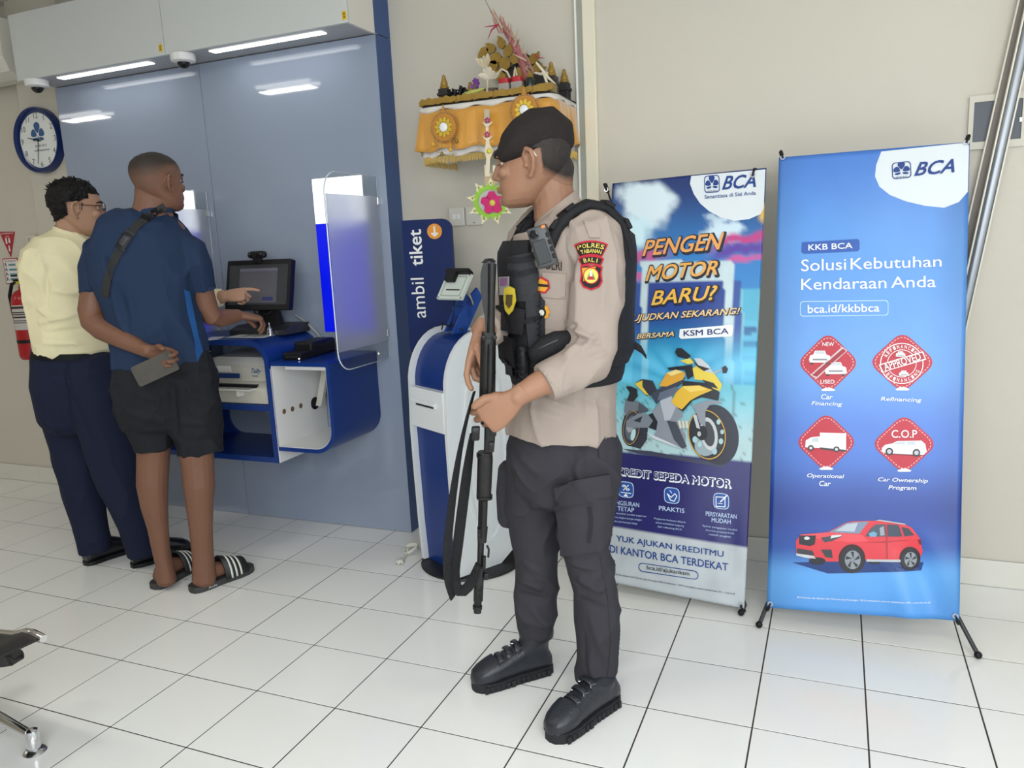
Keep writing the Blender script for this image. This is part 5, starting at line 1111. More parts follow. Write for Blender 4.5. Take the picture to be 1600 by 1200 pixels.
small_car(1281, 559, .85); small_car(1306, 577, .85)
for r_, r2 in ((34, 32.5), (23, 22)):
    Q = [B2.px2(*p) for p in ell(1409, 568, r_, r_*.94, 40)]; Qi = [B2.px2(*p) for p in ell(1409, 568, r2, r2*.94, 40)]; m = MB(); k = 40
    m.add([B2.P(*q, .0036) for q in Q+Qi], [(i, (i+1) % k, k+(i+1) % k, k+i) for i in range(k)]); obj('seal_ring', m, PW, s2_)
A2([(1378, 582), (1373, 570), (1442, 549), (1447, 562)], '#f4f4f4', 5); A2([(1380, 580.5), (1375.5, 571), (1440.5, 551), (1445, 560.5)], '#b02034', 6)
obj('lettering', B2.text('APPROVED', ((1383, 579.5), (1440, 562), (1436, 551), (1379, 568.5)), 7, bold=True), PW, s2_)
for k, ch in enumerate('REFINANCING'):
    for up_ in (1, -1):
        a = radians(90+62-12.4*k) if up_ > 0 else radians(-90-62+12.4*k); c_ = np.array((1409+28*cos(a), 568-28*.94*sin(a))); rd = np.array((cos(a), -sin(a)))*up_; tg = np.array((sin(a), cos(a)))*up_
        q = [c_-tg*1.8-rd*2.8, c_+tg*1.8-rd*2.8, c_+tg*1.8+rd*2.8, c_-tg*1.8+rd*2.8]; obj('seal_letter', B2.text(ch, [tuple(v) for v in q], 4, bold=True), PW, s2_)
small_car(1407, 554, .38); small_car(1412, 584, .38)
A2([(1281, 676), (1322, 677), (1322, 703), (1281, 699)], '#f4f4f4', 4, 'truck_box'); A2([(1259, 688), (1268, 683), (1281, 682), (1281, 700), (1258, 699)], '#f4f4f4', 4, 'truck_cab'); A2([(1270, 685), (1279, 684), (1279, 691), (1268, 690)], '#c9d3d8', 5); A2([(1281, 699), (1322, 703), (1322, 706), (1281, 702)], '#3a3838', 5)
for x, y in ((1267, 700), (1307, 702)): A2(ell(x, y, 4.8, 4.6, 14), '#26282b', 6); A2(ell(x, y, 2.5, 2.4, 12), '#d0d4d6', 7)
T2('C.O.P', 1413, 678, 20, 6.2)
A2([(1378, 700), (1383, 695), (1394, 693), (1402, 689), (1440, 688.5), (1446, 694), (1448, 706), (1443, 711), (1384, 708), (1378, 706)], '#f4f4f4', 4, 'van_pictogram'); A2([(1397, 694), (1403, 690), (1414, 690), (1414, 695)], '#c5d0d6', 5); A2([(1417, 690), (1430, 690), (1430, 695), (1417, 695)], '#c5d0d6', 5); A2([(1384, 708), (1446, 711), (1440, 713), (1384, 710)], '#7c1524', 3)
for x, y in ((1389.5, 705.5), (1432, 707.5)): A2(ell(x, y, 6, 6, 14), '#26282b', 6); A2(ell(x, y, 3.6, 3.6, 12), '#c0c4c8', 7)
for txt, x, y, w_ in (('Car', 1292, 620, 9), ('Financing', 1292, 631.5, 24), ('Refinancing', 1408, 625, 32), ('Operational', 1290, 744.5, 29), ('Car', 1289, 755.5, 9), ('Car Ownership', 1411, 751, 39), ('Program', 1410, 763, 22)): T2(txt, x, y, w_, 4., .03, .2)
# red car
def rc(pts): return [(x/2.667+1170, y/2.667+600) for x, y in pts]
def R2(pts, col, layer, name='red_car_print'): return A2(rc(pts), col, layer, name)
R2([(180, 745), (330, 790), (720, 780), (730, 745), (500, 735)], '#1b3a7a', 2)
R2([(198, 712), (196, 655), (215, 628), (330, 618), (400, 580), (430, 572), (540, 570), (640, 580), (680, 600), (715, 645), (726, 700), (712, 735), (640, 738), (480, 735), (370, 740), (300, 740), (240, 725)], '#dd3b46', 3)
R2([(215, 628), (330, 618), (470, 628), (500, 655), (420, 660), (330, 650), (240, 640)], '#e8525a', 4); R2([(335, 618), (405, 580), (440, 575), (500, 573), (470, 612), (460, 624)], '#7f8fa8', 4); R2([(360, 612), (410, 583), (455, 578), (440, 615)], '#b9c2cc', 5)
R2([(485, 635), (510, 600), (530, 585), (568, 585), (572, 636)], '#4b5566', 5); R2([(578, 585), (625, 588), (640, 636), (578, 636)], '#3c4656', 5); R2([(636, 596), (665, 602), (690, 630), (650, 636)], '#39424f', 5); R2([(545, 600), (562, 592), (566, 630), (548, 632)], '#9aa3ac', 6)
R2([(525, 570), (545, 565), (650, 582), (655, 588), (640, 585), (548, 571)], '#aeb6be', 5); R2([(500, 622), (520, 614), (535, 622), (530, 636), (505, 636)], '#6fa6c4', 6)
R2([(210, 632), (280, 632), (275, 668), (255, 676), (210, 668)], '#2b2d33', 5); R2(ell(242, 643, 12, 7, 14), '#d8dde0', 6); R2([(300, 640), (385, 628), (388, 636), (345, 655), (315, 660)], '#44484f', 5); R2([(345, 630), (385, 628), (386, 634), (340, 644)], '#d9dde0', 6)
R2([(200, 685), (265, 695), (275, 715), (240, 715), (200, 705)], '#3b3c42', 5); R2([(197, 706), (270, 716), (280, 728), (235, 724), (198, 715)], '#c8cccf', 6); R2([(300, 690), (345, 690), (350, 725), (320, 722)], '#3a3b41', 5); R2([(490, 730), (640, 732), (640, 742), (490, 740)], '#b9bec2', 5)
for cx_, cy_, rx, ry in ((430, 732, 50, 54), (672, 732, 40, 44)):
    R2(ell(cx_, cy_-4, rx*1.12, ry*1.12, 28), '#3a1519', 4); R2(ell(cx_, cy_, rx, ry, 28), '#24262b', 6); R2(ell(cx_+3, cy_, rx*.66, ry*.72, 24), '#8e949b', 7)
    for k in range(5):
        a = radians(72*k+20); R2([(cx_+3+rx*.1*cos(a+1.5), cy_+ry*.1*sin(a+1.5)), (cx_+3+rx*.6*cos(a+.32), cy_+ry*.65*sin(a+.32)), (cx_+3+rx*.6*cos(a+.75), cy_+ry*.65*sin(a+.75))], '#2a2c31', 8)
R2(ell(285, 738, 35, 16, 18), '#24262b', 4); R2(ell(525, 742, 26, 9, 16), '#24262b', 4); R2([(706, 648), (718, 650), (720, 672), (710, 668)], '#7c1820', 6)
R2([(480, 660), (575, 656), (680, 650), (575, 662)], '#b52a36', 5); R2([(572, 586), (577, 586), (580, 728), (574, 728)], '#b52a36', 6)
small('BCA berizin dan diawasi oleh Otoritas Jasa Keuangan • BCA merupakan peserta penjaminan LPS • www.bca.co.id', 1350, 938.5, 104, 1.8, .045, s2_, B2, PW, 3)
# ================================================================== people: shared builders
from mathutils.bvhtree import BVHTree
def nrm(v): v = np.array(v, float); return v/(np.linalg.norm(v)+1e-12)
def limb(mb, secs, D0, n=20, ends=(1, 1), k=1., p=2.2):
    """secs: (px, py, depth offset, half width in px, half depth in m or None)"""
    C_ = [at(s[0], s[1], D0+s[2]) for s in secs]; R_ = [s[3]*pxm(s[0], s[1], D0+s[2])*k for s in secs]
    out = []
    for i, s in enumerate(secs):
        t = nrm(C_[min(i+1, len(C_)-1)]-C_[max(i-1, 0)]); v = nrm(C_[i]-CAM); a = nrm(np.cross(t, v)); b = np.cross(a, t)
        rd = (s[4]*k if len(s) > 4 and s[4] else R_[i]); out.append((C_[i], a*R_[i], b*rd, t))
    full = []
    if ends[0]:
        c_, a, b, t = out[0]; r = min(np.linalg.norm(a), np.linalg.norm(b))*ends[0]
        full += [(c_-t*r*.72, a*.35, b*.35), (c_-t*r*.5, a*.75, b*.75), (c_-t*r*.22, a*.94, b*.94)]
    full += [(c_, a, b) for c_, a, b, t in out]
    if ends[1]:
        c_, a, b, t = out[-1]; r = min(np.linalg.norm(a), np.linalg.norm(b))*ends[1]
        full += [(c_+t*r*.22, a*.94, b*.94), (c_+t*r*.5, a*.75, b*.75), (c_+t*r*.72, a*.35, b*.35)]
    mb.loft(full, n, p=p); return mb
def fuse(mb, voxel=.004, smooth=4, name='body'):
    """one continuous surface out of overlapping closed lofts"""
    me = mb.mesh('tmp'); o = bpy.data.objects.new('tmp', me); COL.objects.link(o)
    r = o.modifiers.new('r', 'REMESH'); r.mode = 'VOXEL'; r.voxel_size = voxel; r.adaptivity = 0
    if smooth: s = o.modifiers.new('s', 'SMOOTH'); s.factor = .5; s.iterations = smooth
    dg = bpy.context.evaluated_depsgraph_get(); dg.update(); out = bpy.data.meshes.new_from_object(o.evaluated_get(dg)); out.name = name
    bpy.data.objects.remove(o); bpy.data.meshes.remove(me); return out
def verts_np(me):
    a = np.empty(len(me.vertices)*3, np.float32); me.vertices.foreach_get('co', a); return a.reshape(-1, 3).astype(float)
def displace(me, fn):
    V = verts_np(me); N = np.empty(len(V)*3, np.float32); me.vertex_normals.foreach_get('vector', N); N = N.reshape(-1, 3)
    d = np.array([fn(v, n) for v, n in zip(V, N)]); V = V+N*d[:, None]; me.vertices.foreach_set('co', V.astype(np.float32).ravel()); me.update(); return me
def folds(amp, sc, seed, gate=None, aniso=(1, 1, .45)):
    """cloth creases: ridged noise stretched along the body"""
    def f(v, n):
        q = Vector((v[0]*sc*aniso[0]+seed, v[1]*sc*aniso[1], v[2]*sc*aniso[2]+seed*.7)); r = 1-abs(noise.noise(q))*2; r2 = noise.noise(q*2.3)
        g = gate(v) if gate else 1.
        return amp*g*(max(0, r)**3*1.1-.35+.25*r2)
    return f
def creases(lines, D0):
    """sharp folds drawn along photograph lines: (x0, y0, x1, y1, depth, height, width px)"""
    L = []
    for x0, y0, x1, y1, dd, h, w_ in lines: L.append((at(x0, y0, D0+dd), at(x1, y1, D0+dd), h, w_*pxm(x0, y0, D0+dd)))
    return L
def crease_np(L, V):
    s = np.zeros(len(V))
    for a, b, h, w_ in L:
        d = b-a; t = np.clip((V-a)@d/(d@d), 0, 1); q = V-a-t[:, None]*d; q = q-np.outer(q@HF, HF)*.8; r = (q*q).sum(1)/(w_*w_); s += h*np.exp(-np.minimum(r, 40))*np.sqrt(np.maximum(0, 4*t*(1-t)))
    return s
def wrinkle(me, L, fold):
    V = verts_np(me); N = np.empty(len(V)*3, np.float32); me.vertex_normals.foreach_get('vector', N); N = N.reshape(-1, 3)
    d = crease_np(L, V)
    if fold: d = d+np.array([fold(v, None) for v in V])
    V = V+N*d[:, None]; me.vertices.foreach_set('co', V.astype(np.float32).ravel()); me.update(); return me
def bvh_of(*mes):
    vs = []; fs = []
    for me in mes:
        k = len(vs); W_ = WC.get(me.name); vs += [(W_ @ v.co if W_ else v.co.copy()) for v in me.vertices]; fs += [tuple(i+k for i in p.vertices) for p in me.polygons]
    return BVHTree.FromPolygons(vs, fs)
def hit(bv, px, py):
    d = Vector(ray(px, py)).normalized(); l, n, i, t = bv.ray_cast(Vector(CAM), d); return (np.array(l), np.array(n)) if l is not None else None
def decal(bv, pts, lift=.002, mb=None, step=7, slab=.0):
    """polygon given in photograph pixels, laid on the surface it covers"""
    V, F = tri_sub(pts, step); return drape(bv, V, F, lift, mb, slab)
def drape(bv, V, F, lift, mb=None, slab=0., lifts=None):
    H = [hit(bv, *p) for p in V]; good = [h for h in H if h is not None]
    if not good: return mb or MB()
    dep = float(np.median([(h[0]-CAM)@HF for h in good])); out = []; nn = []
    for i_, (p, h) in enumerate(zip(V, H)):
        if h is None or abs((h[0]-CAM)@HF-dep) > .12: q = at(p[0], p[1], dep); n = -nrm(ray(*p))
        else: q, n = h; n = n if n@ray(*p) < 0 else -n; n = nrm(n-.6*nrm(ray(*p)))
        out.append(q+n*(lift+(lifts[i_] if lifts else 0))); nn.append(n)
    m = mb or MB(); 
    if slab:
        k = len(out); edges = {}
        for f in F:
            for i in range(len(f)):
                e = (f[i], f[(i+1) % len(f)]); edges[e] = 1
        side = [(a, b, b+k, a+k) for a, b in edges if (b, a) not in edges]
        m.add(out+[q-n*slab for q, n in zip(out, nn)], [tuple(f) for f in F]+[tuple(i+k for i in f[::-1]) for f in F]+side)
    else: m.add(out, F)
    return m
def decal_text(bv, txt, quad, lift=.003, mb=None, **k):
    V, F = text2d(txt, 1., **k); A = np.array(V); lo, hi = A.min(0), A.max(0); Q = [np.array(q, float) for q in quad]; P = []
    for x, y in V:
        a = (x-lo[0])/(hi[0]-lo[0]); b = (y-lo[1])/(hi[1]-lo[1]); P.append(tuple((Q[0]*(1-a)+Q[1]*a)*(1-b)+(Q[3]*(1-a)+Q[2]*a)*b))
    return drape(bv, P, F, lift, mb, lifts=list(LIFTS))
def strip(bv, pts, w_, lift=.003, slab=.003, mb=None):
    """band of half width w_ px along a pixel path, laid on the surface"""
    P = np.array(pts, float); L = np.r_[0, np.cumsum(np.linalg.norm(np.diff(P, axis=0), axis=1))]; n = max(3, int(L[-1]/6)); t = np.linspace(0, L[-1], n)
    Q = np.stack([np.interp(t, L, P[:, i]) for i in (0, 1)], 1); d = np.gradient(Q, axis=0); d /= np.linalg.norm(d, axis=1)[:, None]; N = np.stack([-d[:, 1], d[:, 0]], 1)
    V = [tuple(q+nn*w_*s) for q, nn in zip(Q, N) for s in (-1, 0, 1)]; F = [(3*i+j, 3*i+j+1, 3*i+4+j, 3*i+3+j) for i in range(n-1) for j in (0, 1)]
    return drape(bv, V, F, lift, mb, slab)

HEAD = ((.00, .33, .10, .09), (.035, .395, .00, .165), (.09, .415, -.06, .215), (.16, .40, -.12, .25), (.235, .425, -.20, .268), (.30, .415, -.27, .28), (.38, .405, -.325, .300), (.46, .395, -.365, .318), (.52, .38, -.39, .326), (.58, .405, -.41, .330), (.66, .415, -.425, .336), (.75, .395, -.42, .333), (.84, .335, -.38, .298), (.915, .23, -.30, .235), (.965, .12, -.19, .155), (.99, .02, -.09, .07))
def head(mb, o, Fd, Ud, H, wid=1., nose=1., ears=1., jaw=1.):
    """o: point under the ears at chin level; returns a mapper (forward, left, up) -> world in units of head height"""
    Fd, Ud = nrm(Fd), nrm(Ud); Fd = nrm(Fd-Ud*float(Fd@Ud)); Ld = np.cross(Ud, Fd); o = np.array(o, float)
    M = lambda f, l, z: o+H*(f*Fd+l*Ld+z*Ud)
    S = []
    for z, f, b, w_ in HEAD:
        w2 = w_*wid*(jaw if z < .3 else 1); S.append((M((f+b)/2, 0, z), Fd*H*(f-b)/2, Ld*H*w2, 2.25))
    mb.loft(S, 28)
    mb.loft([(M(.38, 0, .57), Ld*.030*H, Fd*.035*H), (M(.415, 0, .50), Ld*.036*H, Fd*.045*H), (M(.445, 0, .42), Ld*.050*H, Fd*.055*H*nose), (M(.458, 0, .365), Ld*.068*H, Fd*.062*H*nose), (M(.44, 0, .335), Ld*.062*H, Fd*.05*H*nose), (M(.41, 0, .32), Ld*.04*H, Fd*.03*H)], 14)
    for s in (-1, 1):
        mb.ball(M(.425, s*.062, .35), .030*H, 10)                                   # nostril wing
        mb.loft([(M(.375, s*.04, .595), Fd*.035*H, Ud*.022*H), (M(.385, s*.12, .602), Fd*.045*H, Ud*.026*H), (M(.33, s*.22, .585), Fd*.05*H, Ud*.026*H), (M(.25, s*.275, .56), Fd*.04*H, Ud*.02*H)], 10)   # brow ridge
        mb.ball(M(.30, s*.20, .40), (.085*H, .085*H, .075*H), 12)                     # cheek
        e = M(-.04, s*.333*wid, .46); ef = nrm(Fd*.93-Ld*s*.36); en = nrm(np.cross(ef, Ud))*(1 if np.cross(ef, Ud)@(Ld*s) > 0 else -1); h_ = H*ears
        pts = [e+ef*.045*h_+Ud*.02*h_+en*.01*h_, e+ef*.055*h_+Ud*.09*h_+en*.035*h_, e+ef*.01*h_+Ud*.135*h_+en*.06*h_, e-ef*.055*h_+Ud*.105*h_+en*.075*h_, e-ef*.075*h_+Ud*.03*h_+en*.07*h_, e-ef*.05*h_-Ud*.055*h_+en*.05*h_, e-ef*.005*h_-Ud*.115*h_+en*.03*h_, e+ef*.03*h_-Ud*.11*h_+en*.015*h_]
        mb.tube(pts, [.020*h_, .022*h_, .024*h_, .024*h_, .022*h_, .022*h_, .026*h_, .022*h_], 8)
        mb.loft([(e-Ud*.09*h_+en*.010*h_, ef*.03*h_, en*.012*h_), (e-Ud*.03*h_+en*.006*h_-ef*.01*h_, ef*.05*h_, en*.012*h_), (e+Ud*.05*h_+en*.012*h_-ef*.005*h_, ef*.05*h_, en*.012*h_), (e+Ud*.10*h_+en*.018*h_, ef*.03*h_, en*.010*h_)], 10)
        mb.ball(e+ef*.052*h_+Ud*-.015*h_+en*.02*h_, .018*h_, 8)                       # tragus
    mb.loft([(M(.40, -.115, .228), Fd*.02*H, Ud*.012*H), (M(.425, -.06, .236), Fd*.035*H, Ud*.020*H), (M(.432, 0, .236), Fd*.038*H, Ud*.019*H), (M(.425, .06, .236), Fd*.035*H, Ud*.020*H), (M(.40, .115, .228), Fd*.02*H, Ud*.012*H)], 10)
    mb.loft([(M(.40, -.10, .208), Fd*.02*H, Ud*.012*H), (M(.422, -.05, .200), Fd*.034*H, Ud*.022*H), (M(.426, 0, .199), Fd*.036*H, Ud*.023*H), (M(.422, .05, .200), Fd*.034*H, Ud*.022*H), (M(.40, .10, .208), Fd*.02*H, Ud*.012*H)], 10)
    mb.ball(M(.385, 0, .085), (.065*H, .065*H, .055*H), 12)
    return M, Fd, Ld, Ud
def face_parts(M, Fd, Ld, Ud, H, parent, browcol='black_hair', side=(-1, 1), eyes=True):
    for s in side:
        obj('eyebrow', MB().loft([(M(.428, s*.055, .610), Fd*.006*H, Ud*.012*H), (M(.430, s*.12, .628), Fd*.010*H, Ud*.020*H), (M(.385, s*.21, .622), Fd*.010*H, Ud*.016*H), (M(.318, s*.265, .597), Fd*.006*H, Ud*.006*H)], 8), MATS[browcol], parent, 60)
        if eyes:
            c_ = M(.320, s*.145, .527); obj('eyeball', MB().ball(c_, .050*H, 14), mat('eye_white', (.72, .69, .66), .2), parent, 180)
            obj('iris', MB().lathe([(.022*H, 0), (.018*H, .006*H), (0, .008*H)], c_+Fd*.045*H, Fd, 14), mat('dark_iris', (.02, .012, .008), .1), parent, 60)
            for dz, nm in ((.030, 'upper_eyelid'), (-.030, 'lower_eyelid')):
                obj(nm, MB().tube([M(.372, s*.085, .527+dz*.2), M(.398, s*.125, .527+dz*.95), M(.390, s*.175, .527+dz), M(.345, s*.218, .527+dz*.2)], .011*H, 8), parent['_skin'] if False else SKIN[parent.name], parent, 60)
SKIN = {}
def hand(mb, wrist, Dv, Nv, right, curls, thumb, s=1., spread=(.10, .03, -.03, -.10), wr=(.026, .019)):
    """curls: for index..little (knuckle, middle, tip) angles; thumb: two directions in (finger, palm, thumb-side) coordinates"""
    Dv = nrm(Dv); Nv = nrm(np.array(Nv)-Dv*float(np.array(Nv)@Dv)); T = np.cross(Dv, Nv)*(1 if right else -1); w_ = np.array(wrist, float)
    mb.loft([(w_-Dv*.03*s, T*wr[0]*s, Nv*wr[1]*s), (w_, T*wr[0]*1.02*s, Nv*wr[1]*.95*s), (w_+Dv*.03*s, T*.036*s, Nv*.0175*s), (w_+Dv*.065*s-T*.001, T*.0415*s, Nv*.0155*s), (w_+Dv*.092*s, T*.041*s, Nv*.0125*s), (w_+Dv*.100*s, T*.036*s, Nv*.009*s)], 18, p=2.5)
    mb.loft([(w_+Dv*.015*s+T*.018*s+Nv*.008*s, T*.012*s, Nv*.012*s), (w_+Dv*.038*s+T*.030*s+Nv*.012*s, T*.016*s, Nv*.014*s), (w_+Dv*.058*s+T*.036*s+Nv*.012*s, T*.010*s, Nv*.010*s)], 12)
    tips = []
    for i, (off, base, L) in enumerate(((.031, .090, .074), (.0105, .096, .082), (-.0105, .092, .076), (-.0305, .082, .060))):
        p = w_+Dv*base*s+T*off*s; th = 0.; d0 = nrm(Dv+T*spread[i]); r = (.0092, .0094, .0088, .0078)[i]*s; pts = [p-d0*.014*s, p]; rr = [r*1.02, r*1.08]
        for j, fr in enumerate((.46, .30, .24)):
            th += radians(curls[i][j]); d = d0*cos(th)+Nv*sin(th); q = pts[-1]+d*L*fr*s
            pts += [pts[-1]*.5+q*.5, q]; rr += [r*(.96-.08*j), r*(1.0-.09*j)]
        pts.append(pts[-1]+d*r*.55); rr.append(r*.45); mb.tube(pts, rr, 10); tips.append((pts[-2], d))
    p = w_+Dv*.030*s+T*.027*s+Nv*.006*s; pts = [p]; rr = [.0125*s]
    for k_, (v, L) in enumerate(zip(thumb, (.040, .034))):
        d = nrm(Dv*v[0]+Nv*v[1]+T*v[2]); q = pts[-1]+d*L*s; pts += [pts[-1]*.5+q*.5, q]; rr += [.0115*s, (.0112, .0090)[k_]*s]
    pts.append(pts[-1]+d*.006*s); rr.append(.0045*s); mb.tube(pts, rr, 10); tips.append((pts[-2], d))
    return tips
def region_shell(me, test, off, name='hair', jitter=0.):
    """faces of a mesh that pass the test, pushed outwards: close-cropped hair, lips and the like"""
    V = verts_np(me); N = np.empty(len(V)*3, np.float32); me.vertex_normals.foreach_get('vector', N); N = N.reshape(-1, 3)
    if me.name in WC: V = V+np.array(WC[me.name].translation[:])
    T = np.array([test(v) for v in V])
    keep = [tuple(p.vertices) for p in me.polygons if all(T[i] > 0 for i in p.vertices)]; idx = sorted({i for f in keep for i in f}); mp = {i: k for k, i in enumerate(idx)}
    vs = [V[i]+N[i]*(off*min(1, T[i])+(jitter*noise.noise(Vector(V[i]*90)) if jitter else 0)*min(1, T[i])) for i in idx]
    out = bpy.data.meshes.new(name); out.from_pydata([tuple(v) for v in vs], [], [tuple(mp[i] for i in f) for f in keep]); return out
def skin_mat(name, col, var=.12):
    return mat(name, col, .48, bump=.10, bscale=180, var=var, vscale=9, spec=.4, sss=.06)
mat('black_hair', (.007, .006, .006), .6, spec=.25, bump=.5, bscale=260, stretch=(1, 1, .3))
def cloth(name, col, rough=.8, var=.06, bump=.22, sc=700): return mat(name, col, rough, bump=bump, bscale=sc, var=var, vscale=14, spec=.25)
def foot_poly(L, w0, w1, n=14):
    """footprint outline, heel at 0, toe at L"""
    prof = [(0, .0), (.02, .62), (.10, .92), (.25, .98), (.42, .92), (.58, 1.02), (.72, 1.12), (.84, 1.06), (.93, .82), (.985, .45), (1., .0)]
    w_ = lambda t: w0+(w1-w0)*t
    a = [(L*t, w_(t)*k) for t, k in prof]; return a+[(x, -y) for x, y in a[-2:0:-1]]
def boot(parent, heel, toe, shaft_top, sole_m, up_m, h_sole=.030, shaft=True, name='boot', w_=.044, hk=1.):
    heel, toe = np.array(heel, float), np.array(toe, float); heel[2] = toe[2] = 0; L = np.linalg.norm(toe-heel); d = (toe-heel)/L; l = np.cross((0, 0, 1), d); z = np.array((0, 0, 1.))
    so = obj(name+'_sole', MB().prism(foot_poly(L, w_*.92, w_), heel, d, l, z, h_sole), sole_m, parent, 40)
    mb = MB(); f = L/.30
    S = [(.008, .030, .052), (.03, .037, .085), (.07, .039, .10), (.11, .038, .098), (.15, .039, .088), (.19, .042, .074), (.23, .044, .062), (.262, .041, .052), (.285, .032, .040), (.295, .018, .026)]
    mb.loft([(heel+d*s*f+z*(h_sole*.6+h/2), l*w2*w_/.044, z*h/2, 2.6) for s, w2, h in [(a, b, c2*hk) for a, b, c2 in S]], 24)
    if shaft:
        st = np.array(shaft_top, float); b0 = heel+d*.075*f+z*(h_sole+.05)
        mb.loft([(b0-z*.03, d*.062*f, l*.038), (b0+z*.02, d*.060, l*.042), ((b0+st)/2, d*.052, l*.044), (st, d*.052, l*.047), (st+z*.02, d*.045, l*.04)], 20)
    o = obj(name, fuse(mb, .0045, 4), up_m, parent, 180)
    return so, o, (heel, d, l, L)
def fade(name, skin):
    mm = bpy.data.materials.get(name)
    if mm: return mm
    mm = bpy.data.materials.new(name); mm.use_nodes = True; nt = mm.node_tree; b = nt.nodes['Principled BSDF']; b.inputs['Roughness'].default_value = .7
    a = nt.nodes.new('ShaderNodeVertexColor'); a.layer_name = 'Col'; n = nt.nodes.new('ShaderNodeTexNoise'); n.inputs['Scale'].default_value = 420; n.inputs['Detail'].default_value = 2
    mx = nt.nodes.new('ShaderNodeMix'); mx.data_type = 'RGBA'; mx.inputs[6].default_value = (*skin, 1); mx.inputs[7].default_value = (.022, .016, .013, 1)
    ad = nt.nodes.new('ShaderNodeMath'); ad.operation = 'MULTIPLY_ADD'; ad.inputs[1].default_value = .7; tc = nt.nodes.new('ShaderNodeTexCoord'); nt.links.new(tc.outputs['Object'], n.inputs['Vector'])
    sp_ = nt.nodes.new('ShaderNodeSeparateColor'); nt.links.new(a.outputs[0], sp_.inputs[0]); nt.links.new(n.outputs[0], ad.inputs[0])
    sb = nt.nodes.new('ShaderNodeMath'); sb.operation = 'SUBTRACT'; sb.inputs[1].default_value = .35; nt.links.new(sp_.outputs[0], sb.inputs[0]); nt.links.new(sb.outputs[0], ad.inputs[2]); ad.use_clamp = True
    nt.links.new(ad.outputs[0], mx.inputs[0]); nt.links.new(mx.outputs[2], b.inputs['Base Color'])
    bp = nt.nodes.new('ShaderNodeBump'); bp.inputs['Strength'].default_value = .35; bp.inputs['Distance'].default_value = .003; nt.links.new(n.outputs[0], bp.inputs['Height']); nt.links.new(bp.outputs[0], b.inputs['Normal'])
    return mm
# ================================================================== the soldier with the rifle
SD = 2.20
sp = thing('person', 'man in black beret and tan uniform holding a rifle muzzle down', 'person', at(885, 1095, SD)*np.array((1, 1, 0)))
sk_s = skin_mat('soldier_skin', (.33, .172, .105)); SKIN[sp.name] = sk_s
M_shirt = cloth('tan_uniform_cloth', (.365, .30, .258)); M_trou = cloth('dark_grey_uniform_cloth', (.040, .038, .046), .85); M_vest = cloth('black_nylon', (.014, .014, .016), .6, bump=.4, sc=500)
TOR = [(874, 331, .01, 30, .06), (881, 344, 0, 57, .115), (884, 358, 0, 84, .168), (885, 400, 0, 89, .182), (885, 450, 0, 87, .172), (886, 500, 0, 84, .16), (887, 545, 0, 84, .152), (885, 590, 0, 80, .148), (881, 630, 0, 82, .155), (879, 658, 0, 85, .16), (878, 677, 0, 86, .162)]
ARM_L = [(912, 348, -.08, 36), (930, 372, -.145, 45), (934, 415, -.170, 46), (931, 460, -.180, 43), (929, 503, -.190, 39), (926, 538, -.20, 40), (914, 563, -.215, 39), (894, 576, -.235, 34), (872, 586, -.25, 31), (853, 598, -.262, 28.5)]
ARM_R = [(850, 350, .09, 34), (836, 380, .15, 42), (822, 430, .16, 38), (806, 475, .12, 35), (790, 505, .04, 32), (774, 512, -.06, 28), (760, 515, -.13, 24)]
LEG_L = [(908, 676, -.02, 48, .105), (917, 705, -.04, 54, .115), (917, 755, -.055, 49, .105), (914, 805, -.065, 44, .10), (912, 848, -.065, 39, .088), (921, 886, -.062, 37, .082), (933, 925, -.058, 34, .076), (934, 985, -.056, 33, .072), (932, 1030, -.055, 31, .066), (930, 1060, -.055, 29.5, .064)]
LEG_R = [(846, 676, .05, 42, .10), (834, 715, .06, 46, .112), (832, 765, .07, 45, .105), (835, 825, .08, 40, .092), (838, 868, .085, 36, .085), (838, 915, .092, 33.5, .078), (836, 955, .10, 33, .075), (835, 985, .105, 28, .066)]
# body: head, neck, arms, hands, legs in one skin
bm_ = MB()
fd = -HR*cos(radians(14))+HF*sin(radians(14)); ud = nrm(np.array((0, 0, 1.))+fd*.03)
HS = .232
cn = at(838, 322, SD-.01)
sM, sF, sL, sU = head(bm_, cn, fd, ud, HS, wid=.98, nose=1.0, ears=1.22)
limb(bm_, [(862, 262, .005, 30, .055), (862, 290, .005, 32, .056), (866, 312, .005, 33, .056), (868, 340, .0, 34, .058)], SD)
limb(bm_, [(870, 335, 0, 30, .05), (880, 365, 0, 55, .10)]+TOR[3:], SD, k=.80, ends=(.3, .3)); limb(bm_, ARM_L, SD, k=.74); limb(bm_, ARM_R, SD, k=.74); limb(bm_, LEG_L, SD, k=.7, ends=(.3, .2)); limb(bm_, LEG_R, SD, k=.7, ends=(.3, .2))
wl = at(806, 622, SD-.287)
limb(bm_, [(880, 581, -.245, 21), (858, 592, -.258, 22), (835, 604, -.272, 19.5), (815, 616, -.283, 16.5), (806, 622, -.287, 15)], SD)
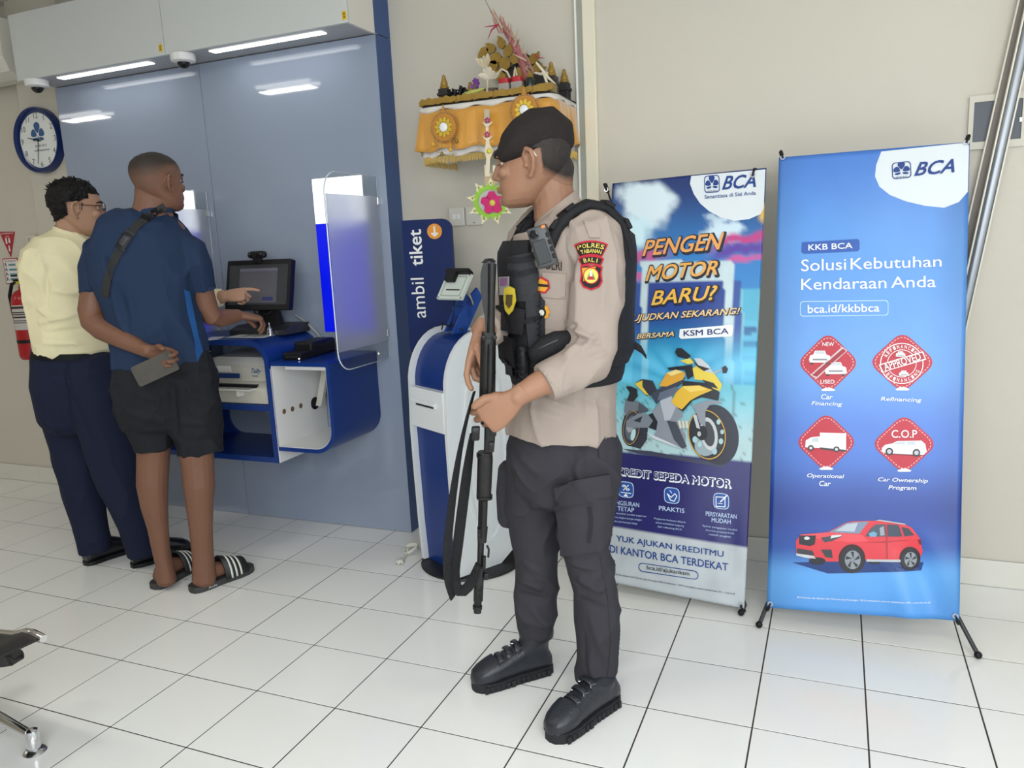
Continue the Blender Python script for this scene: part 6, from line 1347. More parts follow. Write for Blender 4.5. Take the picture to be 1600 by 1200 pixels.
# left hand over the top of the fore-end
dl = nrm(-HR*.80-np.array((0, 0, 1.))*.58+HF*.10); nl = nrm(-HR*.35-np.array((0, 0, 1.))*.25+HF*.92)
hand(bm_, wl, dl, nl, False, ((42, 62, 40), (50, 66, 40), (54, 66, 40), (56, 64, 40)), ((.72, -.42, .50), (.96, -.05, .02)), 1.02)
wr_ = at(752, 517, SD-.165)
limb(bm_, [(780, 512, -.04, 20), (764, 513, -.11, 18), (752, 517, -.165, 16)], SD)
dr = nrm(-HR*.30-np.array((0, 0, 1.))*.90-HF*.20); nr = nrm(HR*.80-HF*.25-np.array((0, 0, 1.))*.2)
hand(bm_, wr_, dr, nr, True, ((8, 22, 14), (38, 50, 30), (48, 58, 30), (52, 60, 30)), ((.80, .45, .30), (.85, .55, .05)), 1.0)
body_s = fuse(bm_, .0030, 2)
bs = obj('body', body_s, sk_s, sp, 180)
# hair below the beret
def hair_s(v):
    q = (v-cn)/HS; f, l, z = float(q@sF), abs(float(q@sL)), float(q@sU); lim = .20+.16*sstep(-.42, -.05, f)
    if z < lim or z > .9: return 0
    if f > -.10+ (.05 if z > .62 else 0): return 0
    if l > .25 and f > -.16 and z < .62: return 0
    return .15+.85*sstep(lim, lim+.22, z)
hm = region_shell(body_s, hair_s, .009, jitter=.0015); ca = hm.color_attributes.new('Col', 'FLOAT_COLOR', 'POINT'); vals = []
for v in verts_np(hm):
    q = (v-cn)/HS; f, z = float(q@sF), float(q@sU); lim = .20+.16*sstep(-.42, -.05, f); vals.append(.05+1.3*sstep(lim+.01, lim+.17, z))
ca.data.foreach_set('color', np.array([(c, c, c, 1) for c in vals], np.float32).ravel())
obj('hair', hm, fade('faded_hair', (.30, .155, .095)), sp, 180, label='short black hair below the beret')
face_parts(sM, sF, sL, sU, HS, sp)
# shirt, trousers
sm_ = MB(); limb(sm_, TOR, SD, 32, ends=(0, 0)); limb(sm_, ARM_L, SD, 24, ends=(1, 0)); limb(sm_, ARM_R, SD, 20, ends=(1, 0))
shirt = fuse(sm_, .005, 5)
cr_ = creases([(893, 512, 925, 530, -.24, .012, 5), (896, 525, 940, 535, -.24, -.010, 5), (900, 505, 890, 540, -.23, -.012, 5), (905, 548, 935, 520, -.25, .008, 5), (880, 556, 905, 540, -.26, .007, 4), (915, 560, 945, 548, -.25, .006, 4),
               (900, 380, 890, 440, -.20, -.008, 5), (960, 360, 972, 430, -.20, .005, 6), (945, 400, 935, 500, -.21, .005, 7), (820, 640, 880, 655, -.15, .005, 7), (840, 620, 900, 640, -.15, .005, 6), (900, 615, 955, 640, -.14, -.005, 6), (912, 590, 914, 660, -.16, -.004, 2), (885, 330, 905, 372, -.15, .006, 5)], SD)
fo = folds(.009, 9., 2.3)
wrinkle(shirt, [(a, b, h*1.5, w_) for a, b, h, w_ in cr_], fo)
shirt_o = obj('shirt', shirt, M_shirt, sp, 180, label='tan uniform shirt with rolled cuff')
tm_ = MB(); limb(tm_, [(879, 640, 0, 72, .13), (878, 676, 0, 76, .14), (876, 715, 0, 82, .145), (872, 750, .01, 76, .12)], SD, 32); limb(tm_, LEG_L, SD, 24, ends=(1, 0)); limb(tm_, LEG_R, SD, 24, ends=(1, 0))
trou = fuse(tm_, .0055, 5)
cr2 = creases([(902, 905, 945, 925, -.14, .010, 6), (905, 925, 955, 900, -.14, -.008, 6), (880, 880, 930, 890, -.15, .008, 6), (905, 940, 950, 955, -.13, -.006, 7), (812, 905, 850, 925, 0, .010, 6), (812, 935, 860, 945, 0, -.008, 6), (815, 880, 860, 900, 0, .006, 6), (920, 960, 950, 1040, -.13, .006, 6), (830, 950, 860, 985, .02, .008, 6), (870, 700, 900, 760, -.16, -.006, 7), (800, 700, 850, 740, -.08, .005, 7), (910, 990, 915, 1055, -.13, -.006, 4)], SD)
fo2 = folds(.010, 8., 5.1, aniso=(1, 1, .7)); wrinkle(trou, [(a, b, h*1.4, w_) for a, b, h, w_ in cr2], fo2)
tro_o = obj('trousers', trou, M_trou, sp, 180, label='dark grey cargo trousers')
bvT = bvh_of(trou); bvS = bvh_of(shirt)
# cargo pockets
pk = obj('cargo_pocket', decal(bvT, [(870, 778), (948, 752), (950, 836), (938, 858), (881, 868)], .016, step=8, slab=.016), M_trou, tro_o, 60)
obj('pocket_flap', decal(bvT, [(865, 757), (948, 739), (950, 774), (872, 796)], .022, step=8, slab=.012), M_trou, tro_o, 60)
obj('pocket_fold_shade', strip(bvT, [(921, 790), (924, 815), (920, 845)], 3.5, .019, .004), mat('deep_shadow_cloth', (.018, .017, .022), .9), tro_o, 60)  # shade of the pocket fold, painted as a strip of darker trouser cloth
obj('cargo_pocket', limb(MB(), [(800, 735, .10, 22, .05), (794, 770, .10, 19, .05), (796, 810, .10, 19, .045)], SD, 16), M_trou, tro_o, 60)
obj('hip_pocket', strip(bvT, [(944, 672), (938, 692), (941, 715)], 5, .004, .004), M_trou, tro_o, 60)
obj('side_seam', strip(bvT, [(914, 690), (917, 745)], 1, .002, .001), M_trou, tro_o, 60)
obj('side_seam', strip(bvT, [(938, 870), (950, 930), (955, 1000), (950, 1058)], 1, .002, .001), M_trou, tro_o, 60)
# collar
M_in = lambda f, l, z: sM(f, l, z)
tl_ = np.array((0, 0, .62)); cA = HR*.9+tl_
obj('collar', MB().loft([(at(870, 356, SD), cA*.088, HF*.100), (at(869, 342, SD), cA*.078, HF*.088), (at(868, 324, SD), cA*.066, HF*.075), (at(868, 321, SD), cA*.061, HF*.070), (at(867, 345, SD), cA*.055, HF*.062)], 28, cap=False), M_shirt, shirt_o, 60)
# cuff
obj('rolled_cuff', limb(MB(), [(884, 582, -.243, 31.5), (872, 588, -.25, 32.5), (858, 596, -.26, 31.5), (851, 600, -.264, 29)], SD, 24, ends=(0, 0)), M_shirt, shirt_o, 60)
# boots
M_boot = mat('black_boot_leather', (.022, .025, .032), .36, bump=.35, bscale=90, spec=.5); M_bsole = mat('black_rubber_sole', (.014, .015, .018), .7, bump=.3)
for (h_, t_, st, lab) in ((atz(962, 1092), atz(858, 1160), at(932, 1058, SD-.055), 'near'), (atz(862, 1044), atz(738, 1078), at(838, 985, SD+.105), 'far')):
    so, bo_, (hl, d, l, L) = boot(sp, h_, t_, st, M_bsole, M_boot)
    z = np.array((0, 0, 1.)); f = L/.30
    for k in range(13):
        for s_ in (-1, 1):
            t = .10+.78*k/12; w2 = .044*(.92+.08*t)*(.95 if t < .5 else 1.06 if t < .9 else .72); p = hl+d*L*t+l*s_*(w2+.001)+z*.012
            obj('tread_lug', MB().obox(p, d*.0065, l*.003, z*.0105, .001), M_bsole, so)
    obj('toe_cap', MB().loft([(hl+d*(.215+.0)*f+z*.055, l*.0462, z*.040, 2.6), (hl+d*.24*f+z*.050, l*.0462, z*.036, 2.6), (hl+d*.268*f+z*.044, l*.042, z*.029, 2.6), (hl+d*.29*f+z*.040, l*.030, z*.021, 2.6), (hl+d*.300*f+z*.036, l*.012, z*.012, 2.6)], 20), M_boot, bo_, 60)
    for k in range(3):
        p = hl+d*(.135+.032*k)*f*.98+z*(.116-.014*k); obj('lace_strap', MB().loft([(p+l*.029-z*.014, d*.010, z*.003), (p+l*.02+z*.004, d*.010, z*.004), (p+z*.007, d*.010, z*.004), (p-l*.02+z*.004, d*.010, z*.004), (p-l*.029-z*.014, d*.010, z*.003)], 10), M_boot, bo_, 60)
        for s_ in (-1, 1): obj('lace_ring', MB().tube([p+l*s_*.024+np.array(q)-z*.003 for q in (d*.010+z*.004, d*.010-z*.004, -d*.010-z*.008, -d*.010)], .0016, 6, closed=True), M_steel, bo_, 60)
    obj('boot_collar', MB().loft([(np.array(st)-z*.02, d*.056, l*.050), (np.array(st)-z*.004, d*.058, l*.051), (np.array(st)+z*.012, d*.052, l*.046)], 20), M_boot, bo_, 60)

# beret
M_beret = cloth('black_brown_felt', (.024, .019, .018), .9, bump=.3, sc=400)
bt = MB()
# crown disc draped forward over the brow: sections from the back upwards, traced in the photograph
limb(bt, [(884, 228, .0, 15, .060), (876, 214, -.002, 28, .082), (858, 206, -.004, 38, .094), (838, 208, -.006, 39, .100), (818, 219, -.008, 35, .100), (800, 232, -.01, 27, .092), (787, 243, -.01, 15, .070)], SD, 28, ends=(.8, 1.0), p=2.1)
beret = fuse(bt, .004, 22); displace(beret, folds(.0025, 11., 9.))
be_o = obj('beret', beret, M_beret, sp, 180, label='black felt beret pulled down over the brow')
ring = [sM(.435*cos(a)-.005, .355*sin(a), .70-.11*cos(a)*-1*0+ -.09*cos(a)+.01) for a in np.linspace(0, 2*pi, 40, endpoint=False)]
obj('beret_band', MB().tube(ring, .010, 8, closed=True), mat('black_band', (.012, .010, .010), .6), be_o, 60)
# face mask loop behind the ear
e0 = sM(-.06, .36, .60)
obj('ear_loop', MB().tube([sM(.03, .345, .615), sM(-.03, .372, .618), sM(-.085, .365, .575), sM(-.11, .345, .53)], [.006, .0055, .003, .0022], 8), mat('cream_elastic', (.72, .65, .50), .7), sp, 60, label='cream elastic loop behind the ear')

# ------------------------------------------------------------------ plate carrier vest
def ring_at(py, k=1.):
    T = TOR; ys = [s[1] for s in T]; c_ = [np.interp(py, ys, [s[i] for s in T]) for i in (0, 2, 3, 4)]
    c0 = at(c_[0], py, SD+c_[1]); r = c_[2]*pxm(c_[0], py, SD+c_[1]); return c0, HR*r*k, HF*c_[3]*k
def panel(ys, a0, a1, th, n=22, k0=1.01, prof=None):
    m = MB(); vi = []; rows = len(ys)
    for j, y in enumerate(ys):
        c_, a, b = ring_at(y); sh = prof(j/(rows-1)) if prof else 1.; am = (a0+a1)/2
        for i in range(n+1):
            t = radians(am+(a0+(a1-a0)*i/n-am)*sh); e = 2.2; q = (abs(cos(t))**e+abs(sin(t))**e)**(-1/e); edge = min(1, min(i, n-i)/2, min(j, rows-1-j)/1.+.35)
            d = nrm(a)*cos(t)+nrm(b)*sin(t); base = c_+(a*cos(t)+b*sin(t))*q*k0; vi.append((base, base+d*th*(.45+.55*edge)))
    V = [v[0] for v in vi]+[v[1] for v in vi]; K = len(vi); w_ = n+1
    F = []
    for j in range(rows-1):
        for i in range(n): q = (j*w_+i, j*w_+i+1, (j+1)*w_+i+1, (j+1)*w_+i); F += [q[::-1], tuple(x+K for x in q)]
    for i in range(n): F += [(i, i+1, K+i+1, K+i), ((rows-1)*w_+i, K+(rows-1)*w_+i, K+(rows-1)*w_+i+1, (rows-1)*w_+i+1)]
    for j in range(rows-1): F += [(j*w_, K+j*w_, K+(j+1)*w_, (j+1)*w_), (j*w_+n, (j+1)*w_+n, K+(j+1)*w_+n, K+j*w_+n)]
    return m.add(V, F)
vs_ = thing('tactical_vest', 'black tactical vest with pouches worn over the tan shirt', 'vest', at(885, 590, SD))
fp_m = panel(np.linspace(372, 560, 12), 128, 238, .034, prof=lambda t: .86+.14*sstep(0, .35, t)).mesh('f')
obj('front_panel', fp_m, M_vest, vs_, 50)
bp_m = panel(np.linspace(352, 565, 12), -62, 78, .034, prof=lambda t: .75+.25*sstep(0, .3, t)).mesh('b')
obj('back_panel', bp_m, M_vest, vs_, 50)
obj('waist_band', panel(np.linspace(540, 592, 6), 0, 359.5, .012, 60, 1.02), M_vest, vs_, 50)
for side in (-1, 1):
    pts = [(858, 385), (868, 360), (888, 335), (915, 321), (946, 325), (972, 352), (983, 400)] if side < 0 else [(806, 394), (812, 370), (826, 348), (852, 330), (884, 328), (915, 350), (940, 400)]
    dd = [-.172, -.165, -.145, -.125, -.115, -.11, -.10] if side < 0 else [-.03, .0, .04, .09, .12, .13, .12]
    C_ = [at(x, y, SD+d) for (x, y), d in zip(pts, dd)]; S = []
    for i, c_ in enumerate(C_):
        t = nrm(C_[min(i+1, 6)]-C_[max(i-1, 0)]); s_ = nrm(HF*.85-HR*.35*0-t*float(HF@t)*.85); n_ = np.cross(t, s_); S.append((c_, s_*.034, n_*.016, 3))
    st_ = obj('shoulder_strap', MB().loft(S, 18), M_vest, vs_, 50)
    for i in (1, 2, 4, 5):
        c_, a, b = S[i][:3]; t = nrm(C_[i+1]-C_[i-1]); obj('strap_loop', MB().obox(c_+nrm(b)*(.012 if b[2] > 0 else -.012), a*1.08, nrm(b)*.006, t*.014, .003), M_vest, st_)
bvV = bvh_of(fp_m, bp_m, shirt)
def vd(pts, lift, material, name, slab=.01, parent=vs_, step=8): return obj(name, decal(bvV, pts, lift, step=step, slab=slab), material, parent, 50)
M_vest2 = cloth('charcoal_nylon', (.028, .029, .033), .55, bump=.3, sc=500)
vd([(797, 402), (830, 395), (838, 420), (835, 470), (795, 470)], .012, M_vest2, 'chest_pouch', .012)
vd([(783, 476), (822, 482), (818, 522), (782, 516)], .020, M_vest, 'magazine_pouch', .02)
vd([(786, 524), (806, 528), (812, 590), (790, 585)], .022, M_vest, 'magazine_pouch', .022)
vd([(822, 440), (852, 470), (852, 545), (828, 552), (822, 500)], .010, M_vest2, 'side_pouch', .010)
for y in (405, 425, 500): obj('webbing', strip(bvV, [(792, y), (815, y+3), (842, y-4)], 4, .016, .004), M_vest, vs_, 60)
obj('flashlight', limb(MB(), [(816, 545, -.165, 8, .013), (818, 565, -.165, 9, .014), (819, 585, -.165, 8, .013)], SD, 14), M_black, vs_, 60)
for y in (545, 556, 566, 577): obj('flashlight_ring', limb(MB(), [(817.5, y, -.165, 9.6, .0155), (817.8, y+4, -.165, 9.6, .0155)], SD, 14, ends=(0, 0)), M_black, vs_, 60)
obj('belt_bag', limb(MB(), [(836, 553, -.20, 14, .022), (852, 544, -.205, 19, .028), (872, 534, -.205, 18, .028), (890, 526, -.19, 11, .02)], SD, 18), M_vest, vs_, 60, label='small black zip bag at the waist')
obj('bag_zip', strip(bvh_of(limb(MB(), [(836, 553, -.20, 14, .022), (852, 544, -.205, 19, .028), (872, 534, -.205, 18, .028), (890, 526, -.19, 11, .02)], SD, 18).mesh('z')), [(842, 545), (858, 537), (872, 531)], .7, .002, .001), M_dark, vs_, 60)
# id patches on the vest
vd([(789, 432), (803, 431), (803, 459), (790, 460)], .026, mat('grey_id_patch', (.30, .29, .28), .5), 'id_patch', .004); vd([(792, 434), (801, 433), (801, 444), (792, 445)], .029, mat('violet_photo', (.22, .10, .22), .5), 'id_photo', .002)
vd([(797, 450), (804, 446), (811, 450), (813, 468), (808, 484), (803, 490), (798, 482), (796, 466)], .027, mat('yellow_badge', (.62, .48, .04), .4), 'police_badge', .005); vd([(800, 459), (809, 459), (808, 474), (804, 480), (800, 473)], .030, mat('dark_badge_print', (.08, .06, .02), .5), 'badge_print', .002)
# body camera
bc = thing('body_camera', 'grey body camera clipped on the black vest strap', 'camera', at(845, 418, SD-.22))
cc_ = at(848, 385, SD-.225); bx_ = nrm(HR*.93-HF*.2+np.array((0, 0, .26))); by_ = nrm(np.array((0, 0, 1.))-HR*.26); by_ = nrm(by_-bx_*float(by_@bx_)); bn_ = np.cross(bx_, by_)
if bn_@HF > 0: bn_ = -bn_
obj('case', MB().obox(cc_, bx_*.026, by_*.052, bn_*.014, .006), mat('grey_camera_case', (.055, .06, .062), .4), bc, 50)
obj('lens', MB().lathe([(.0115, 0), (.0115, .006), (.008, .007), (.006, .004), (0, .004)], cc_+by_*.034-bx_*.010+bn_*.013, bn_, 20), mat('black_glass', 0), bc, 50)
obj('front_plate', MB().obox(cc_-by_*.012-bx_*.004+bn_*.014, bx_*.017, by_*.030, bn_*.003, .003), mat('dark_grey_plate', (.03, .033, .035), .45), bc)
for k in range(4): obj('side_button', MB().obox(cc_+bx_*.022-by_*(.03-.018*k)+bn_*.013, bx_*.004, by_*.006, bn_*.003, .0015), M_black, bc)
obj('record_button', MB().obox(cc_+bx_*.018+by_*.046+bn_*.011, bx_*.005, by_*.004, bn_*.004, .0015), mat('orange_button', (.75, .20, .03), .4), bc)
obj('clip', MB().obox(cc_-bn_*.022+by_*.01, bx_*.012, by_*.03, bn_*.010, .003), M_black, bc)
# trailing strap end behind
obj('strap_end', MB().loft([(at(972, 536, SD-.02), np.array((0, 0, .012)), HF*.003), (at(990, 538, SD-.03), np.array((0, 0, .012)), HF*.003), (at(1002, 546, SD-.035), np.array((0, 0, .011)), HF*.003), (at(1010, 558, SD-.035), np.array((0, 0, .006)), HF*.002)], 8), M_vest, vs_, 50)
for k, (y0, y1) in enumerate(((455, 475), (490, 512), (528, 552))): obj('side_buckle', limb(MB(), [(974, y0, -.03, 8, .02), (976, (y0+y1)/2, -.03, 9, .022), (974, y1, -.03, 8, .02)], SD, 10), M_black, vs_, 50)

# ------------------------------------------------------------------ patches on the sleeve and chest
M_pred = mat('patch_red', (.50, .02, .04), .8, bump=.4, bscale=900); M_pblk = mat('patch_black', (.02, .015, .015), .85, bump=.4, bscale=900); M_pyel = mat('patch_yellow', (.75, .62, .12), .75, bump=.3, bscale=900)
def sd(pts, lift, material, name, slab=.0015): return obj(name, decal(bvS, pts, lift, step=6, slab=slab), material, shirt_o, 60)
def arc_patch(cx_, cy_, r0, r1, a0, a1): return [(cx_+r1*sin(t), cy_-r1*cos(t)) for t in np.radians(np.linspace(a0, a1, 12))]+[(cx_+r0*sin(t), cy_-r0*cos(t)) for t in np.radians(np.linspace(a1, a0, 12))]
sd(arc_patch(924, 436, 36, 60, -27, 26), .003, M_pred, 'sleeve_patch'); sd(arc_patch(924, 436, 39, 57, -25, 24), .0045, M_pblk, 'patch_field', .001)
for k, ch in enumerate('POLRES'): a = radians(-19+7.6*k); c_ = (924+52*sin(a), 436-52*cos(a)); d = np.array((cos(a), sin(a))); u = np.array((sin(a), -cos(a))); c_ = np.array(c_); obj('patch_letter', decal_text(bvS, ch, [tuple(c_-d*2.9-u*3.4), tuple(c_+d*2.9-u*3.4), tuple(c_+d*2.9+u*3.4), tuple(c_-d*2.9+u*3.4)], .006, bold=True), M_pyel, shirt_o)
for k, ch in enumerate('TABANAN'): a = radians(-18+6.0*k); c_ = np.array((924+43.5*sin(a), 436-43.5*cos(a))); d = np.array((cos(a), sin(a))); u = np.array((sin(a), -cos(a))); obj('patch_letter', decal_text(bvS, ch, [tuple(c_-d*2.1-u*3.), tuple(c_+d*2.1-u*3.), tuple(c_+d*2.1+u*3.), tuple(c_-d*2.1+u*3.)], .006, bold=True), M_pyel, shirt_o)
sd(arc_patch(924, 450, 37, 50, -24, 24), .003, M_pred, 'sleeve_patch'); sd(arc_patch(924, 450, 39, 48, -21, 21), .0045, M_pblk, 'patch_field', .001)
for k, ch in enumerate('BALI'): a = radians(-12+8*k); c_ = np.array((924+43.5*sin(a), 450-43.5*cos(a))); d = np.array((cos(a), sin(a))); u = np.array((sin(a), -cos(a))); obj('patch_letter', decal_text(bvS, ch, [tuple(c_-d*(2.3 if ch != 'I' else .7)-u*3.), tuple(c_+d*(2.3 if ch != 'I' else .7)-u*3.), tuple(c_+d*(2.3 if ch != 'I' else .7)+u*3.), tuple(c_-d*(2.3 if ch != 'I' else .7)+u*3.)], .006, bold=True), M_pyel, shirt_o)
shd = [(907, 416), (915, 413), (924, 415), (933, 413), (942, 417), (940, 428), (942, 440), (937, 449), (924, 454), (911, 449), (906, 440), (908, 428)]
sd(shd, .003, M_pred, 'sleeve_badge'); cS = np.array((924, 433.)); sd([tuple(cS+(np.array(p)-cS)*.86) for p in shd], .0045, M_pblk, 'badge_field', .001)
sd([(910, 419), (932, 417), (912, 440)], .0055, mat('patch_orange', (.70, .33, .03), .8), 'badge_stripe', .001); sd(ell(924, 431, 12.5, 13, 20), .0065, M_pred, 'badge_ring', .001); sd(ell(924, 431, 10.8, 11.3, 20), .0075, M_pyel, 'badge_disc', .001)
sd([(924, 421), (931, 437), (917, 437)], .0085, mat('patch_green', (.10, .30, .08), .8), 'badge_temple', .001); sd([(922.5, 423), (925.5, 423), (926.5, 435), (921.5, 435)], .0095, mat('patch_white', (.7, .68, .6), .8), 'badge_tower', .001); sd([(921, 432), (927, 432), (928.5, 437), (919.5, 437)], .0102, M_pred, 'badge_base', .001)
bvA = bvh_of(shirt)
def cd_(pts, lift, material, name, slab=.002): return obj(name, decal(bvA, pts, lift, step=6, slab=slab), material, shirt_o, 60)
cd_([(848, 425), (884, 428), (884, 462), (872, 467), (846, 463)], .004, M_shirt, 'pocket_flap', .004); cd_([(846, 466), (886, 468), (887, 510), (880, 518), (850, 514)], .0025, M_shirt, 'chest_pocket', .002)
bvA = bvh_of(shirt)
cd_([(846, 431), (858, 438), (860, 450), (853, 458), (840, 455), (836, 442)], .009, M_pred, 'chest_badge'); cd_([(846, 434), (856, 440), (857, 449), (852, 455), (841, 453), (838, 443)], .011, mat('patch_orange', 0), 'badge_inner', .001); cd_([(838, 442), (858, 444), (858, 448), (838, 446)], .0125, M_pblk, 'badge_bar', .001)
st8 = [(849+(12 if k % 2 == 0 else 9.5)*cos(pi*k/8), 487+(13 if k % 2 == 0 else 10.5)*sin(pi*k/8)) for k in range(16)]
cd_(st8, .009, mat('patch_orange', 0), 'chest_badge'); cd_(ell(848, 488, 6.5, 7.5, 16), .011, M_pblk, 'badge_inner', .001); cd_(ell(848, 488, 4, 5, 12), .0125, mat('patch_white', 0), 'badge_mark', .001)
obj('name_letters', decal_text(bvA, 'POLRI', ((845, 419), (878, 423), (878, 408), (845, 404)), .006, bold=True), M_pblk, shirt_o)
obj('shoulder_tab', decal(bvA, [(912, 345), (936, 352), (938, 372), (922, 372)], .005, step=7, slab=.004), M_shirt, shirt_o, 60)

# ------------------------------------------------------------------ rifle
RT, RB = at(764, 404, SD-.235), at(746, 958, SD-.255); RL = np.linalg.norm(RT-RB); rk = (RT-RB)/RL
rs = nrm(HR*.55-HF*.83); rs = nrm(rs-rk*float(rs@rk)); rx = np.cross(rk, rs)      # rs: sight side, rx: across
if rx@HR < 0: rx = -rx
ri = thing('rifle', 'black assault rifle held muzzle down in front of the body', 'rifle', RB)
M_gun = mat('worn_black_gunmetal', (.022, .021, .021), .38, .55, var=.35, vscale=60, bump=.1, bscale=120); M_gunb = mat('black_gun_polymer', (.012, .012, .013), .5)
def rp(px, py, s=0.):          # point on the rifle's plane
    o = RB; n = nrm(np.cross(rk, HR)); d = ray(px, py); p = CAM+d*float((o-CAM)@n)/float(d@n); return p+rs*s
def rseg(y0, y1, x0, x1, w0, w1, d0, d1, p=3, off=0.): 
    a, b = rp(x0, y0, off), rp(x1, y1, off); m0 = pxm(x0, y0, SD-.24); ax = nrm(rx*.83+HR*.4); ax = nrm(np.cross(rk, np.cross(HR, rk))); bx2 = np.cross(rk, ax); return [(a, ax*w0*m0, bx2*d0, p), (b, ax*w1*m0, bx2*d1, p)]
obj('receiver', MB().loft(rseg(528, 640, 763, 761, 12, 13, .026, .030)+rseg(648, 662, 761, 760, 11, 9, .024, .018), 18), M_gun, ri, 40)
obj('dust_cover', MB().loft(rseg(536, 636, 767, 765, 7.5, 8, .034, .036, 2.2), 18), M_gun, ri, 40)
obj('hinge', MB().loft(rseg(519, 534, 764, 763, 11, 11, .018, .018, 4), 14), M_gun, ri, 40)
for dx in (-8, 9): obj('pin', MB().lathe([(.006, 0), (.006, .006), (.003, .008), (0, .008)], rp(764+dx, 526)-HF*.018, -HF, 14), M_gun, ri, 40)
stk = [(769, 404), (761, 406), (754, 414), (751, 428), (751, 452), (754, 476), (758, 498), (759, 519), (771, 519), (773, 480), (774, 430), (774, 410)]
ori = rp(764, 460); P2 = []
for q in stk: v = rp(*q)-ori; P2.append((float(v@HR), float(v[2])))
sto = obj('stock', MB().prism(P2, ori-HF*.013, HR, (0, 0, 1), HF, .026), M_gunb, ri, 30)
obj('stock_bar', MB().tube([rp(769, 412)-HF*.012, rp(768, 470)-HF*.012, rp(767, 519)-HF*.010], [.011, .009, .010], 12), M_gun, ri, 60)
obj('butt_plate', MB().loft([(rp(771, 409)-HF*0, HR*.007, HF*.018), (rp(764, 404), HR*.010, HF*.020), (rp(756, 411), HR*.007, HF*.018)], 12), M_gunb, ri, 50)
obj('rear_sight', MB().loft(rseg(666, 704, 766, 764, 9, 8, .022, .02, 4), 14).obox(rp(771, 672)-HF*.022, HR*.008, HF*.006, rk*.010, .002).obox(rp(768, 694)-HF*.022, HR*.007, HF*.008, rk*.012, .002), M_gun, ri, 40)
obj('magazine_well', MB().obox(rp(743, 677), HR*.011, HF*.012, rk*.018, .004), M_gun, ri, 40)
obj('fore_end', MB().loft(rseg(706, 714, 758, 758, 11, 12, .021, .022)+rseg(720, 772, 758, 756, 12, 11.5, .022, .021)+rseg(778, 780, 756, 756, 11, 9, .020, .016), 20), M_gun, ri, 40)
for y in (711, 776): obj('fore_end_band', MB().loft(rseg(y-2, y+2, 757, 757, 12.6, 12.4, .024, .024), 20), M_gun, ri, 40)
obj('gas_tube', MB().tube([rp(757, 780)-HF*.010, rp(755, 838)-HF*.010], .009, 12), M_gun, ri, 60)
obj('barrel', MB().tube([rp(753, 780), rp(752, 830), rp(750, 890), rp(747, 950)], [.0095, .009, .0085, .0085], 14), M_gun, ri, 60)
obj('gas_block', MB().loft(rseg(824, 846, 754, 753, 8.2, 7, .016, .015, 3.5), 14), M_gun, ri, 40)
obj('front_sight', MB().loft(rseg(882, 912, 750, 748, 7.5, 7.5, .015, .015, 3.5), 14).obox(rp(757, 876)-HF*.014, HR*.004, HF*.008, rk*.018, .002).obox(rp(760, 897)-HF*.012, HR*.006, HF*.007, rk*.009, .002), M_gun, ri, 40)
obj('flash_hider', MB().loft(rseg(912, 938, 748, 747, 7.6, 7.4, .0125, .0125, 2.2)+rseg(940, 957, 746.5, 746, 6, 6, .010, .010, 2.2), 16), M_gun, ri, 40)
for y in (921, 931): obj('vent_hole', MB().lathe([(.0025, 0), (.0025, .002), (0, .002)], rp(750, y)-HF*.012, -HF, 8), M_black, ri)
obj('muzzle_ring', MB().loft(rseg(946, 951, 746, 746, 7.4, 7.4, .0125, .0125, 2.2), 16), M_gun, ri, 40)
obj('bayonet_lug', MB().tube([rp(761, 850)-HF*.01, rp(764, 856)-HF*.012, rp(763, 868)-HF*.012], .003, 8), M_gun, ri, 60)
# sling
sl = thing('rifle_sling', 'black woven sling looping down from the rifle', 'strap', at(712, 938, SD-.26))
M_sl = cloth('black_webbing', (.016, .016, .017), .75, bump=.6, sc=260)
def band(pts, w_, tw):
    C_ = [at(x, y, SD-.25+d) for x, y, d in pts]; S = []
    P = np.array(C_); L = np.r_[0, np.cumsum(np.linalg.norm(np.diff(P, axis=0), axis=1))]; t = np.linspace(0, L[-1], 26); Q = np.stack([np.interp(t, L, P[:, i]) for i in range(3)], 1)
    for _ in range(3): Q[1:-1] = .5*Q[1:-1]+.25*(Q[:-2]+Q[2:])
    for i, c_ in enumerate(Q):
        tg = nrm(Q[min(i+1, 25)]-Q[max(i-1, 0)]); a = radians(np.interp(i/25, np.linspace(0, 1, len(tw)), tw)); s0 = nrm(np.cross(tg, HF)); s1 = np.cross(s0, tg); s_ = s0*cos(a)+s1*sin(a); n_ = np.cross(tg, s_); S.append((c_, s_*w_, n_*.0022, 4))
    return MB().loft(S, 12)
obj('strap', band([(741, 612, -.02), (727, 662, -.02), (717, 712, -.03), (708, 770, -.03), (701, 830, -.03), (697, 880, -.03), (700, 915, -.03), (708, 934, -.02)], .0125, (78, 74, 62, 48, 40, 35, 40, 60)), M_sl, sl, 60)
obj('strap', band([(738, 676, .0), (732, 720, .01), (725, 775, .015), (718, 830, .015), (712, 880, .01), (709, 915, .0), (716, 934, -.02), (730, 926, -.02), (741, 902, -.01), (748, 882, -.01)], .0150, (70, 50, 32, 25, 22, 22, 40, 30, 35, 60)), M_sl, sl, 60)
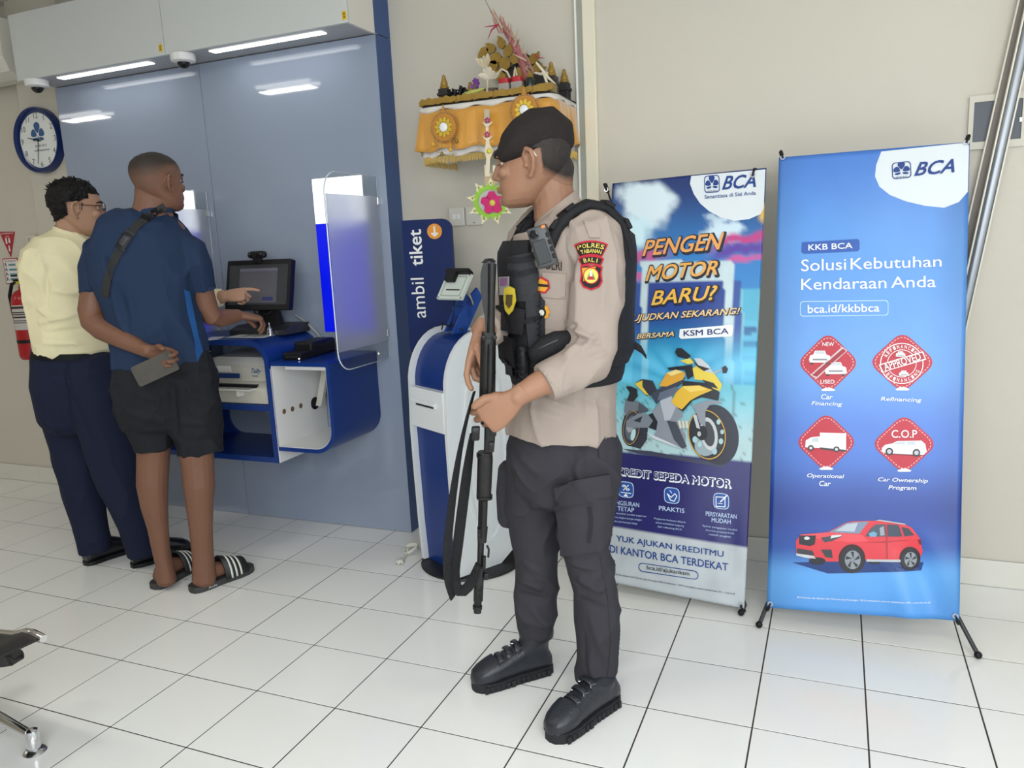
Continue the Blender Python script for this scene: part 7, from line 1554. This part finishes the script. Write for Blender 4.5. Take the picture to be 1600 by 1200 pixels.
# ================================================================== man in the blue t-shirt, seen from behind
TD = 3.10
tp = thing('person', 'man in navy t-shirt and dark shorts seen from behind at the screen', 'person', at(285, 905, TD)*np.array((1, 1, 0)))
sk_t = skin_mat('tan_skin', (.185, .088, .054)); SKIN[tp.name] = sk_t
M_ts = cloth('navy_knit', (.017, .034, .078), .8, bump=.25); M_sh = cloth('charcoal_twill', (.016, .017, .021), .85)
TOR = [(240, 330, 0, 30, .06), (238, 343, 0, 52, .085), (232, 362, 0, 72, .115), (228, 395, 0, 82, .132), (229, 440, .0, 78, .135), (236, 480, .0, 68, .13), (246, 520, .0, 68, .13), (251, 550, .0, 71, .135), (252, 572, .0, 72, .14)]
ARM_L = [(172, 382, 0, 22), (154, 396, -.01, 25), (146, 420, -.02, 24), (147, 445, -.03, 22.5), (149, 456, -.035, 22)]
ARM_R = [(280, 378, .02, 22), (299, 392, .03, 26), (307, 414, .04, 25), (313, 435, .06, 22), (316, 451, .07, 20)]
LEG_L = [(222, 590, .0, 44, .115), (226, 640, .0, 43, .11), (236, 680, .0, 33, .095), (241, 702, .0, 28, .085)]
LEG_R = [(292, 590, .0, 46, .115), (300, 640, .0, 43, .11), (310, 680, .0, 37, .095), (314, 706, .0, 34, .085)]
m = MB()
ang = radians(33); fd = HF*cos(ang)+HR*sin(ang); ud = nrm(np.array((0, 0, 1.))+fd*-.02); HT = .222
# centre of the skull in the photograph is near (246, 286)
cn = at(252, 331, TD)
tM, tF, tL, tU = head(m, cn, fd, ud, HT, wid=1.04, jaw=1.03, ears=1.15)
limb(m, [(240, 300, .0, 27, .055), (239, 318, -.01, 27, .055), (238, 335, -.01, 31, .058), (238, 352, .0, 48, .08)], TD)
limb(m, TOR[2:], TD, k=.82, ends=(.3, .3)); limb(m, ARM_L, TD, k=.8); limb(m, ARM_R, TD, k=.8)
limb(m, [(146, 430, -.025, 19), (146, 460, -.035, 19.5), (143, 485, -.045, 20), (146, 502, -.06, 19), (160, 514, -.08, 18), (178, 523, -.11, 16.5), (200, 534, -.14, 14.5), (222, 545, -.165, 11.5), (232, 549, -.175, 11)], TD)
limb(m, [(313, 430, .05, 16.5), (317, 455, .07, 16.5), (323, 478, .085, 16.5), (331, 494, .10, 15.5), (345, 497, .15, 14.5), (360, 495, .19, 12), (372, 493, .22, 10)], TD)
limb(m, [(232, 600, .0, 27, .065), (236, 660, .0, 24, .065), (240, 700, 0, 25, .068), (239, 728, .0, 24, .064), (238, 757, -.005, 23.5, .064), (241, 790, -.005, 20, .056), (247, 825, 0, 15.5, .045), (251, 855, 0, 13.5, .040), (256, 880, 0, 12.8, .040), (260, 905, .0, 15, .045)], TD, k=1.)
limb(m, [(292, 600, .0, 27, .065), (304, 660, .0, 25, .065), (306, 700, 0, 26.5, .068), (309, 728, 0, 24.5, .064), (311, 757, -.005, 24, .064), (312, 790, 0, 20.5, .056), (314, 825, 0, 17.5, .046), (316, 855, 0, 16.5, .042), (318, 880, 0, 16.5, .042), (319, 905, 0, 18, .046)], TD-.02, k=1.)
# feet
FEET = []
for hx, hy, tx_, ty_ in ((244, 920, 305, 884), (302, 925, 390, 890)):
    hl, to = atz(hx, hy), atz(tx_, ty_); L = .262; d = nrm((to-hl)*np.array((1, 1, 0))); l = np.cross((0, 0, 1), d); z = np.array((0, 0, 1.)); FEET.append((hl, d, l, L))
    m.loft([(hl+d*s+z*(.026+h/2), l*w_, z*h/2, 2.3) for s, w_, h in ((.010, .022, .040), (.03, .030, .062), (.06, .032, .075), (.10, .033, .072), (.14, .036, .060), (.18, .041, .046), (.21, .043, .036), (.235, .038, .028), (.25, .024, .02))], 20)
    for k in range(5):
        off = (.030, .014, .0, -.013, -.026)[k]; ln = (.266, .262, .256, .248, .238)[k]; m.tube([hl+d*.20+l*off*.95+z*.038, hl+d*(ln-.012)+l*off+z*.035, hl+d*ln+l*off+z*.034], [.012, (.0115, .0085, .008, .0075, .007)[k], .004], 8)
# hands: left one behind the back holding a phone, right one on the desk
wl = at(233, 549, TD-.178); dl = nrm(HR*.90-np.array((0, 0, 1.))*.30-HF*.10); nl = nrm(-HF*.92-np.array((0, 0, 1.))*.18+HR*.05)
tl_tips = hand(m, wl, dl, nl, False, ((30, 52, 34), (36, 54, 34), (42, 54, 34), (46, 52, 34)), ((.62, .60, .50), (.80, .60, .10)), .97)
wr_ = at(374, 492, TD+.225); dr = nrm(HR*.72+HF*.45-np.array((0, 0, 1.))*.22); nr = nrm(-np.array((0, 0, 1.))*.95-HR*.2)
hand(m, wr_, dr, nr, True, ((48, 34, 20), (52, 40, 22), (54, 44, 22), (56, 44, 22)), ((.75, .5, .3), (.8, .6, -.1)), .95)
body_t = fuse(m, .0033, 2)
obj('body', body_t, sk_t, tp, 180)
# cropped hair: dark on top, faded at the sides and nape
def hair_t(v):
    q = (v-cn)/HT; f, l, z = float(q@tF), abs(float(q@tL)), float(q@tU)
    lim = .34+.26*sstep(-.38, .10, f)+.16*sstep(.10, .34, f)
    if z < lim or f > .365: return 0
    if l > .29 and -.16 < f < .07 and z < .61: return 0
    return .12+.88*sstep(lim, lim+.30, z)
hm = region_shell(body_t, hair_t, .0035)
V = verts_np(hm); ca = hm.color_attributes.new('Col', 'FLOAT_COLOR', 'POINT'); vals = []
for v in V:
    q = (v-cn)/HT; f, z = float(q@tF), float(q@tU); lim = .34+.26*sstep(-.38, .10, f); vals.append(.10+.90*sstep(lim+.10, .84, z))
ca.data.foreach_set('color', np.array([(c, c, c, 1) for c in vals], np.float32).ravel())
obj('hair', hm, fade('cropped_hair', (.175, .088, .054)), tp, 180, label='close-cropped black hair faded at the sides')
face_parts(tM, tF, tL, tU, HT, tp)
# t-shirt
m = MB(); limb(m, TOR, TD, 32, ends=(0, 0)); limb(m, ARM_L, TD, 22, ends=(1, 0)); limb(m, ARM_R, TD, 22, ends=(1, 0))
ts_ = fuse(m, .005, 6)
crt = creases([(262, 395, 280, 440, -.14, -.010, 5), (270, 385, 300, 400, -.13, .006, 6), (280, 440, 285, 500, -.13, .009, 6), (262, 430, 268, 520, -.15, .006, 6), (240, 450, 244, 545, -.16, .005, 7), (200, 430, 208, 540, -.15, .006, 6), (180, 440, 200, 500, -.14, -.006, 6), (168, 400, 178, 450, -.13, -.010, 4), (210, 540, 300, 530, -.16, .005, 5), (220, 555, 310, 552, -.16, -.005, 5), (215, 345, 260, 350, -.11, .004, 5), (292, 470, 305, 545, -.12, .008, 5), (160, 420, 166, 452, -.05, .006, 4)], TD)
fo3 = folds(.010, 8., 3.3); wrinkle(ts_, [(a, b, h*1.5, w_) for a, b, h, w_ in crt], fo3); bvt = bvh_of(ts_)
tso = obj('t_shirt', ts_, M_ts, tp, 180, label='navy t-shirt with a lighter blue side panel')
obj('side_panel', decal(bvt, [(287, 452), (296, 456), (303, 490), (310, 525), (322, 566), (308, 568), (303, 530), (293, 490)], .002, step=7, slab=.001), cloth('bright_blue_knit', (.02, .10, .30), .75), tso, 60)
obj('neck_rib', MB().loft([(at(239, 334, TD), HR*.082, HF*.075), (at(239, 328, TD), HR*.078, HF*.071), (at(239, 326, TD), HR*.073, HF*.066), (at(239, 334, TD), HR*.071, HF*.064)], 28, cap=False), M_ts, tso, 60)
for a_, b_, r_ in ((ARM_L[-2], ARM_L[-1], 1.03), (ARM_R[-2], ARM_R[-1], 1.03)): obj('sleeve_hem', limb(MB(), [tuple(np.array(a_)*.35+np.array(b_)*.65)[:3]+(b_[3]*r_,), b_[:3]+(b_[3]*r_*1.01,)], TD, 22, ends=(0, 0)), M_ts, tso, 60)
# shorts
m = MB(); limb(m, [(253, 556, 0, 70, .13), (257, 575, 0, 76, .138), (260, 610, 0, 78, .14), (264, 640, 0, 72, .12)], TD, 32, ends=(0, 1)); limb(m, LEG_L, TD, 24, ends=(1, 0)); limb(m, LEG_R, TD, 24, ends=(1, 0))
sh_ = fuse(m, .0055, 5); crs = creases([(262, 600, 266, 690, -.16, -.014, 6), (200, 640, 258, 660, -.12, .007, 6), (205, 670, 262, 680, -.11, .006, 6), (275, 660, 340, 670, -.12, .007, 6), (280, 690, 345, 690, -.1, -.006, 6), (240, 590, 300, 610, -.15, .006, 7), (290, 610, 335, 640, -.12, .006, 7), (195, 600, 240, 625, -.14, .006, 7)], TD)
fo4 = folds(.009, 9., 7.7, aniso=(1, 1, .8)); wrinkle(sh_, [(a, b, h*1.4, w_) for a, b, h, w_ in crs], fo4)
sho = obj('shorts', sh_, M_sh, tp, 180, label='charcoal knee-length shorts')
obj('pocket_opening', strip(bvh_of(sh_), [(327, 568), (334, 585), (331, 602)], 1.6, .003, .003), M_black, sho, 60)
# slide sandals
M_rub = mat('dark_grey_rubber', (.045, .045, .045), .6, bump=.2); M_strp = mat('black_slide_strap', (.02, .02, .021), .5)
for k, (hl, d, l, L) in enumerate(FEET):
    z = np.array((0, 0, 1.)); sd_ = thing('slide_sandal', ['dark slide sandal with white stripes on the left foot of the man in shorts', 'dark slide sandal with white stripes on the right foot of the man in shorts'][k], 'sandal', hl, group='slide sandals')
    base = hl-d*.012
    fp_ = foot_poly(.295, .043, .047); obj('sole', MB().prism(fp_, base, d, l, z, .014).prism([(x*.995+.0005, y*1.03) for x, y in fp_], base+z*.013, d, l, z, .013), M_rub, sd_, 40)
    arc = lambda s0, w_, h: [(hl+d*s0+l*w_*cos(t)+z*(.018+h*sin(t))) for t in np.linspace(0, pi, 15)]
    A_, B_, Cq = arc(.125, .051, .098), arc(.175, .052, .078), arc(.235, .050, .056)
    V = A_+B_+Cq; F = [(r*15+i, r*15+i+1, (r+1)*15+i+1, (r+1)*15+i) for r in range(2) for i in range(14)]
    thick(obj('strap', MB().add(V, F), M_strp, sd_, 60), .005)
    for q in range(3):
        u0, u1 = .22+.20*q, .30+.20*q; mm = MB(); pts0 = arc(.125+.11*u0, .0535, .1005-.042*u0); pts1 = arc(.125+.11*u1, .0535, .1005-.042*u1); sel = range(0, 8) if True else range(15)
        V = [pts0[i] for i in range(15)]+[pts1[i] for i in range(15)]; thick(obj('white_stripe', mm.add(V, [(i, i+1, 15+i+1, 15+i) for i in range(14)]), mat('white_stripe', (.75, .75, .68), .5), sd_, 60), .003)
    if k == 1:
        pA = base+d*.075-l*.0475+z*.014; obj('side_lettering', text_mesh('Ando', pA, d, z, .016, lift=.0015, shear=.2, spacing=1.2), M_whitep, sd_)
# cross-body strap with buckle
M_web = mat('charcoal_webbing', (.024, .024, .025), .8, bump=.7, bscale=240)
stp = thing('crossbody_strap', 'black crossbody bag strap with buckle across the navy back', 'strap', at(190, 440, TD-.15))
obj('webbing', strip(bvt, [(165, 464), (167, 444), (172, 420), (182, 400), (196, 375), (214, 352), (236, 336), (258, 322)], 6.3, .006, .004), M_web, stp, 60)
obj('strap_front', MB().loft([(at(254, 327, TD-.05), nrm(HR*.5+np.array((0, 0, -.8)))*.017, HF*.003), (at(264, 324, TD+.0), nrm(HR*.5+np.array((0, 0, -.8)))*.017, HF*.004), (at(272, 335, TD+.07), HR*.016, HF*.004), (at(276, 365, TD+.13), HR*.016, HF*.006)], 10), M_web, stp, 50)
obj('buckle_body', decal(bvt, [(183, 382), (194, 364), (206, 372), (194, 391)], .014, step=6, slab=.012), M_black, stp, 60); obj('buckle_prong', decal(bvt, [(188, 380), (196, 368), (202, 372), (193, 386)], .019, step=5, slab=.006), M_dark, stp, 60)
obj('buckle_bar', strip(bvt, [(182, 384), (195, 392)], 2.2, .016, .010), M_black, stp, 60); obj('buckle_bar', strip(bvt, [(198, 360), (211, 368)], 2.2, .016, .010), M_black, stp, 60)
obj('slider', strip(bvt, [(221, 338), (234, 344)], 3.2, .012, .008), M_black, stp, 60)
# phone in the hand behind the back
ph = thing('phone', 'grey brown smartphone held behind the back of the man in shorts', 'phone', at(235, 605, TD-.235))
Q = [at(x, y, TD+d) for x, y, d in ((201, 574, -.238), (222, 606, -.243), (284, 577, -.222), (263, 546, -.217))]
o_ = sum(Q)/4; ux_ = nrm((Q[2]+Q[3])-(Q[0]+Q[1])); uy_ = (Q[3]+Q[0])-(Q[1]+Q[2]); uy_ = nrm(uy_-ux_*float(uy_@ux_)); un_ = np.cross(ux_, uy_)
pw, ph_ = np.linalg.norm((Q[2]+Q[3])-(Q[0]+Q[1]))/4, np.linalg.norm((Q[3]+Q[0])-(Q[1]+Q[2]))/4
pw = min(pw, .080); ph_ = min(ph_, .040)
if un_@HF > 0: un_ = -un_
obj('case', MB().prism(dedupe(rrect(-pw, -ph_, pw, ph_, .009)), o_-un_*.0045, ux_, uy_, un_, .009), mat('worn_grey_brown_case', (.065, .058, .046), .5, var=.3, vscale=25), ph, 40)
obj('back_panel', MB().prism(dedupe(rrect(-pw+.004, -ph_+.004, pw-.004, ph_-.004, .007)), o_+un_*.0046, ux_, uy_, un_, .0006), mat('worn_grey_brown_case', 0), ph)
obj('camera_patch', MB().prism(dedupe(rrect(pw*.42, -ph_*.35, pw*.62, ph_*.35, .003)), o_+un_*.0054, ux_, uy_, un_, .0008), mat('copper_patch', (.14, .05, .025), .5), ph)
# ================================================================== bank clerk in the pale yellow shirt
UD = 3.40
up_ = thing('person', 'man with glasses in pale yellow shirt pointing at the screen', 'person', at(190, 880, UD)*np.array((1, 1, 0)))
sk_u = skin_mat('light_brown_skin', (.43, .245, .16)); SKIN[up_.name] = sk_u
M_ys = cloth('pale_yellow_cotton', (.78, .71, .46), .7, bump=.12); M_nt = cloth('navy_suiting', (.010, .014, .036), .8)
TOR = [(112, 362, 0, 26, .06), (110, 378, 0, 44, .10), (108, 398, .0, 66, .135), (108, 430, .0, 70, .145), (112, 470, .0, 66, .14), (116, 505, .0, 62, .14), (120, 530, 0, 62, .14), (124, 549, 0, 63, .14)]
ARM_L = [(80, 390, -.02, 24), (66, 412, -.05, 27), (62, 440, -.07, 26), (64, 470, -.09, 24), (74, 500, -.07, 22), (96, 515, .02, 20), (120, 510, .12, 18)]
ARM_R = [(160, 392, .10, 26), (186, 420, .14, 25), (225, 445, .13, 23), (265, 458, .10, 20), (300, 464, .08, 17), (330, 466, .06, 14), (344, 465, .05, 12.5)]
LEG_L = [(100, 580, .05, 44, .12), (106, 640, .05, 42, .115), (118, 700, .05, 36, .10), (128, 760, .04, 30, .088), (142, 820, .03, 25, .08), (149, 862, .02, 22.5, .075)]
LEG_R = [(150, 580, -.05, 46, .12), (160, 640, -.05, 46, .115), (176, 700, -.05, 40, .10), (192, 760, -.05, 34, .09), (212, 820, -.05, 26, .08), (221, 866, -.05, 21, .075)]
m = MB()
ang = radians(62); fd = HF*cos(ang)+HR*sin(ang); ud = nrm(np.array((0, 0, 1.))+fd*.02); HU = .225
cn = at(126, 369, UD)
uM, uF, uL, uU = head(m, cn, fd, ud, HU, wid=1.02, ears=1.15)
limb(m, [(113, 335, .0, 23, .05), (112, 355, .0, 22, .05), (111, 372, .0, 23, .052), (110, 388, .0, 34, .07)], UD)
limb(m, TOR[2:], UD, k=.8, ends=(.3, .3)); limb(m, ARM_L, UD, k=.78); limb(m, ARM_R, UD, k=.78); limb(m, LEG_L, UD, k=.55, ends=(.3, .1)); limb(m, LEG_R, UD, k=.55, ends=(.3, .1))
wr_ = at(350, 463, UD+.045); limb(m, [(325, 466, .065, 11), (340, 465, .055, 10.5), (350, 463, .045, 10)], UD)
dr = nrm(HR*.98+HF*.12+np.array((0, 0, .06))); nr = nrm(-np.array((0, 0, 1.))*.70+HF*.70)
hand(m, wr_, dr, nr, True, ((14, 12, 8), (62, 82, 50), (70, 84, 50), (74, 82, 50)), ((.85, .55, .15), (.85, .5, -.2)), .92)
wl = at(128, 508, UD+.14); hand(m, wl, nrm(HR*.8+HF*.5), nrm(-np.array((0, 0, 1.))), False, ((30, 30, 20),)*4, ((.8, .4, .4), (.9, .3, .1)), .95)
body_u = fuse(m, .0035, 2); obj('body', body_u, sk_u, up_, 180)
# hair: full and wavy on top, short sides
def hair_u(v):
    q = (v-cn)/HU; f, l, z = float(q@uF), abs(float(q@uL)), float(q@uU); lim = .26+.12*sstep(-.40, -.12, f)+.20*sstep(-.12, .0, f)+.08*sstep(.0, .12, f)
    if f > -.01 and z < .62 and l > .20: lim = .46 if f < .085 else .74
    if f > .20: lim = .76-.02*(f-.2)
    if f > .425 or z < lim: return 0
    if l > .27 and -.15 < f < .05 and z < .62: return 0
    return .25+.75*sstep(lim, lim+.25, z)
hm = region_shell(body_u, hair_u, .018)
displace(hm, lambda v, n: .006*noise.noise(Vector(v*38))+.004*noise.noise(Vector(v*95)))
obj('hair', hm, mat('black_hair', 0), up_, 180, label='wavy black hair')
random.seed(17); m = MB()
for k in range(150):
    f_, l_ = random.uniform(-.40, .24), random.uniform(-.22, .22); z_ = .985-1.25*abs(f_+.05)**2-1.0*abs(l_)**2; p = uM(f_, l_, z_); d = nrm(uU*random.uniform(.15, .6)+uF*random.uniform(-.9, .3)+uL*random.uniform(-.6, .6)); q = np.cross(d, uU)
    m.tube([p, p+d*.016+uU*.006, p+d*.030+uU*.003], [.0042, .0034, .0008], 6)
obj('hair_locks', m, mat('black_hair', 0), up_, 180, kind='stuff')
face_parts(uM, uF, uL, uU, HU, up_)
# glasses
gl = thing('glasses', 'thin dark framed glasses on the man in the yellow shirt', 'glasses', uM(.40, 0, .47)); M_gf = mat('dark_brown_frame', (.05, .025, .02), .3, .3)
for s in (-1, 1):
    c_ = uM(.455, s*.165, .525); rg = [c_+HU*(uL*.115*cos(t)*1.0+uU*.085*sin(t)-uF*.05*(s*cos(t)*.6+.2)) for t in np.linspace(0, 2*pi, 20, endpoint=False)]
    obj('rim', MB().tube(rg, .0016, 6, closed=True), M_gf, gl, 60); obj('lens', MB().add(rg, [tuple(range(20))]), mat('lens_glass', (.95, .97, 1), .02, trans=1., ior=1.02, spec=.1), gl)
    obj('temple', MB().tube([uM(.40, s*.285, .55), uM(.25, s*.335, .555), uM(.0, s*.362, .56), uM(-.10, s*.36, .52)], .0016, 6), M_gf, gl, 60)
obj('bridge', MB().tube([uM(.47, -.05, .545), uM(.485, 0, .555), uM(.47, .05, .545)], .0016, 6), M_gf, gl, 60)
# shirt
m = MB(); limb(m, TOR, UD, 32, ends=(0, .3)); limb(m, ARM_L, UD, 22, ends=(1, 0)); limb(m, ARM_R, UD, 22, ends=(1, 0)); ys = fuse(m, .005, 6)
cru = creases([(78, 452, 124, 462, -.14, .006, 4), (60, 505, 118, 492, -.14, .008, 4), (70, 520, 128, 515, -.14, -.006, 4), (80, 410, 78, 480, -.13, -.010, 4), (62, 480, 90, 500, -.13, .008, 4), (70, 536, 140, 538, -.14, .006, 3), (90, 400, 122, 440, -.14, .004, 6)], UD)
fo5 = folds(.010, 7., 1.1, aniso=(1, 1, .8)); wrinkle(ys, [(a, b, h*1.5, w_) for a, b, h, w_ in cru], fo5)
yso = obj('shirt', ys, M_ys, up_, 180, label='pale yellow long-sleeved shirt')
cA2 = HR*.95-np.array((0, 0, .36))
obj('collar', MB().loft([(at(109, 386, UD), cA2*.085, HF*.090), (at(109, 374, UD), cA2*.076, HF*.080), (at(111, 361, UD), cA2*.066, HF*.068), (at(111, 359, UD), cA2*.062, HF*.064), (at(110, 380, UD), cA2*.056, HF*.058)], 28, cap=False), M_ys, yso, 60)
obj('cuff', limb(MB(), [(322, 466, .062, 15.5), (334, 466, .057, 15), (343, 465, .05, 14)], UD, 20, ends=(0, 0)), M_ys, yso, 60)
# trousers, belt, shoes
m = MB(); limb(m, [(122, 545, 0, 61, .132), (123, 565, 0, 66, .14), (124, 600, 0, 69, .145), (130, 650, 0, 64, .12)], UD, 32, ends=(0, 1)); limb(m, LEG_L, UD, 24, ends=(1, 0)); limb(m, LEG_R, UD, 24, ends=(1, 0)); nt2 = fuse(m, .0055, 5)
cru2 = creases([(120, 620, 150, 700, -.14, -.010, 6), (110, 690, 160, 780, -.10, .006, 5), (150, 720, 200, 830, -.12, .006, 5), (85, 590, 120, 600, -.13, .005, 5)], UD); fo6 = folds(.006, 8., 4.4); wrinkle(nt2, cru2, fo6); nto = obj('trousers', nt2, M_nt, up_, 180, label='navy suit trousers')
obj('belt', limb(MB(), [(122, 546, 0, 63.5, .140), (122.5, 556, 0, 65.5, .143)], UD, 36, ends=(0, 0)), mat('black_leather_belt', (.007, .007, .008), .6, spec=.2), nto, 50)
M_lea = mat('black_shoe_leather', (.010, .011, .013), .22, spec=.6)
boot(up_, atz(132, 884), atz(205, 858), None, M_black, M_lea, .018, False, 'shoe', .043, 1.15)
boot(up_, atz(204, 887), atz(301, 860), None, M_black, M_lea, .018, False, 'shoe', .043, 1.15)
